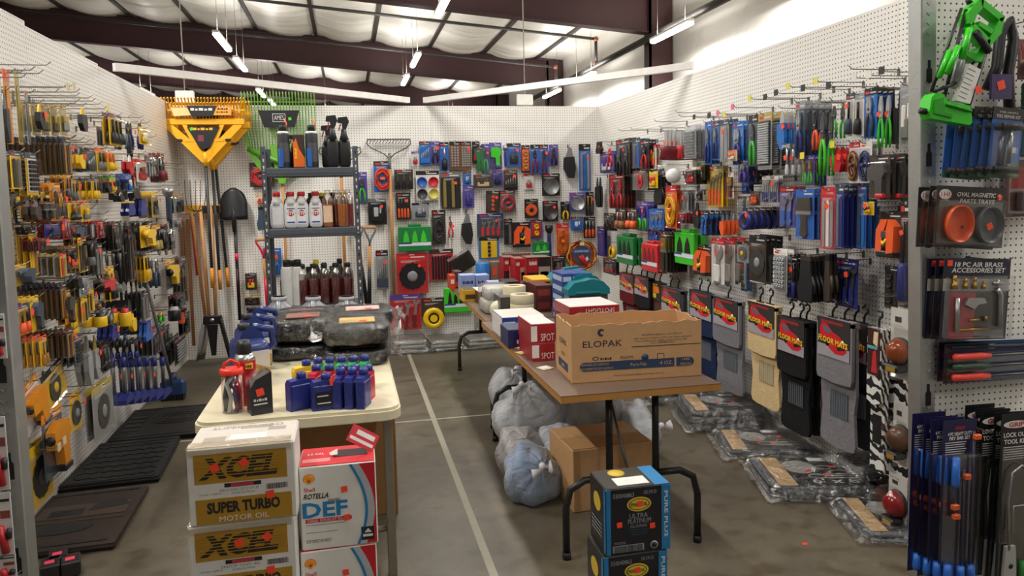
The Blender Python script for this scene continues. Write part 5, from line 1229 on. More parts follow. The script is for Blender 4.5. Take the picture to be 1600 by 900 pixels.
z0, z1 = Z(583, 905)+.004, Z(570, 905)+.006; r = (z1-z0)/2
mb.prism([(X(907)+r+r*math.cos(q), z0+r+r*math.sin(q)) for q in [PI/2+PI*i/8 for i in range(9)]]+[(X(1053), z0), (X(1053), z1)], Y, Y+.0006, INKB)
mb.prism([(X(1056), z1), (X(1056), z0)]+[(X(1084)-r+r*math.cos(q), z0+r+r*math.sin(q)) for q in [-PI/2+PI*i/8 for i in range(9)]], Y, Y+.0006, INKB)
TAN = mat('c8a880', .6)
for s, px, wd, dz, hh in (('ENVASES DE CARTON', 930, 41, .3, .01), ('RECUBIERTOS DE PLASTICO', 933, 50, -.3, .01), ('Pure-Pak', 997, 25, 0, .014), ('4 OZ.', 1040, 20, 0, .016), ('1440', 1071, 12, .35, .011), ('PIEZAS', 1071, 17, -.35, .011)):
    mb.text(s, X(px), z0+r+r*dz*1.6, Y-.0008, X(895+wd), hh, TAN)
mb.text('Hecho en Gomez Palacio, Durango, Mexico', X(998), Z(585, 998), Y, X(895+78), .01, INK); mb.build('printed_front', t)
mb = MB(); fn = lambda x, y, z: (-.0008, d-.0-(x+.0), z)
for s, c, z, wd, hh, m in (('ELOPAK', .14, h*.62, .13, .026, INK), ('PURE-PAK', .14, h*.4, .07, .015, INK), ('~', .14, h*.2, .05, .014, TAN)): mb.text(s, c, z, -.0, wd, hh, m, fn=lambda x, y, z: (-.0012 if z < h*.25 else -.0008, d-x, z))
mb.add([(-.0006, d-.05, h*.13), (-.0006, d-.23, h*.13), (-.0006, d-.23, h*.28), (-.0006, d-.05, h*.28)], [(0, 1, 2, 3)], INKB)
mb.build('printed_side', t)
# cartons and goods on the brown tables
def carton(name, label, cat, px0, px1, pyb, pyt, y, d, col, parts=(), rz=0., top=None, z0=None, side=None):
    "box whose front face fills this part of the photograph"
    a, b = at(px0, pyb, y=y), at(px1, pyb, y=y); zb = a.z if z0 is None else z0; w = abs(b.x-a.x); h = at((px0+px1)/2, pyt, y=y).z-zb
    t = thing(name, label, cat, ((a.x+b.x)/2, y+d/2, zb), rz); mb = MB(); mb.box(-w/2, w/2, -d/2, d/2, 0, h, col, .002); cb = mb.build('carton', t)
    if top is not None: mb = MB(); mb.box(-w/2+.003, w/2-.003, -d/2+.003, d/2-.003, h-.001, h+.0015, top); mb.build('top_panel', cb)
    if parts:
        mb = MB()
        for q in parts:
            if q[0] == 't': mb.text(q[1], q[2]*w/2, q[3]*h, -d/2-.0012, q[4]*w, q[5]*h, q[6], rot=q[7] if len(q) > 7 else 0)
            else: mb.box(q[1]*w/2, q[2]*w/2, -d/2-.0008, -d/2, q[3]*h, q[4]*h, q[5])
        mb.build('front_print', cb)
    if side:
        for s in (-1, 1):
            mb = MB(); mb.box(s*(w/2+.0002), s*(w/2+.0009), -d/2+.003, d/2-.003, .003, h-.003, side); mb.build('side_panel', cb)
    return t, w, h
RB, OFFW, BLUE = mat('a01e28', .4), mat('e8e4e0', .45), mat('2a4a94', .4)
NAVY = mat('20295a', .4)
carton('spotlight_box', 'red spotlight carton, lower of two left of the open carton', 'box', 832, 868, 572, 536, 3.42, .28, RB, (('b', -1, -.4, .2, .9, OFFW), ('t', 'SPOT', .35, .3, .55, .35, OFFW)), z0=TZ)
zz = TZ+at(850, 536, y=3.42).z-TZ
carton('spotlight_box', 'red spotlight carton with a pale top, upper of two left of the open carton', 'box', 830, 868, 536, 506, 3.42, .28, RB, (('b', -1, -.5, .1, .9, OFFW), ('t', 'SPOT', .35, .3, .55, .38, OFFW)), z0=zz, top=OFFW)
carton('spotlight_box', 'red spotlight carton lying upside down behind the open carton', 'box', 890, 968, 497, 478, 3.62, .3, RB, (('t', 'SPOTLIGHT', .2, .55, .6, .4, OFFW, PI),), top=OFFW)
carton('support_box', 'box with a red front under the upside down red carton', 'box', 892, 966, 560, 497, 3.62, .3, mat('7a1a22', .5), (('b', -.9, .9, .1, .2, OFFW),), z0=TZ)
carton('hitch_box', 'dark blue box with white lettering on the front brown table', 'box', 794, 828, 536, 515, 3.75, .2, NAVY, (('t', '~', .3, .35, .5, .25, OFFW),), z0=TZ, top=mat('38405e', .4))
carton('lamp_box', 'white and blue box with a striped lid behind the dark blue box', 'box', 785, 852, 513, 495, 4.0, .3, BLUE, (('b', -.95, -.4, .2, .8, OFFW), ('b', -.2, .2, .2, .8, OFFW)), z0=TZ, top=mat('dcd6cc', .45), side=OFFW)
# teal tool boxes with white cards
TEAL = mat('147a86', .35)
for i, (px0, px1, pyb, pyt, y) in enumerate(((890, 950, 486, 443, 4.25), (880, 940, 484, 434, 4.6), (872, 930, 480, 428, 4.95))):
    t, w, h = carton('teal_tool_box', 'teal lidded tool box with a grey body, ' + ('front', 'middle', 'back')[i] + ' of three on the brown tables', 'tool box', px0, px1, pyb, pyt+16, y, .26, mat('4a4c50', .5), (('b', -.3, .1, .2, .85, OFFW), ('b', -.15, -.02, .35, .65, BLK)), z0=TZ, side=mat('7a8c90', .5))
    mb = MB(); mb.prism([(-w/2-.01, h-.005), (w/2+.01, h-.005), (w/2+.01, h+.03), (w*.36, h+.075), (w*.08, h+.09), (-w*.1, h+.08), (-w*.38, h+.07), (-w/2-.01, h+.03)], -.14, .14, TEAL); mb.box(-w*.35, w*.3, -.148, -.13, h+.0, h+.015, TEAL, .004); mb.build('lid', t)
    mb = MB(); mb.prism([(-w*.28, h+.07), (-w*.2, h+.105), (w*.2, h+.115), (w*.3, h+.08), (w*.2, h+.085), (-w*.18, h+.08)], -.03, .03, TEAL); mb.build('lid_handle', t)
# stack of small blue boxes: each row a carton of its own
for r in range(5):
    for q in range(3):
        a = at(861+13*q, 493-2*q, y=4.72); bx = thing('small_blue_box', 'small blue and white box in the stack beside the teal tool boxes', 'box', (1.30+.063*q, 4.48, TZ+.062*r), 0, 'small blue boxes stacked beside the teal tool boxes')
        mb = MB(); mb.box(-.031, .031, -.12, .12, 0, .061, BLUE, .002); mb.build('carton', bx); mb = MB(); mb.box(-.026, .026, -.1206, -.12, .012, .042, mat('b4c4e0', .5)); mb.box(-.0316, -.031, -.1, .1, .012, .042, mat('b4c4e0', .5)); mb.build('front_print', bx)
# tape rolls
TAPE = mat('d9cfae', .6)
for i, (px, pyb, pyt, lb) in enumerate(((820, 493, 478, 'cream masking tape roll at the bottom of the stack'), (820, 478, 463, 'cream masking tape roll in the middle of the stack'), (820, 463, 448, 'cream masking tape roll on top of the stack'), (808, 477, 448, 'cream tape roll stack half hidden behind the front one'))):
    y = 4.5 if i < 3 else 4.72; R = .075; a = at(px, pyb, y=y-R); h = at(px, pyt, y=y-R).z-a.z
    if i == 0: z_ = TZ; z0_ = TZ
    if i == 3: z_ = TZ; h = at(px, 448, y=y-R).z-TZ
    t = thing('tape_roll', lb, 'tape roll', (a.x, y, z_)); mb = MB(); mb.lathe([(R*.55, 0), (R*.97, 0), (R, .003), (R, h-.003), (R*.97, h), (R*.55, h), (R*.55, 0)], (0, 0, 0), TAPE, 24); mb.build('tape', t)
    mb = MB(); mb.lathe([(R*.54, .001), (R*.5, .001), (R*.5, h-.001), (R*.54, h-.001), (R*.54, .001)], (0, 0, 0), mat('a08a60', .7), 20); mb.build('core', t); z_ += h
# clear bag goods, brush, dark cases
p = at(771, 500, y=4.95); t = thing('bagged_goods', 'clear bag of pale goods at the left edge of the back brown table', 'bag', (p.x+.03, 5.0, TZ)); mb = MB(); mb.ball((0, 0, .045), .1, .14, .045, mat('d4d0c6', .6, 0, .4), 18, 10, .3); mb.ball((.01, .01, .13), .09, .13, .045, mat('c8c4bc', .6, 0, .4), 18, 10, .3); mb.build('contents', t); mb = MB(); mb.ball((0, 0, .095), .112, .15, .1, film(.08, rough=.2, bump=.8), 24, 14, .4); mb.build('clear_bag', t)
p = at(772, 515, y=4.72); t = thing('wool_brush', 'cream ball shaped brush with a dark collar on the brown table', 'brush', (.93, 4.68, TZ+.05)); mb = MB(); mb.ball((0, 0, .01), .06, .055, .06, mat('e0dcc0', .9, 0, 1.), 18, 12); mb.build('wool_head', t); mb = MB(); mb.lathe([(.03, 0), (.045, .03), (.03, .07)], (.03, -.03, -.02), BLK, 12, 'x'); mb.build('collar', t)
for i, (pb, pt, m) in enumerate(((495, 482, '2a2a2c'), (482, 464, '4a4846'))): carton('dark_case', ('black flat case at the bottom of the pair before the tape rolls', 'grey film wrapped flat case on top of the pair before the tape rolls')[i], 'case', 782, 818, pb, pt, 4.58, .22, mat(m, .3), z0=(TZ, at(800, 482, y=4.58).z)[i], top=FILM2 if i else None)
carton('black_pack_box', 'black packs with a red band beside the tape rolls', 'box', 788, 812, 464, 440, 5.2, .2, mat('2c2624', .4), (('b', -.9, .9, .1, .45, RB),), z0=TZ)
carton('dark_red_box', 'dark red box right of the tape rolls, lower one', 'box', 838, 862, 488, 466, 4.85, .25, mat('4a1c1c', .45), (('b', -.8, .8, .2, .7, mat('7a2a24', .5)),), z0=TZ)
carton('dark_red_box', 'dark red box right of the tape rolls, upper one', 'box', 838, 862, 466, 446, 4.85, .25, mat('5a2420', .45), (('b', -.8, .8, .2, .7, mat('8a3a30', .5)),), z0=at(850, 466, y=4.85).z)
carton('yellow_flat_box', 'yellow flat box with dark print behind the tape rolls', 'box', 832, 866, 446, 437, 5.1, .3, mat('d8941c', .45), (('b', -.7, .7, .3, .6, BLK),), top=mat('e8b02a', .45)); carton('box_stand', 'plain dark carton under the yellow flat box', 'box', 833, 865, 480, 446, 5.1, .3, mat('3a2a28', .5), (('b', -.8, .8, .4, .5, RB),), z0=TZ)
PB = mat('8ea4d8', .5)
for i, (x0, x1, pb, pt, y) in enumerate(((720, 743, 450, 430, 5.9), (744, 765, 450, 430, 5.9), (764, 788, 452, 441, 5.6))):
    carton('pale_blue_box', ('pale blue part box with dark lettering, leftmost on the back table', 'pale blue part box with dark lettering, beside the leftmost one', 'low pale blue box right of the pair')[i], 'box', x0, x1, pb, pt, y, .14, PB, (('t', '~', 0, .62, .7, .2, mat('1c2c60', .5)),) if i < 2 else (('b', -.5, .5, .3, .5, mat('c83040', .5)),), z0=TZ, top=mat('a8b8e0', .5))
carton('yellow_open_box', 'yellow open display box at the left edge of the back table', 'box', 724, 746, 466, 453, 5.5, .2, mat('d8a81c', .45), (('b', -.7, .7, .2, .6, mat('4a3a20', .5)),), z0=TZ, top=mat('5a4a28', .6))
carton('brown_box', 'brown box with a white lid right of the yellow box', 'box', 748, 766, 476, 456, 5.35, .3, mat('5a3420', .5), z0=TZ, top=mat('dcd8d2', .5))
carton('orange_box', 'orange red box at the far left corner of the back table', 'box', 703, 712, 452, 430, 6.25, .15, mat('d84a22', .45), (('b', -.6, .6, .4, .7, OFFW),), z0=TZ); carton('clear_parts_pack', 'dark brown clear pack beside the orange red box', 'pack', 711, 722, 452, 424, 6.3, .15, mat('5a3a34', .4), (('b', -.8, .8, .1, .4, mat('d84a22', .5)),), z0=TZ)
p = at(754, 432, y=6.2); t = thing('blue_canister', 'round bright blue canister behind the pale blue boxes', 'canister', (at(754, 420, y=6.2).x, 6.2, TZ)); h = at(754, 410, y=6.2).z-TZ; mb = MB(); mb.lathe([(.06, 0), (.062, .01), (.062, h-.01), (.055, h)], (0, 0, 0), mat('2a72b8', .3), 18); mb.build('canister_body', t); mb = MB(); mb.lathe([(.0625, h*.3), (.0625, h*.6)], (0, 0, 0), mat('1c4a88', .4), 18); mb.build('printed_band', t)
carton('assorted_jar', 'clear jar pack with orange stickers right of the blue canister', 'pack', 767, 784, 436, 409, 6.2, .12, mat('8a7460', .4), (('b', -.6, .1, .5, .75, STICK), ('b', -.2, .7, .05, .3, mat('d05a28', .5))), z0=TZ)
REDB = mat('b01c22', .4)
for i, (x0, x1, pb, pt, y, lb) in enumerate(((788, 806, 446, 402, 5.95, 'clear and dark red boxed tool behind the brown tables, left'), (806, 822, 450, 404, 5.75, 'tall red and black tool box, left of the large one'), (824, 862, 447, 402, 5.65, 'large red and black tool box with a picture of a red tool'))):
    t, w, h = carton('red_tool_box', lb, 'box', x0, x1, pb, pt, y, .2, mat('2a1c1c', .4) if i != 1 else REDB, (('b', -.95, -.1, .6, .97, REDB), ('t', '~', -.5, .85, .3, .12, OFFW), ('b', -.05, .9, .3, .75, mat('b09a90', .5)), ('b', .1, .75, .38, .62, REDB), ('b', -.95, .95, .02, .2, mat('3a2a28', .5))), z0=TZ, top=mat('8a6a60', .4), side=REDB)
carton('clear_box', 'clear topped box behind the red tool boxes', 'box', 790, 830, 420, 396, 6.3, .15, mat('7a5a50', .35), (('b', -.8, .2, .2, .8, mat('c8b0a8', .5)),), z0=TZ)
# card scraps on the table
for px, py, c, lb in ((818, 552, 'e0b83a', 'small yellow card lying on the front brown table'), (815, 545, 'c8763a', 'small orange pack lying by the red cartons'), (852, 576, 'd8c8b0', 'loose pale packet at the table edge beside the open carton')):
    p = at(px, py, z=TZ); t = thing('loose_packet', lb, 'packet', p, .4); mb = MB(); mb.box(-.03, .03, -.03, .03, 0, .006, mat(c, .5), .002); mb.build('packet', t); mb = MB(); mb.box(-.02, .015, -.02, .02, .006, .008, OFFW); mb.build('label', t)
# ------------------------------------------------------------------ stacked cartons at the front
XW = mat('dfdcd6', .5); GOLD = mat('b08528', .4); TAPEF = film(.12, (1, .97, .9), .2, .6); PRK = mat('26221e', .55); GREYT = mat('8a8a88', .6)
OLDP = mat('cfc6bc', .6)
def stripes(mb, x0, x1, z0, z1, n, y, m):
    for i in range(n): z = z0+(z1-z0)*(i+.5)/n; mb.box(x0, x1, y, y+.0006, z-.0011, z+.0011, m)
def barcode(mb, x0, x1, z0, z1, y, seed=1, bg=OFFW, fg=None):
    q = random.Random(seed); x = x0
    while x < x1: w_ = q.choice((.0008, .0012, .002)); mb.box(x, x+w_, y, y+.0005, z0, z1, fg or PRK); x += w_+q.choice((.001, .0016))
def xcel(z0, label, dx=0., rz=0., oil='SN/CF ILSAC GF-5 5W-30', worn=0):
    w, d, h = .285, .2, .2185; x, y = -.458+dx, 2.12; t = thing('motor_oil_carton', label, 'carton', (x+w/2, y, z0), rz); mb = MB()
    mb.box(-w/2, w/2, 0, d, 0, h, XW, .004); cb = mb.build('carton', t); mb = MB(); Y = -.0009
    mb.box(-w*.44, w*.42, Y, 0, h*.54, h*.92, GOLD); mb.text('XCEL', -.003, h*.73, Y-.0006, w*.72, h*.28, PRK, skew=.3, bold=.05); stripes(mb, -w*.42, w*.4, h*.62, h*.86, 6, Y-.0016, GOLD)
    mb.box(-w*.17, w*.17, Y, 0, h*.475, h*.525, PRK); mb.box(-w*.11, w*.1, Y-.0005, Y, h*.48, h*.52, mat('c03848', .5))
    mb.text(oil, -.01, h*.44, Y, w*.36, h*.035, GREYT); mb.text('Aceite De Motor', 0, h*.395, Y, w*.22, h*.032, GREYT); mb.text('P# 845-11098-55', -w*.3, h*.4, Y, w*.2, h*.026, GREYT); barcode(mb, w*.22, w*.42, h*.4, h*.47, Y, 3)
    mb.box(-w*.44, w*.45, Y, 0, .004, h*.34, GOLD); mb.text('SUPER TURBO', 0, h*.22, Y-.0006, w*.68, h*.15, PRK, bold=.045); mb.text('MOTOR OIL', 0, h*.07, Y-.0006, w*.46, h*.07, OFFW)
    mb.build('front_print', t); mb = MB(); mb.box(-w/2+.004, w/2-.004, .004, d-.004, h-.002, h+.001, OLDP)
    for i, (x0, x1, y0, y1) in enumerate(((-.11, -.05, .05, .09), (.06, .11, .12, .15), (-.02, .07, .15, .18))): mb.box(x0, x1, y0, y1, h+.001, h+.0014, mat('a89c90', .6))
    v, f = text_geo('SUPER TURBO', 0); mb.add([(.0+a*.2, .17+b*.025, h+.0016) for a, b in v], f, GREYT)
    mb.box(-.04, .06, .05, .1, h+.001, h+.0018, OFFW); v, f = ([], []); mb.add([(.01+a*.08, .075+b*.012, h+.0022) for a, b in v], f, PRK); mb.build('top_panel', t)
    mb = MB(); mb.box(-w/2-.0005, w/2*.93, -.0022, .05, h*.9, h+.0024, TAPEF); mb.build('packing_tape', cb)
    for a_, b_, r_ in ((-w*.25 if not worn else -.01, h*.74, .2), (w*.02 if not worn else w*.23, h*.78, .6), (w*.25, h*.33, .1)): sticker(MB(), a_, b_, -.0026, .011, rot=r_).build('price_sticker', cb)
    return t
for i, (lb, dx) in enumerate((('white and gold motor oil carton at the bottom of its stack', -.004), ('white and gold motor oil carton second from the bottom of the stack', .004), ('white and gold motor oil carton just below the top one', -.008), ('white and gold motor oil carton topmost in the stack before the cream table', .0))):
    xcel(.2195*i, lb, dx, (.02, -.02, .01, 0)[i], ('SN/CF ILSAC GF-5 5W-30' if i == 3 else 'SN/CF 10W-40'), i < 3)
DR = mat('c8202e', .4); DB = mat('1c80b8', .4); DGR = mat('b4b8bc', .4)
def shell_logo(mb, cx, cz, R, y):
    yel, red = mat('f4b81c', .4), mat('d8402a', .4)
    P = [(cx+R*math.cos(a)*(1+.04*math.cos(14*a)), cz+R*.95*math.sin(a)) for a in [PI*(-.12+1.24*i/26) for i in range(27)]]+[(cx-R*.34, cz-R*.6), (cx-R*.3, cz-R*.85), (cx+R*.3, cz-R*.85), (cx+R*.34, cz-R*.6)]
    mb.prism(P, y, y+.0005, red); c = [(cx+(a-cx)*.88, cz+(b-cz)*.88) for a, b in P]; mb.prism(c, y-.0006, y, yel)
    for i in range(7): a = PI*(.08+.84*i/6); mb.tube([(cx, y-.0006, cz-R*.6), (cx+R*.78*math.cos(a), y-.0006, cz+R*.74*math.sin(a))], .0007, red, 4)
def def_box(z0, label, dx=0., rz=0., opened=True):
    w, d, h = .222, .16, .2555; x, y = -.172+dx, 2.2; t = thing('exhaust_fluid_carton', label, 'carton', (x+w/2, y, z0), rz); mb = MB(); mb.box(-w/2, w/2, 0, d, 0, h, XW, .004); mb.build('carton', t)
    mb = MB(); Y = -.0009; R = lambda u: -w/2+u*w
    A = [(R(.62+.26*math.sin(PI*(.12+.66*i/14)) ), h*(1-.98*i/14)) for i in range(15)]
    A = [(R(.60+.27*math.sin(PI*(.08+.75*(i/16)))**.9), h*(.985-.965*i/16)) for i in range(17)]
    mb.prism([(a+.022, b) for a, b in A]+[(R(.985), h*.02), (R(.985), h*.985)], Y, 0, DR); 
    mb.prism([(a, b) for a, b in A]+[(a+.022, b) for a, b in A[::-1]], Y-.0004, Y, DGR); mb.prism([(a-.006, b) for a, b in A]+[(a+.002, b) for a, b in A[::-1]], Y-.0008, Y-.0003, DB)
    shell_logo(mb, R(.125), h*.85, .0165, Y-.0004); mb.text('Shell', R(.125), h*.725, Y, .032, .012, DR, bold=.01); mb.text('ROTELLA', R(.215), h*.645, Y, .072, .0165, PRK, skew=.25, bold=.03)
    mb.text('DEF', R(.32), h*.48, Y, .13, .046, DB, bold=.03); mb.box(R(.06), R(.66), Y, 0, h*.33, h*.375, DR); mb.text('DIESEL EXHAUST FLUID', R(.35), h*.353, Y-.0006, .115, .008, OFFW)
    for i in range(3): mb.box(R(.06), R(.55-.08*i), Y, 0, h*(.3-.09*i), h*(.306-.09*i), GREYT)
    mb.text('2.5 GAL (9.46L)', R(.22), h*.1, Y, .07, .008, PRK)
    mb.box(R(.78), R(.95), Y-.0008, Y, h*.06, h*.22, PRK); mb.box(R(.8), R(.93), Y-.0012, Y-.0006, h*.1, h*.13, OFFW); mb.prism([(R(.82), h*.15), (R(.87), h*.2), (R(.92), h*.15)], Y-.0012, Y-.0006, OFFW); mb.build('front_print', t)
    mb = MB(); mb.box(-w/2+.003, w/2-.003, .003, d-.003, h-.002, h+.001, DR); mb.box(-w*.46, -w*.1, .03, .06, h+.001, h+.0014, mat('e08080', .5)); v, f = text_geo('2.5 GAL', .01); mb.add([(-w*.3+a*.05, .1+b*.016, h+.0016) for a, b in v], f, OFFW)
    if opened: mb.box(-w*.06, w*.4, .06, .12, h+.001, h+.002, mat('2a1618', .7)); mb.add([(-w*.1, .07, h+.004), (.0, .05, h+.012), (.0, .075, h+.022), (-w*.12, .1, h+.002)], [(0, 1, 2, 3)], mat('e8d0c8', .6))
    mb.build('top_panel', t)
    if opened:
        mb = MB(); i0 = 0; mb.box(0, .09, 0, .0035, 0, .055, DR); mb.box(.006, .084, -.0006, 0, .01, .02, OFFW); mb.box(.02, .08, -.0006, 0, .03, .045, OFFW); mb.xf(Matrix.Translation((w*.12, .08, h+.045)) @ Matrix.Rotation(.55, 4, 'Y') @ Matrix.Rotation(-.5, 4, 'X')); mb.build('torn_flap', t)
    for a_, b_, r_ in ((.58, .7, .1), (.6, .36, .15)): sticker(MB(), R(a_), h*b_, -.003, .0088, rot=r_).build('price_sticker', t)
    mb = MB(); barcode(mb, R(.36), R(.52), h*.56, h*.6, -.0026, 5, fg=GREYT); mb.build('barcode_label', t)
for i, lb in enumerate(('white and red exhaust fluid carton at the bottom of the stack', 'white and red exhaust fluid carton in the middle of the stack', 'white and red exhaust fluid carton on top, with a torn open lid')): def_box(.2565*i, lb, (0, -.006, 0)[i], (0, .02, -.01)[i], i == 2)
PK = mat('1a1b20', .35); PBL = mat('1f78b0', .4); PYE = mat('d8b838', .4); PGR = mat('9a9ca2', .5)
def penn(z0, label, dx=0., rz=0.):
    w, d, h = .212, .16, .2125; t = thing('synthetic_oil_carton', label, 'carton', (.845+dx, 2.1, z0), rz); mb = MB(); mb.box(-w/2, w/2, 0, d, 0, h, PK, .003); mb.build('carton', t)
    mb = MB(); Y = -.0009; mb.box(w*.36, w/2-.001, Y, 0, .002, h-.002, PBL); mb.box(-w/2+.001, -w*.43, Y, 0, .002, h-.002, PBL); mb.text('PURE PLUS', w*.43, h*.55, Y-.0006, h*.7, .012, OFFW, rot=-PI/2, bold=.01)
    mb.text('550040863', -w*.23, h*.89, Y, .068, .014, PGR); mb.text('SAE 5W-20', w*.18, h*.91, Y, .042, .012, PGR)
    P = [(.002+.04*math.cos(a), h*.74+.023*math.sin(a)) for a in [2*PI*i/24 for i in range(24)]]; mb.prism(P, Y, 0, PYE); mb.prism([(.002+(a-.002)*.86, h*.74+(b-h*.74)*.8) for a, b in P], Y-.0005, Y, PRK); mb.prism([(.002+(a-.002)*.78, h*.74+(b-h*.74)*.7) for a, b in P], Y-.001, Y-.0004, PYE); mb.text('PENNZOIL', .002, h*.74, Y-.0016, .055, .011, PRK, bold=.02)
    mb.text('ULTRA', 0, h*.57, Y, .06, .015, PGR); mb.text('PLATINUM', .003, h*.49, Y, .075, .015, PGR); mb.text('FULL SYNTHETIC', 0, h*.41, Y, .055, .009, PGR)
    for i in range(3): mb.box(-.03+.005*i, .035-.005*i, Y, 0, h*(.35-.035*i), h*(.355-.035*i), mat('30506a', .5))
    mb.box(-w*.4, w*.08, Y, 0, h*.04, h*.14, PGR); barcode(mb, -w*.38, w*.06, h*.045, h*.135, Y-.0006, 8); mb.text('MOTOR OIL', -w*.29, h*.18, Y, .036, .008, PGR); mb.lathe([(.013, 0), (.013, .0006)], (w*.24, Y+.0004, h*.1), PGR, 16, 'y'); mb.lathe([(.009, 0), (.009, .0006)], (w*.24, Y, h*.1), PRK, 16, 'y')
    mb.build('front_print', t); mb = MB()
    mb.box(-w/2+.003, w/2-.05, .003, d-.003, h-.002, h+.0008, mat('2a2620', .4)); mb.box(w/2-.05, w/2-.002, .003, d-.003, h-.002, h+.0008, PBL); mb.box(-.06, .045, .02, .08, h+.0008, h+.0016, OFFW); mb.lathe([(.028, 0), (.028, .001)], (-.03, .12, h+.0008), PYE, 18); mb.prism([(0, 0)]*3, 0, 0, PYE) if 0 else None; v, f = ([], []); mb.add([(-.005+a*.08, .05+b*.014, h+.002) for a, b in v], f, PRK); mb.build('top_panel', t)
    mb = MB(); xx = -w/2-.0008
    for k in range(18): a = 2*PI*k/18
    v = [(xx, .085+.035*math.cos(2*PI*k/18), h*.68+.03*math.sin(2*PI*k/18)) for k in range(18)]; mb.add(v, [tuple(range(17, -1, -1))], PYE)
    mb.add([(xx, .02, .004), (xx, .004, .004), (xx, .004, h-.004), (xx, .02, h-.004)], [(0, 1, 2, 3)], PBL)
    for q in range(4): mb.add([(xx-.0004, .14, h*(.2+.06*q)), (xx-.0004, .04, h*(.2+.06*q)), (xx-.0004, .04, h*(.22+.06*q)), (xx-.0004, .14, h*(.22+.06*q))], [(0, 1, 2, 3)], PGR)
    mb.build('side_print', t); mb = MB()
    for x, z in ((.004, h*.75), (-w*.3, h*.46), (w*.21, h*.4)): sticker(MB(), x, z, -.003, .0085, rot=.1).build('price_sticker', t)
for i, lb in enumerate(('black and blue synthetic oil carton at the bottom of the stack by the brown table', 'black and blue synthetic oil carton in the middle of the stack by the brown table', 'black and blue synthetic oil carton on top of the stack by the brown table')): penn(.2135*i, lb, (-.004, -.01, 0)[i], (0, .01, -.01)[i])
# cartons under the tables
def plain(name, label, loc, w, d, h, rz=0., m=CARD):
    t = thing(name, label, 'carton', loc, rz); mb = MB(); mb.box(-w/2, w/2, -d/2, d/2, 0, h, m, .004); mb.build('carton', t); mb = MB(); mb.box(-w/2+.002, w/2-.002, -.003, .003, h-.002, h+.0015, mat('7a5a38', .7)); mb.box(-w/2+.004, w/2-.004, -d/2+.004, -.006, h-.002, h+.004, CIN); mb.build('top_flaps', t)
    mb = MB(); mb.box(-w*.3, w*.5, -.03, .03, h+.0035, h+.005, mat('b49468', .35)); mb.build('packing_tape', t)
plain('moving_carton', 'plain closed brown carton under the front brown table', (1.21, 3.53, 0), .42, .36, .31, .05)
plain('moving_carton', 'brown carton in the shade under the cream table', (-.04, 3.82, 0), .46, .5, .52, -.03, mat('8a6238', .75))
# carrier bags full of bags
BAGM = film(.42, (.93, .94, .95), .35, .9); BAGIN = mat('b8bcc2', .7, 0, .8)
def sack(c, r, label, inner='d4d8dc', knot=True, tint=(.95, .96, .97), seed=0, lean=(.5, 0)):
    q = random.Random(seed); ph = [q.uniform(0, 6.28) for _ in range(8)]; t = thing('stuffed_plastic_bag', label, 'plastic bag', c)
    rot = Matrix.Rotation(lean[0], 4, 'X') @ Matrix.Rotation(lean[1], 4, 'Y')
    def wob(k, pl):
        def f(x, y, z):
            th = math.atan2(y, x); up = max(0., (z+.3)/1.3)
            s = 1+k*(.09*math.sin(3*x+ph[0]+2*z)+.07*math.sin(4*y+ph[1]-3*z)+.05*math.sin(7*x+5*z+ph[2]))+pl*up*(.022*math.sin(11*th+ph[3])+.016*math.sin(17*th+ph[4]+2*z))
            n = 1-.25*max(0, z-.6)
            return (x*s*n, y*s*n, z*s+(.12*max(0, z-.8)*5 if knot else 0))
        return f
    def flat(mb):
        mb.xf(Matrix.Translation((0, 0, r[2])) @ rot); mb.v = [(x, y, max(.004, z)) for x, y, z in mb.v]
        return mb
    mb = MB(); mb.ball((0, 0, 0), r[0]*.93, r[1]*.93, r[2]*.93, mat(inner, .8, 0, .8), 36, 20, .9, wob(1.0, .3)); flat(mb).build('contents', t)
    mb = MB(); mb.ball((0, 0, 0), r[0], r[1], r[2], film(.30, tint, .25, .8), 64, 30, .9, wob(1.1, 1.)); flat(mb).build('bag_film', t)
    if knot:
        mb = MB(); kk = rot @ Vector((0, 0, r[2]*1.22)); k = (kk.x, kk.y, kk.z+r[2])
        for s in (-1, 1):
            v = []; f = []
            for i in range(6):
                for j in range(4): u = i/5; w_ = (j/3-.5); v.append((k[0]+s*u*.05+.012*math.sin(5*u+ph[5]), k[1]-.015-.03*u*math.sin(2*u+w_*3), k[2]+w_*(.012+.05*u)+.02*u*s-.02*u))
            for i in range(5):
                for j in range(3): a = i*4+j; f.append((a, a+1, a+5, a+4))
            mb.add(v, f, mat('f0f0f2', .4), True)
        mb.ball(k, .018, .018, .018, mat('f0f0f2', .4)); mb.build('knotted_handles', t)
    return t
sack((.86, 3.56, 0), (.16, .15, .125), 'light blue tied plastic bag in front of the heap under the brown tables', '8fb0d8', True, (.86, .93, 1.), 3, (.95, .15))
sack((.88, 3.84, 0), (.15, .14, .13), 'white plastic bag with red print behind the light blue bag', 'd8cccc', False, seed=4)
sack((1.02, 4.2, 0), (.22, .2, .21), 'large grey white plastic bag on the left of the heap under the table', seed=5, lean=(.3, -.3))
sack((1.33, 4.25, 0), (.27, .22, .21), 'large grey white plastic bag in the middle of the heap under the table', seed=6, lean=(.2, .2), knot=False)
sack((1.12, 3.86, 0), (.15, .13, .13), 'white plastic bag with blue print right behind the light blue bag', 'c4cce0', False, seed=7)
sack((1.6, 4.0, 0), (.12, .17, .13), 'white plastic bag with a knotted end at the right of the heap', seed=8, lean=(.9, .9))
sack((1.03, 4.75, 0), (.15, .18, .2), 'white plastic bag at the back of the heap under the table', seed=9)
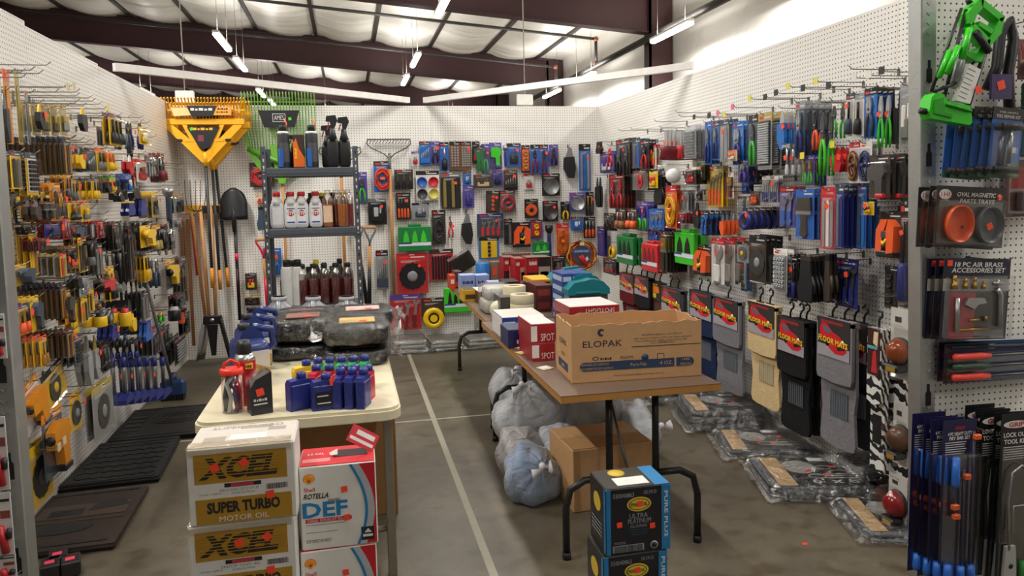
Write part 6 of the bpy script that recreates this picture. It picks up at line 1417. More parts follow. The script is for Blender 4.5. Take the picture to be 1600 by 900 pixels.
# ------------------------------------------------------------------ dark rubber mats on the floor by the left wall
def rubber(label, c, w, d, n, m, rz, deco):
    t = thing('rubber_mat', label, 'floor mat', c, rz); mb = MB(); q = random.Random(int(c[1]*100))
    for i in range(n):
        j = .012*q.uniform(-1, 1); k = .015*q.uniform(-1, 1); mb = MB(); z = .0085*i; mb.zprism(rrect(-w/2+j, w/2+j, -d/2+k, d/2+k, .012, 3), z, z+.008, m); o = mb.build('mat' if i == n-1 else 'mat_below', t)
    mb = MB(); z = .0085*n-.0005; mb.box(-w/2+.03, w/2-.03, -d/2+.03, -d/2+.045, z, z+.003, BLK); mb.box(-w/2+.03, w/2-.03, d/2-.045, d/2-.03, z, z+.003, BLK)
    if deco == 'tread':
        for a in range(12):
            for b in range(7):
                x, y = -w/2+.07+a*(w-.12)/11.5, -d/2+.09+b*(d-.16)/6.4; s = 1 if (a+b) % 2 else -1; mb.zprism([(x-.02, y-.012*s-.008), (x+.02, y+.012*s-.008), (x+.02, y+.012*s+.008), (x-.02, y-.012*s+.008)], z, z+.004, BLK)
    elif deco == 'scene':
        LT = mat('4a3a32', .6)
        mb.zprism(arc(-.05, -.12, .14, .07, 0, 2*PI, 16), z, z+.003, BLK); mb.box(-.2, .2, .0, .16, z, z+.002, LT); mb.box(-.15, .0, .02, .1, z, z+.003, BLK); mb.zprism([(.02, .06), (.2, .1), (.16, .18), (.04, .16)], z, z+.003, BLK); mb.box(-.2, .21, -.05, -.035, z, z+.003, LT)
    else:
        for r in (.06, .1, .14): P = arc(.08, .05, r*1.3, r, 0, 2*PI, 20); mb.zprism(P+arc(.08, .05, r*1.3-.014, r-.012, 2*PI, 0, 20), z, z+.003, BLK)
        for i in range(4): mb.box(-.22, -.12, -.2+.1*i, -.16+.1*i, z, z+.003, BLK)
    mb.build('raised_pattern', t)
rubber('brown black door mat stack with a picture pattern, nearest of the three on the left', (-1.33, 3.86, 0), .46, .68, 4, mat('332620', .7, 0, .3), .03, 'scene')
rubber('black tread plate rubber mat stack in the middle of the left floor', (-1.345, 4.67, 0), .5, .72, 4, mat('19191a', .6), .05, 'tread')
rubber('black rubber mat stack with curved ridges, farthest on the left floor', (-1.31, 5.44, 0), .52, .72, 4, mat('191616', .65), .04, 'rings')
for i, (px, py) in enumerate(((92, 885), (112, 893), (80, 899))):
    p = at(px, py, z=.01); t = thing('boxed_tool', ('dark boxed tool with a pink mark on the floor at the lower left, ' + ('back', 'right', 'front')[i] + ' one'), 'pack', p, .3); mb = MB(); mb.box(-.035, .035, -.05, .05, 0, .06, mat('221e20', .5), .004); mb.build('carton', t); mb = MB(); mb.box(-.02, .015, -.02, .01, .06, .061, mat('ff4a6a', .5)); mb.build('price_sticker', t)
# ------------------------------------------------------------------ flat film wrapped packs on the floor
TARP = mat('4a4e54', .5, 0, .5); INS = mat('2c2e30', .4); TFILM = film(.13, rough=.2, bump=1.)
def flat_pack(label, c, w, d, h, rz, layers=1, art=True, size=None, tint=None):
    t = thing('tarp_pack', label, 'tarp pack', c, rz); m = mat(tint, .5, 0, .5) if tint else TARP; q = random.Random(int(c[1]*77))
    for i in range(layers):
        mb = MB(); hh = h/layers; mb.ball((.02*q.uniform(-1, 1), .025*q.uniform(-1, 1), hh*(i+.5)), w/2*.97, d/2*.97, hh*.5, m, 28, 10, .2); mb.build('folded_tarp', t)
    z = h+.002
    if art:
        mb = MB(); mb.box(-w*.42, w*.42, -d*.42, d*.42, z-.002, z, INS)
        mb.box(-w*.42, -w*.25, -d*.42, d*.42, z, z+.001, mat('d8b88a', .5)); mb.zprism(arc(-w*.1, d*.12, w*.16, d*.2, 0, 2*PI, 16), z+.001, z+.002, mat('a8a8a4', .5))
        for a, b, r in ((.1, .1, .05), (.18, -.05, .06), (.0, -.16, .055)): mb.zprism(arc(w*a*1.3, d*b, w*r*1.6, d*r*1.2, 0, 2*PI, 12)+arc(w*a*1.3, d*b, w*r*1.35, d*r*.95, 2*PI, 0, 12), z+.001, z+.002, mat('c0c0bc', .5))
        for k in range(3): mb.box(w*(.15-.06*k), w*.38, -d*(.1+.06*k), -d*(.085+.06*k), z+.001, z+.002, PRINT)
        if size: v, f = text_geo(size, .01); mb.add([(w*.14+a*w*.46, -d*.3+b*.06, z+.0025) for a, b in v], f, OFFW)
        mb.box(w*.05, w*.25, d*.3, d*.4, z+.001, z+.002, OFFW); mb.build('printed_insert', t)
        mb = MB()
        for a, b in ((-.05, 0), (.22, .12), (.1, -.12)): MB().zprism([(w*a-.016, d*b-.012), (w*a+.016, d*b-.012), (w*a+.016, d*b+.012), (w*a-.016, d*b+.012)], z+.0025, z+.0035, STICK).build('price_sticker', t)
    mb = MB(); v = []; f = []; nx, ny = 30, 30; W2, D2 = w/2+.045, d/2+.045       # a loose crumpled sheet over the pack
    for i in range(nx+1):
        for j in range(ny+1):
            x, y = -W2+2*W2*i/nx, -D2+2*D2*j/ny; e = max(abs(x)-w/2, abs(y)-d/2); zz = h+.006 if e < -.012 else h*max(.04, 1-(e+.012)/.04) if e < .03 else .006
            r = q.uniform(0, 1); v.append((x+.006*q.uniform(-1, 1), y+.006*q.uniform(-1, 1), zz+.009*r*(1 if e < 0 else 1.8)+.004*math.sin(30*x+20*y)))
    for i in range(nx):
        for j in range(ny): k_ = i*(ny+1)+j; f.append((k_, k_+ny+1, k_+ny+2, k_+1))
    mb.add(v, f, TFILM, True); mb.build('clear_film', t)
    return t
flat_pack('film wrapped tarp pack under the table end by the right wall, furthest', (2.32, 5.1, 0), .44, .44, .1, -.15, 2, False)
flat_pack('thick film wrapped tarp pack with orange stickers below the tan floor mat', (2.38, 4.45, 0), .5, .44, .13, -.22, 3)
flat_pack('flat film wrapped tarp pack with a printed sheet below the black floor mat', (2.37, 3.92, 0), .5, .42, .045, -.3, 2)
flat_pack('film wrapped tarp stack with large size lettering below the nearest grey mat', (2.33, 3.37, 0), .54, .46, .06, -.26, 4, True, "6' x 8'")
flat_pack('film wrapped tarp pack closest to the steel upright on the right', (2.42, 2.86, 0), .44, .42, .035, -.3, 2)
flat_pack('dark folded pack leaning behind the lettered tarp stack', (2.55, 3.28, .085), .18, .3, .05, -.1, 1, False, None, '222426')
for i, (px, w_, h_, lb) in enumerate(((640, .34, .12, 'crumpled clear pack on the floor at the foot of the back wall, left'), (700, .34, .1, 'crumpled clear pack on the floor at the foot of the back wall, middle'), (762, .34, .1, 'crumpled clear pack at the foot of the back wall behind the table leg'))):
    p = at(px, 548, z=0); flat_pack(lb, (p.x, BY-.22, 0), w_, .38, h_, .03*i, 3, False, None, '84827c')
p = at(748, 500, y=BY-.06); t = thing('leaning_pack', 'grey white film wrapped pack leaning on the back wall behind the table leg', 'pack', (p.x+.1, BY-.1, .1)); mb = MB(); mb.box(-.14, .14, -.01, .03, 0, .36, mat('b0aca4', .5), .008); mb.box(-.1, .12, -.012, -.009, .06, .16, mat('d8c040', .5)); mb.build('pack', t); mb = MB(); mb.box(-.15, .15, -.015, .035, -.005, .37, TFILM, .008); mb.build('clear_film', t)
p = at(1258, 850, z=0); tag(MB().zprism([(-.012, -.01), (.012, -.008), (.01, .012), (-.012, .01)], 0, .0015, STICK).build('fallen_sticker', None, p), 'orange sticker lying alone on the concrete near the right front', 'sticker')
# ------------------------------------------------------------------ car mats on hangers along the right wall
def car_art(mb, w, z0, z1, y):
    h = z1-z0; mb.box(-w/2, w/2, y, y+.003, z0, z1, mat('34302e', .4)); mb.box(-w/2, w/2, y-.0004, y, z0, z0+h*.3, mat('a8a0a8', .4)); mb.box(-w*.4, w*.3, y-.0004, y, z0+h*.86, z0+h*.93, mat('a02830', .4))
    S = lambda P: [(w*a, z0+h*b) for a, b in P]; rd = mat('d2202c', .3)
    mb.prism(S([(-.42, .74), (-.36, .86), (-.2, .84), (-.02, .66), (.2, .58), (.4, .42), (.42, .24), (.3, .14), (.08, .12), (-.1, .22), (-.3, .4), (-.42, .56)]), y-.0016, y-.0004, rd); mb.prism(S([(-.34, .78), (-.2, .79), (-.04, .65), (-.14, .6), (-.3, .68)]), y-.0022, y-.0014, mat('5a6a7a', .2))
    mb.prism(S([(.12, .3), (.34, .36), (.38, .28), (.16, .22)]), y-.0022, y-.0014, BLK); mb.lathe([(w*.07, 0), (w*.07, .0006)], (-w*.18, y-.0014, z0+h*.36), BLK, 12, 'y'); mb.lathe([(w*.04, 0), (w*.04, .0006)], (w*.3, y-.0014, z0+h*.46), mat('f8e8d0', .3), 10, 'y')
    mb.text('FLOOR MATS', 0, z0+h*.42, y-.003, w*.92, h*.15, mat('f0e020', .4), bold=.02, rot=-.06)
def car_mat(px0, px1, pyt, pyb, off, label, col, hooks=2, art='car', ref=None, grp=None):
    y0, y1 = at(px0, 500, x=RX-off).y, at(px1, 500, x=RX-off).y; xm = (px0+px1)/2; zt, zb = at(xm, pyt, x=RX-off).z, max(.02, at(xm, pyb, x=RX-off).z); w = abs(y0-y1); h = zt-zb
    t = thing('car_mat_set', label, 'car mat set', (RX-off, (y0+y1)/2, zb), -PI/2, grp); m = mat(col, .9, 0, .4, spec=.2); edge = mat('141414' if col in ('1c1c1e', '2a2a2c') else col, .8)
    O = [(-w*.46, h*.56), (-w*.5, h*.45), (-w*.44, h*.3), (-w*.5, h*.06), (-w*.46, .01), (-w*.3, 0), (w*.3, 0), (w*.46, .01), (w*.5, h*.06), (w*.45, h*.3), (w*.5, h*.45), (w*.47, h*.96), (-w*.47, h*.96)]
    mb = MB(); mb.prism(O, -.012, .004, m); mb.build('lower_mat', t); mb = MB(); mb.prism([(-w*.5, h*.99), (w*.5, h*.99), (w*.5, h*.56), (w*.47, h*.52), (0, h*.505), (-w*.47, h*.52), (-w*.5, h*.56)], -.04, -.022, m); mb.prism([(-w*.5, h*.96), (w*.5, h*.96), (w*.5, h), (-w*.5, h)], -.04, .004, m); mb.build('folded_flap', t)
    mb = MB(); mb.box(-w*.2, w*.3, -.016, -.0115, h*.24, h*.44, mat('5c636a' if col not in ('1c1c1e',) else '2c2e30', .6) if col != 'd8bd8c' else mat('b8a888', .6))
    for i in range(8): x = -w*.18+w*.46*i/7; mb.box(x-.002, x+.002, -.019, -.015, h*.25, h*.43, mat('6c737a' if col != 'd8bd8c' else 'c4b494', .6))
    mb.build('heel_pad', t); mb = MB()
    if art == 'car': car_art(mb, w*.9, h*.7, h*1.0, -.044)
    else:
        mb.box(-w*.42, w*.42, -.046, -.043, h*.72, h, mat('3a2c24', .5)); mb.prism([(-w*.36, h*.86), (-w*.3, h*.94), (w*.3, h*.94), (w*.36, h*.86), (w*.3, h*.84), (-w*.3, h*.84)], -.048, -.046, mat('f08028', .4)); mb.box(-w*.16, w*.16, -.048, -.046, h*.76, h*.83, mat('e0c048', .4)); mb.text('~', 0, h*.965, -.0475, w*.5, h*.03, mat('f0d020', .4))
    mb.build('picture_card', t)
    for i in range(hooks):
        mb = MB(); x = (i-(hooks-1)/2)*w*.28; yy = -.02+.012*i; mb.tube([(x, yy, h), (x, yy, h+.03), (x+.012, yy, h+.05), (x+.03, yy, h+.062), (x+.03, yy, h+.085), (x+.008, yy, h+.095), (x-.008, yy, h+.082)], .006, BLK, 6); mb.box(x-w*.12, x+w*.12, yy-.004, yy+.004, h-.004, h+.006, BLK); mb.build('plastic_hanger', t)
    return t
car_mat(975, 998, 428, 520, .2, 'dark red car mat set hanging at the far end of the row', '6a1c22')
car_mat(998, 1022, 432, 530, .2, 'black car mat set right of the dark red one', '222022')
car_mat(1018, 1042, 440, 540, .16, 'brown car mat set with an orange vehicle picture', '5a3e2c', 2, 'truck')
car_mat(1040, 1074, 450, 575, .2, 'dark grey car mat set between the brown and the navy ones', '4a4a50')
car_mat(1085, 1122, 456, 592, .2, 'navy blue car mat set hanging behind the open carton', '1c2b4e')
car_mat(1122, 1164, 466, 612, .2, 'light grey car mat set left of the tan one', '7c7a80', 1)
car_mat(1177, 1222, 474, 636, .2, 'tan beige car mat set with a red car picture', 'd8bd8c')
car_mat(1224, 1270, 498, 676, .2, 'plain black car mat set right of the tan one', '1c1c1e')
car_mat(1247, 1284, 500, 676, .09, 'black car mat set hanging behind the front black one', '1c1c1e', 1)
car_mat(1287, 1343, 498, 700, .2, 'light grey car mat set nearest the front with a large red car picture', '807d82')
car_mat(1326, 1368, 504, 700, .08, 'dark charcoal car mat set behind the nearest grey one', '343438', 2)
# zebra mats
def zeb(nt, b, L, N):
    g = N('ShaderNodeNewGeometry'); mp = N('ShaderNodeMapping'); mp.inputs['Rotation'].default_value = (.5, .3, .2); L(g.outputs['Position'], mp.inputs[0])
    w = N('ShaderNodeTexWave'); w.inputs['Scale'].default_value = 15; w.inputs['Distortion'].default_value = 4; w.inputs['Detail'].default_value = 1; w.inputs['Detail Scale'].default_value = 1.6; L(mp.outputs[0], w.inputs['Vector'])
    c = N('ShaderNodeMath'); c.operation = 'GREATER_THAN'; c.inputs[1].default_value = .5; L(w.outputs['Fac'], c.inputs[0]); mx = N('ShaderNodeMix'); mx.data_type = 'RGBA'; L(c.outputs[0], mx.inputs[0])
    mx.inputs[6].default_value = (*lin('141416'), 1); mx.inputs[7].default_value = (*lin('e4e2de'), 1); L(mx.outputs[2], b.inputs['Base Color']); b.inputs['Roughness'].default_value = .8
ZEB = node_mat('zebra_fabric', zeb)
def zebra(px0, px1, pyt, pyb, off, label, dark):
    y0, y1 = at(px0, 600, x=RX-off).y, at(px1, 600, x=RX-off).y; xm = (px0+px1)/2; zt, zb = at(xm, pyt, x=RX-off).z, max(.03, at(xm, pyb, x=RX-off).z); w, h = abs(y0-y1), zt-zb
    t = thing('zebra_mat_set', label, 'car mat set', (RX-off, (y0+y1)/2, zb), -PI/2); mb = MB(); mb.prism([(-w/2, .02), (-w*.46, 0), (w*.46, 0), (w/2, .02), (w/2, h), (-w/2, h)], -.01, .01, ZEB); mb.build('lower_mat', t)
    mb = MB(); mb.prism([(-w/2, h), (w/2, h), (w/2, h*.5), (0, h*.47), (-w/2, h*.5)], -.035, -.015, ZEB); mb.build('folded_flap', t)
    mb = MB()
    if dark: mb.box(-w*.3, w*.4, -.014, -.0095, h*.22, h*.43, BLK)
    else: mb.box(-w*.3, w*.3, -.014, -.0095, h*.2, h*.4, BLK)
    mb.build('heel_pad', t); mb = MB(); mb.box(-w*.42, w*.42, -.04, -.035, h*.68, h*1.0, mat('3a1c18', .5)); mb.prism([(-w*.1, h*.7), (w*.3, h*.7), (w*.2, h*.86), (0, h*.84)], -.042, -.04, mat('c83038', .4)); mb.box(-w*.4, w*.3, -.042, -.04, h*.86, h*.88, mat('58a8b0', .5)); mb.prism([(-.0, h*.9), (w*.3, h*.88), (w*.36, h*.98), (w*.05, h*.98)], -.042, -.04, mat('e0c8a8', .5)); mb.build('picture_card', t)
    mb = MB(); mb.tube([(0, -.01, h), (0, -.01, h+.04), (.02, -.01, h+.06), (.02, -.01, h+.08), (-.01, -.01, h+.08)], .006, BLK); mb.build('plastic_hanger', t)
zebra(1364, 1386, 512, 738, .2, 'zebra striped mat set hanging edge on beside the charcoal mats', False)
zebra(1384, 1425, 516, 750, .12, 'zebra striped mat set with a black panel, at the wall end by the upright', True)
# ------------------------------------------------------------------ carded round lamps at the right wall's end
AMB, REDL2 = mat('8a3c14', .15), mat('8a1418', .15)
def lamp_pack(px0, px1, pyt, pyb, off, label, lens, cz, text=None, R=.058):
    y0, y1 = at(px0, 600, x=RX-off).y, at(px1, 600, x=RX-off).y; xm = (px0+px1)/2; zt, zb = at(xm, pyt, x=RX-off).z, max(.03, at(xm, pyb, x=RX-off).z); w, h = abs(y0-y1), zt-zb
    t = thing('trailer_lamp_pack', label, 'lamp pack', (RX-off, (y0+y1)/2, zb), -PI/2); mb = MB(); mb.box(-w/2, w/2, -.003, 0, 0, h, mat('c8c4be', .45)); barcode(mb, -w*.3, w*.0, h*.8, h*.88, -.0042, 2); mb.build('backing_card', t)
    mb = MB(); mb.ball((w*.05, -.012, h*cz), R, .06, R, lens, 24, 14); mb.lathe([(R*1.08, .004), (R*1.08, .018), (R*.98, .02)], (w*.05, 0, h*cz), BLK, 24, 'y'); mb.build('lens', t); mb = MB(); mb.box(-w*.35, w*.4, -.07, -.003, h*cz-R*1.55, h*cz-R*.95, BLK, .008); mb.box(-w*.1, w*.35, -.071, -.069, h*cz-R*1.45, h*cz-R*1.1, mat('b08a28', .4)); mb.build('base', t)
    if text: mb = MB(); mb.text(text, -w*.15, h*.93, -.0045, w*.5, h*.035, PRK); mb.build('print', t)
    mb = MB(); mb.box(-w*.48, w*.48, -.09, -.0035, h*.03, h*.78, FILM, .02); mb.build('clear_blister', t)
lamp_pack(1391, 1424, 482, 592, .26, 'clear pack with a round amber lamp by the steel upright', AMB, .4); lamp_pack(1393, 1422, 745, 858, .28, 'white card with a dark red round lamp low by the steel upright', REDL2, .42, '12V TAIL')
lamp_pack(1398, 1424, 632, 728, .24, 'clear pack with a dark lamp hanging beside the zebra mats', mat('5a3a28', .3), .45)
# ------------------------------------------------------------------ front panel on the right, facing the aisle
FY = 2.41
def fpt(px, py, off=.0): return at(px, py, y=FY-off)
def fhook(px, py, L, label): peg_hook(fpt(px, py), OUT['f'], L, 0., label, None)
# green folding saw frames
GF = mat('35c41f', .35)
U = 1/(3*422.); p = fpt(1437, 190, .1); t = thing('folding_sawhorse', 'bright green folding stand with black feet and a white label, hanging at the top right', 'folding stand', p)
G2 = lambda P: [((x-81)*U, (570-y)*U) for x, y in P]
def bar(mb, x0, y0, x1, y1, r, yy, m): (a, c), (b_, d) = G2([(x0, y0), (x1, y1)]); mb.tube([(a, yy, c), (b_, yy, d)], r*U, m, 8)
mb = MB(); mb.prism(G2([(75, 530), (85, 470), (105, 450), (150, 455), (165, 480), (200, 495), (290, 505), (305, 580), (290, 592), (90, 562)]), -.05, .0, GF); mb.build('lower_bracket', t)
mb = MB(); mb.prism(G2([(95, 540), (100, 480), (140, 470), (150, 535), (190, 545), (190, 560)]), -.056, -.049, mat('249a14', .4)); bar(mb, 160, 500, 290, 530, 7, -.055, mat('249a14', .4)); mb.build('bracket_ribs', t)
mb = MB()
for P in ([(270, 95), (335, 25), (352, 40), (345, 75), (318, 100), (300, 150), (275, 140)], [(335, 25), (468, 105), (452, 130), (345, 65)], [(468, 105), (452, 180), (385, 248), (370, 225), (412, 172), (440, 115)], [(385, 248), (280, 160), (300, 135), (372, 190), (395, 215)], [(335, 130), (410, 165), (400, 185), (330, 150)], [(340, 245), (372, 265), (350, 310), (310, 300), (262, 280), (270, 262), (320, 275)]): mb.prism(G2(P), -.045, .0, GF)
mb.build('upper_frame', t)
mb = MB()
for x0, y0, x1, y1, r, yy in ((262, 168, 225, 300, 15, -.06), (212, 245, 155, 365, 14, -.055), (185, 262, 132, 380, 13, -.04)): bar(mb, x0, y0, x1, y1, r, yy, GF)
mb.build('green_sleeves', t)
mb = MB()
for x0, y0, x1, y1, r in ((258, 70, 110, 440, 7), (282, 75, 165, 520, 8), (400, 235, 300, 520, 12), (345, 290, 240, 420, 5)): bar(mb, x0, y0, x1, y1, r, -.025, BLK)
bar(mb, 120, 440, 240, 400, 8, -.03, BLK); mb.build('black_tubes', t)
mb = MB(); bar(mb, 292, 182, 368, 268, 17, -.06, BLK); mb.build('hand_roller', t)
mb = MB(); mb.prism(G2([(278, 318), (342, 345), (288, 497), (213, 482)]), -.05, -.03, WHITE)
for i in range(7): bar(mb, 272-i*8, 340+i*20, 312-i*8, 355+i*20, 1.2, -.0505, GRY)
mb.build('white_label', t)
mb = MB(); bar(mb, 290, 215, 235, 420, 22, -.02, mat('b0b4b4', .35, .6)); mb.build('steel_plate', t)
mb = MB(); bar(mb, 50, 525, 78, 530, 15, -.03, BLK); mb.build('rubber_foot', t); mb = MB(); bar(mb, 285, 32, 296, 50, 13, -.03, BLK); mb.build('end_knob', t)
mb = MB(); (x, z), = G2([(325, 435)]); sticker(mb, x, z, -.055, .013); mb.build('price_sticker', t)
fhook(1515, 25, .12, 'wire hook holding the green folding stand'); fhook(1568, 42, .2, 'wire hook holding the black strap behind the green stand')
p = fpt(1560, 140, .08); t = thing('black_strap_tool', 'black strap tool with a purple tag behind the green stand', 'tool', p); mb = MB(); mb.tube([(-.05, 0, .0), (-.02, -.01, .08), (.0, 0, .2), (.04, 0, .25), (.06, 0, .18), (.02, -.02, .06), (.03, -.02, -.06), (.06, 0, -.09)], .019, BLK, 8); mb.build('strap', t); mb = MB(); mb.box(-.07, .02, -.04, -.03, -.04, .05, mat('3a2a5a', .4)); sticker(mb, -.03, .01, -.041, .016, rot=.3); mb.build('tag', t)
def fcard(name, cat, x0, y0, x1, y1, off, n, dn, label, body, head, tilt=0., shift=.0, films=True):
    "flat carded goods on the front panel: body(t, w, h) adds the pieces"
    xm, ym = (x0+x1)/2, (y0+y1)/2; a, b = fpt(x0, ym, off), fpt(x1, ym, off); w = b.x-a.x; zt, zb = fpt(xm, y0, off).z, fpt(xm, y1, off).z; h = zt-zb
    grp = 'one behind another: '+label if n > 1 else None; t = thing(name, label, cat, ((a.x+b.x)/2, FY-off, zb), 0, grp); t.rotation_euler = (0, tilt, 0); body(t, w, h)
    if films: mb = MB(); mb.box(-w*.49, w*.49, -.04, -.003, h*.02, h*.8, FILM, .008); mb.build('clear_blister', t)
    for i in range(1, n): dup(t, (t.location.x-shift*i, FY-off+dn*i, zb+random.uniform(-.006, .006)), (0, tilt+random.uniform(-.03, .03), 0))
    return t
def tire(t, w, h):
    mb = MB(); mb.box(-w/2, w/2, -.002, 0, 0, h, mat('1f62b8', .4)); mb.prism([(-w/2, 0), (w/2, 0), (w/2, h*.24), (-w/2, h*.1)], -.0028, -.002, mat('4a7a58', .5)); mb.build('backing_card', t); mb = MB(); mb.box(-w/2, w/2, -.003, .0005, h*.82, h, mat('2a2420', .4)); mb.text('TIRE REPAIR KIT', 0, h*.87, -.0036, w*.8, h*.045, PRINT); mb.text('STEEL HANDLE', 0, h*.93, -.0036, w*.6, h*.025, PRINT); mb.build('header_strip', t)
    mb = MB(); mb.tube([(-.01, -.015, h*.12), (.005, -.015, h*.7)], .008, STEEL, 8); mb.tube([(.0, -.02, h*.2), (.0, -.02, h*.6)], .0095, mat('8a8c90', .4, .7), 6); mb.build('shaft', t); mb = MB(); mb.tube([(-w*.26, -.02, h*.72), (w*.4, -.02, h*.73)], .014, BLK); mb.tube([(-w*.42, -.02, h*.1), (w*.3, -.02, h*.11)], .013, BLK); mb.build('handles', t); mb = MB(); mb.box(w*.22, w*.34, -.0036, -.002, h*.36, h*.44, WHITE); mb.build('price_sticker', t)
fcard('tire_repair_kit', 'repair kit', 1543, 168, 1591, 277, .16, 6, .018, 'blue carded repair kit with black T handles, in a fanned row', tire, None, .08, .022); fhook(1563, 172, .2, 'wire hook holding the blue repair kits')
def trays(t, w, h):
    mb = MB(); mb.box(-w/2, w/2, -.002, 0, 0, h, mat('2c2828', .4)); mb.box(-w/2, w/2, -.003, -.001, h*.02, h*.66, mat('4a4442', .4)); mb.build('backing_card', t); mb = MB(); mb.text('OVAL MAGNETIC', .02, h*.87, -.0035, w*.56, h*.075, OFFW, skew=.2, bold=.02); mb.text('PARTS TRAYS', .025, h*.76, -.0035, w*.5, h*.075, OFFW, skew=.2, bold=.02)
    mb.prism([(-w*.38+.026*math.cos(a), h*.86+.019*math.sin(a)) for a in [2*PI*i/18 for i in range(18)]], -.0032, -.002, OFFW); mb.text('1HI', -w*.38, h*.86, -.0038, .036, .018, REDB); mb.text('11784', -w*.38, h*.765, -.0036, .03, .008, OFFW); mb.lathe([(.013, 0), (.013, .0006)], (w*.4, -.003, h*.84), mat('e04828', .4), 16, 'y'); mb.text('2', w*.4, h*.84, -.0042, .006, .014, OFFW); mb.build('printed_header', t)
    for x, c in ((-w*.2, mat('e8581c', .3)), (w*.24, mat('5e6264', .35))):
        mb = MB(); R = h*.27
        for r0, r1, y0, y1 in ((.82, .82, -.006, -.006),): pass
        mb.lathe([(R*.82, .006), (R*.86, .008), (R*.97, .03), (R*1.03, .03), (R*.98, .0)], (0, 0, 0), c, 28, 'y'); mb.xf(Matrix.Translation((x, 0, h*.38)) @ Matrix.Diagonal((.92, 1, 1.12, 1))); mb.build('oval_tray', t)
    mb = MB(); sticker(mb, w*.24, h*.36, -.02, .012, rot=.5); sticker(mb, -w*.16, h*.33, -.02, .006, PRK); mb.build('price_sticker', t)
fcard('magnetic_tray_pack', 'parts tray pack', 1458, 292, 1566, 386, .1, 3, .03, 'black card with an orange and a grey oval tray, on the right front panel', trays, None, .06, .01)
def brass(t, w, h):
    mb = MB(); mb.box(-w/2, w/2, -.002, 0, 0, h, mat('1b1d34', .4)); mb.box(-w/2+.001, w/2-.001, -.003, -.001, h*.6, h*.75, mat('b8b4b0', .45)); mb.box(-w*.38, .0, -.003, -.001, h*.02, h*.58, mat('b82038', .4)); mb.box(0, w*.48, -.003, -.001, h*.12, h*.58, mat('26242a', .4)); mb.build('backing_card', t)
    mb = MB(); mb.text('18 PC AIR BRASS', .005, h*.925, -.0034, w*.72, h*.06, OFFW, skew=.15, bold=.02); mb.text('ACCESSORIES SET', .005, h*.855, -.0034, w*.8, h*.06, OFFW, skew=.15, bold=.02); mb.build('printed_header', t)
    BR = mat('b08a3a', .3, .8); mb = MB()
    for i, (x, r, L) in enumerate(((-.36, .012, .05), (-.2, .009, .04), (-.06, .009, .045), (.08, .008, .03))): z = h*.63; mb.lathe([(r, z), (r, z+L*.4), (r*.6, z+L*.45), (r*.75, z+L*.7), (r*.5, z+L)], (x*w, -.012, 0), BR, 8)
    mb.build('brass_fittings', t); mb = MB(); mb.tube([(w*.22, -.012, h*.7), (w*.36, -.012, h*.7)], .006, STEEL); mb.tube([(w*.29, -.012, h*.66), (w*.29, -.012, h*.74)], .006, STEEL); mb.tube([(-w*.28, -.012, h*.1), (-w*.3, -.012, h*.52)], .009, STEEL); mb.prism([(-w*.2, h*.44), (-w*.16, h*.52), (w*.08, h*.52), (w*.12, h*.46), (w*.0, h*.44), (-w*.06, h*.38), (-w*.1, h*.4)], -.02, -.006, STEEL); mb.tube([(w*.36, -.012, h*.16), (w*.34, -.012, h*.56), (w*.28, -.012, h*.63)], .01, STEEL); mb.build('air_tools', t)
    mb = MB(); mb.tube([(-w*.26, -.012, h*.12), (w*.2, -.012, h*.14)], .005, BR); mb.tube([(-w*.1, -.012, h*.24), (w*.05, -.012, h*.25)], .006, BR); mb.lathe([(.008, h*.23), (.006, h*.29)], (w*.14, -.012, 0), BR, 8); mb.build('brass_nozzles', t); mb = MB(); sticker(mb, -w*.42, h*.94, -.0036, .011, rot=0); mb.build('price_sticker', t)
fcard('air_accessory_set', 'air fitting set', 1468, 404, 1572, 530, .1, 3, .03, 'navy card of brass air fittings with white lettering, right front panel', brass, None, .05, .006); fhook(1512, 402, .2, 'wire hook holding the air fitting cards')
# screwdriver trio on a blue card
def trio(t, w, h):
    mb = MB(); mb.box(-w/2, w/2, -.002, 0, 0, h, mat('1d3a70', .4)); mb.box(-w/2, -w*.42, -.003, -.001, 0, h, mat('28242c', .4)); mb.build('backing_card', t)
    for i, c in enumerate(('ff4a3a', '1c4a32', 'ff4a3a')):
        z = h*(.17+.26*i); mb = MB(); mb.lathe([(.008, 0), (.0145, .01), (.013, .03), (.0145, .12), (.009, .165)], (-w*.45, -.02, z), mat(c, .3), 12, 'x'); mb.build('handle', t); mb = MB(); mb.tube([(-w*.45+.16, -.02, z), (w*.46, -.02, z)], .0055, DSTEEL); mb.build('shaft', t)
    mb = MB(); mb.tube([(-w*.46, -.015, h*.93), (w*.3, -.015, h*.9)], .007, mat('26262a', .4)); mb.build('thin_tool', t); mb = MB(); mb.box(-w*.1, -w*.04, -.004, -.002, h*.84, h*.95, WHITE); mb.build('price_sticker', t)
fcard('screwdriver_trio', 'screwdriver pack', 1474, 534, 1640, 594, .06, 2, .03, 'blue card of three long screwdrivers with red and green handles lying sideways', trio, None, .02, .0)
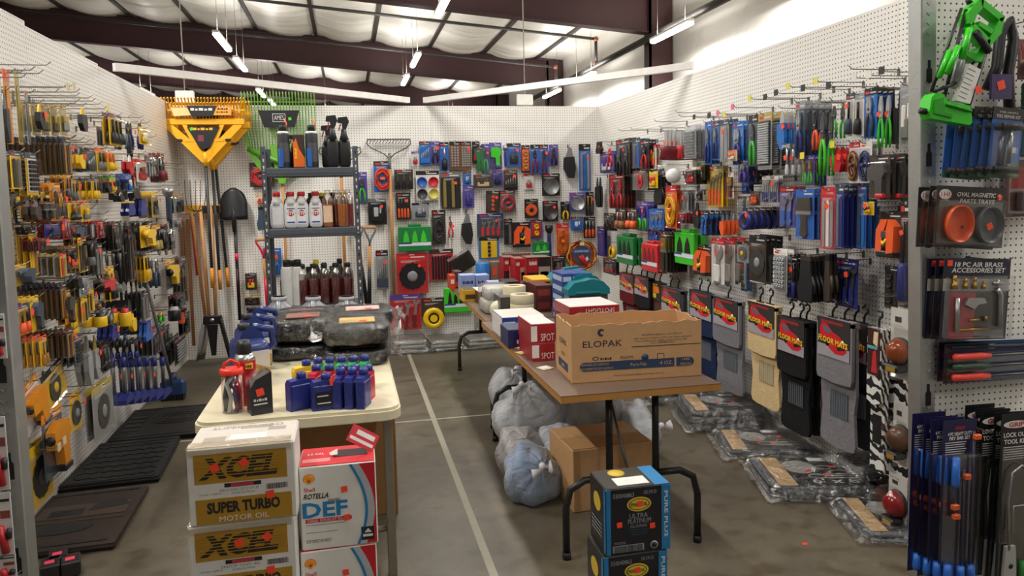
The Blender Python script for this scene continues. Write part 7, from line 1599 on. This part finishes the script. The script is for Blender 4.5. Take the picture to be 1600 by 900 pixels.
def pry(t, w, h):
    mb = MB(); mb.box(-w/2, w/2, -.002, 0, 0, h, mat('1e1c46', .35)); mb.build('backing_card', t); mb = MB(); mb.text('GRIP', 0, h*.95, -.003, w*.3, h*.02, REDB, bold=.03); mb.text('4 PC HEAVY DUTY', .0, h*.915, -.003, w*.72, h*.022, OFFW, bold=.02); mb.text('PRY BAR SET', .0, h*.888, -.003, w*.62, h*.022, OFFW, bold=.02)
    for i in range(6): mb.box(-w*.42, w*(.2-.03*(i % 3)), -.003, -.002, h*(.86-.014*i), h*(.864-.014*i), PRINT)
    mb.build('printed_header', t); mb = MB()
    for x, z0, z1 in ((-.2, .6, .78), (-.34, .02, .12), (.05, .0, .1), (.36, .0, .1)): mb.tube([(x*w, -.02, h*z0), (x*w, -.02, h*(z0+.02)), (x*w, -.02, h*z1)], [.012, .015, .013], mat('2468c8', .3), 10)
    mb.build('blue_handles', t); mb = MB()
    for x, z0, z1 in ((-.2, .42, .6), (.08, .1, .7), (.34, .1, .93)): mb.tube([(x*w, -.014, h*z0), (x*w, -.014, h*z1)], .0055, mat('22203a', .4))
    mb.build('pry_bars', t); mb = MB()
    for x, z in ((-.2, .48), (-.16, .42), (.12, .66), (.38, .9)): mb.box(x*w-.012, x*w+.016, -.03, -.012, h*z-.012, h*z+.008, mat('e8602a', .4), .003)
    mb.build('orange_tips', t)
fcard('pry_bar_pack', 'pry bar set', 1468, 656, 1520, 905, .16, 4, .03, 'navy pack of heavy pry bars with blue handles and orange tips', pry, None, .01, .018); fhook(1471, 648, .24, 'wire hook holding the pry bar packs')
def lock(t, w, h):
    mb = MB(); mb.box(-w/2, w/2, -.002, 0, 0, h, mat('17171a', .35)); mb.build('backing_card', t); mb = MB(); mb.prism([(w*.42*math.cos(a), h*.935+.014*math.sin(a)) for a in [2*PI*i/18 for i in range(18)]], -.003, -.002, PRINT); mb.text('GRIP', 0, h*.935, -.0036, w*.5, .018, REDB, bold=.03); mb.text('LOCK OUT', 0, h*.875, -.003, w*.82, h*.028, OFFW, bold=.02); mb.text('TOOL KIT', 0, h*.835, -.003, w*.78, h*.028, OFFW, bold=.02)
    for i in range(6): mb.box(-w*.4, w*(.36-.04*(i % 3)), -.003, -.002, h*(.8-.014*i), h*(.804-.014*i), PRINT)
    mb.build('printed_header', t); mb = MB(); mb.tube([(-w*.2, -.02, h*.2), (-w*.3, -.02, h*.5), (-w*.2, -.02, h*.66), (w*.1, -.02, h*.7), (w*.4, -.02, h*.66)], .004, STEEL); mb.tube([(-w*.12, -.02, h*.3), (-w*.12, -.02, h*.46), (w*.36, -.02, h*.46)], .0035, STEEL); mb.build('reach_wires', t); mb = MB(); mb.prism([(-w*.36, .0), (w*.1, 0), (w*.02, h*.22), (-w*.3, h*.22)], -.02, -.008, mat('b8b8b6', .5)); mb.lathe([(.01, 0), (.01, .001)], (-w*.12, -.02, h*.1), BLK, 12, 'y'); mb.build('white_wedge', t); mb = MB(); mb.tube([(w*.3, -.02, 0), (w*.3, -.02, h*.12)], .014, mat('2a8a3a', .4)); mb.build('green_grip', t)
fcard('lock_out_kit', 'tool kit', 1558, 646, 1604, 905, .18, 5, .03, 'black pack of bent wires and a white wedge with white lettering', lock, None, .01, .012); fhook(1554, 640, .26, 'wire hook holding the black wire tool packs')
def redpack(t, w, h):
    mb = MB(); mb.box(-w/2, w/2, -.002, 0, 0, h, mat('6a4440', .4)); mb.box(-w*.4, w*.4, -.003, -.001, h*.5, h*.9, mat('a03030', .4)); mb.build('backing_card', t); mb = MB(); mb.box(-w*.3, w*.3, -.03, -.003, h*.1, h*.45, mat('4a3a38', .4), .005); mb.build('product', t)
fcard('carded_tool', 'carded tool', 1572, 250, 1640, 338, .05, 1, .03, 'brown red pack cut by the right edge, beside the blue repair kits', redpack, None)
fcard('carded_tool', 'carded tool', 1590, 62, 1640, 125, .08, 1, .03, 'clear grey pack cut by the right edge near the top', lambda t, w, h: (redpack(t, w, h)), None); fcard('tool_case', 'tool case', 1592, 130, 1650, 245, .06, 1, .03, 'dark green case cut by the right edge beside the repair kits', lambda t, w, h: [MB().box(-w/2, w/2, -.03, 0, 0, h, mat('1c4a2c', .4), .006).build('case_shell', t), MB().box(-w*.4, w*.4, -.034, -.029, h*.2, h*.8, BLK, .004).build('insert', t)], None)
# ------------------------------------------------------------------ left front panel: red and white cards at the edge
for i, (y0, y1, x1, lb) in enumerate(((650, 765, 12, 'white card with a red tool at the left edge, upper'), (768, 868, 20, 'white card with a red tool at the left edge, middle'), (865, 905, 26, 'white card with small print at the left edge, lowest'), (490, 560, 9, 'white card with a red end at the left edge, high up'))):
    a, b = at(-40, (y0+y1)/2, y=2.47), at(x1, (y0+y1)/2, y=2.47); z0, z1 = at(x1, y1, y=2.47).z, at(x1, y0, y=2.47).z; w, h = b.x-a.x, z1-z0
    t = thing('carded_tool', lb, 'carded tool', ((a.x+b.x)/2, 2.47, z0)); mb = MB(); mb.zprism([(0, 0)]*3, 0, 0, WHITE) if 0 else mb.box(-w/2, w/2, -.002, .002, 0, h, mat('d8d4d0', .45), .001); mb.build('backing_card', t)
    mb = MB(); mb.tube([(w*.32, -.012, h*.08), (w*.2, -.014, h*.5)], .011, mat('b82430', .35)); mb.tube([(w*.42, -.012, h*.3), (w*.44, -.012, h*.45)], .008, mat('2a2426', .4)); mb.build('tool', t); mb = MB(); mb.box(w*.1, w*.46, -.0032, -.002, h*.86, h*.9, PRK); mb.box(w*.2, w*.46, -.0032, -.002, h*.6, h*.72, mat('8a4a40', .5)); mb.build('print', t)
    peg_hook((t.location.x+w*.2, 2.54, z1-.01), OUT['f'], .09, 0, 'wire hook on the left front panel', 'wire hooks on the left front panel')
# white dome mask hanging on the right wall
p = wpt('r', 1056, 286, .22); t = thing('dust_mask', 'round white dome dust mask hanging on the right wall', 'dust mask', p, -PI/2); h = wpt('r', 1056, 263, .22).z-p.z; mb = MB(); mb.ball((0, -.02, h/2), h*.52, h*.52, h*.5, mat('f0f0ee', .6), 20, 12); mb.build('dome', t); mb = MB(); mb.lathe([(h*.5, 0), (h*.53, .004), (h*.5, .008)], (0, -.01, h/2), mat('dcdcd8', .6), 20, 'y'); mb.build('rim', t)
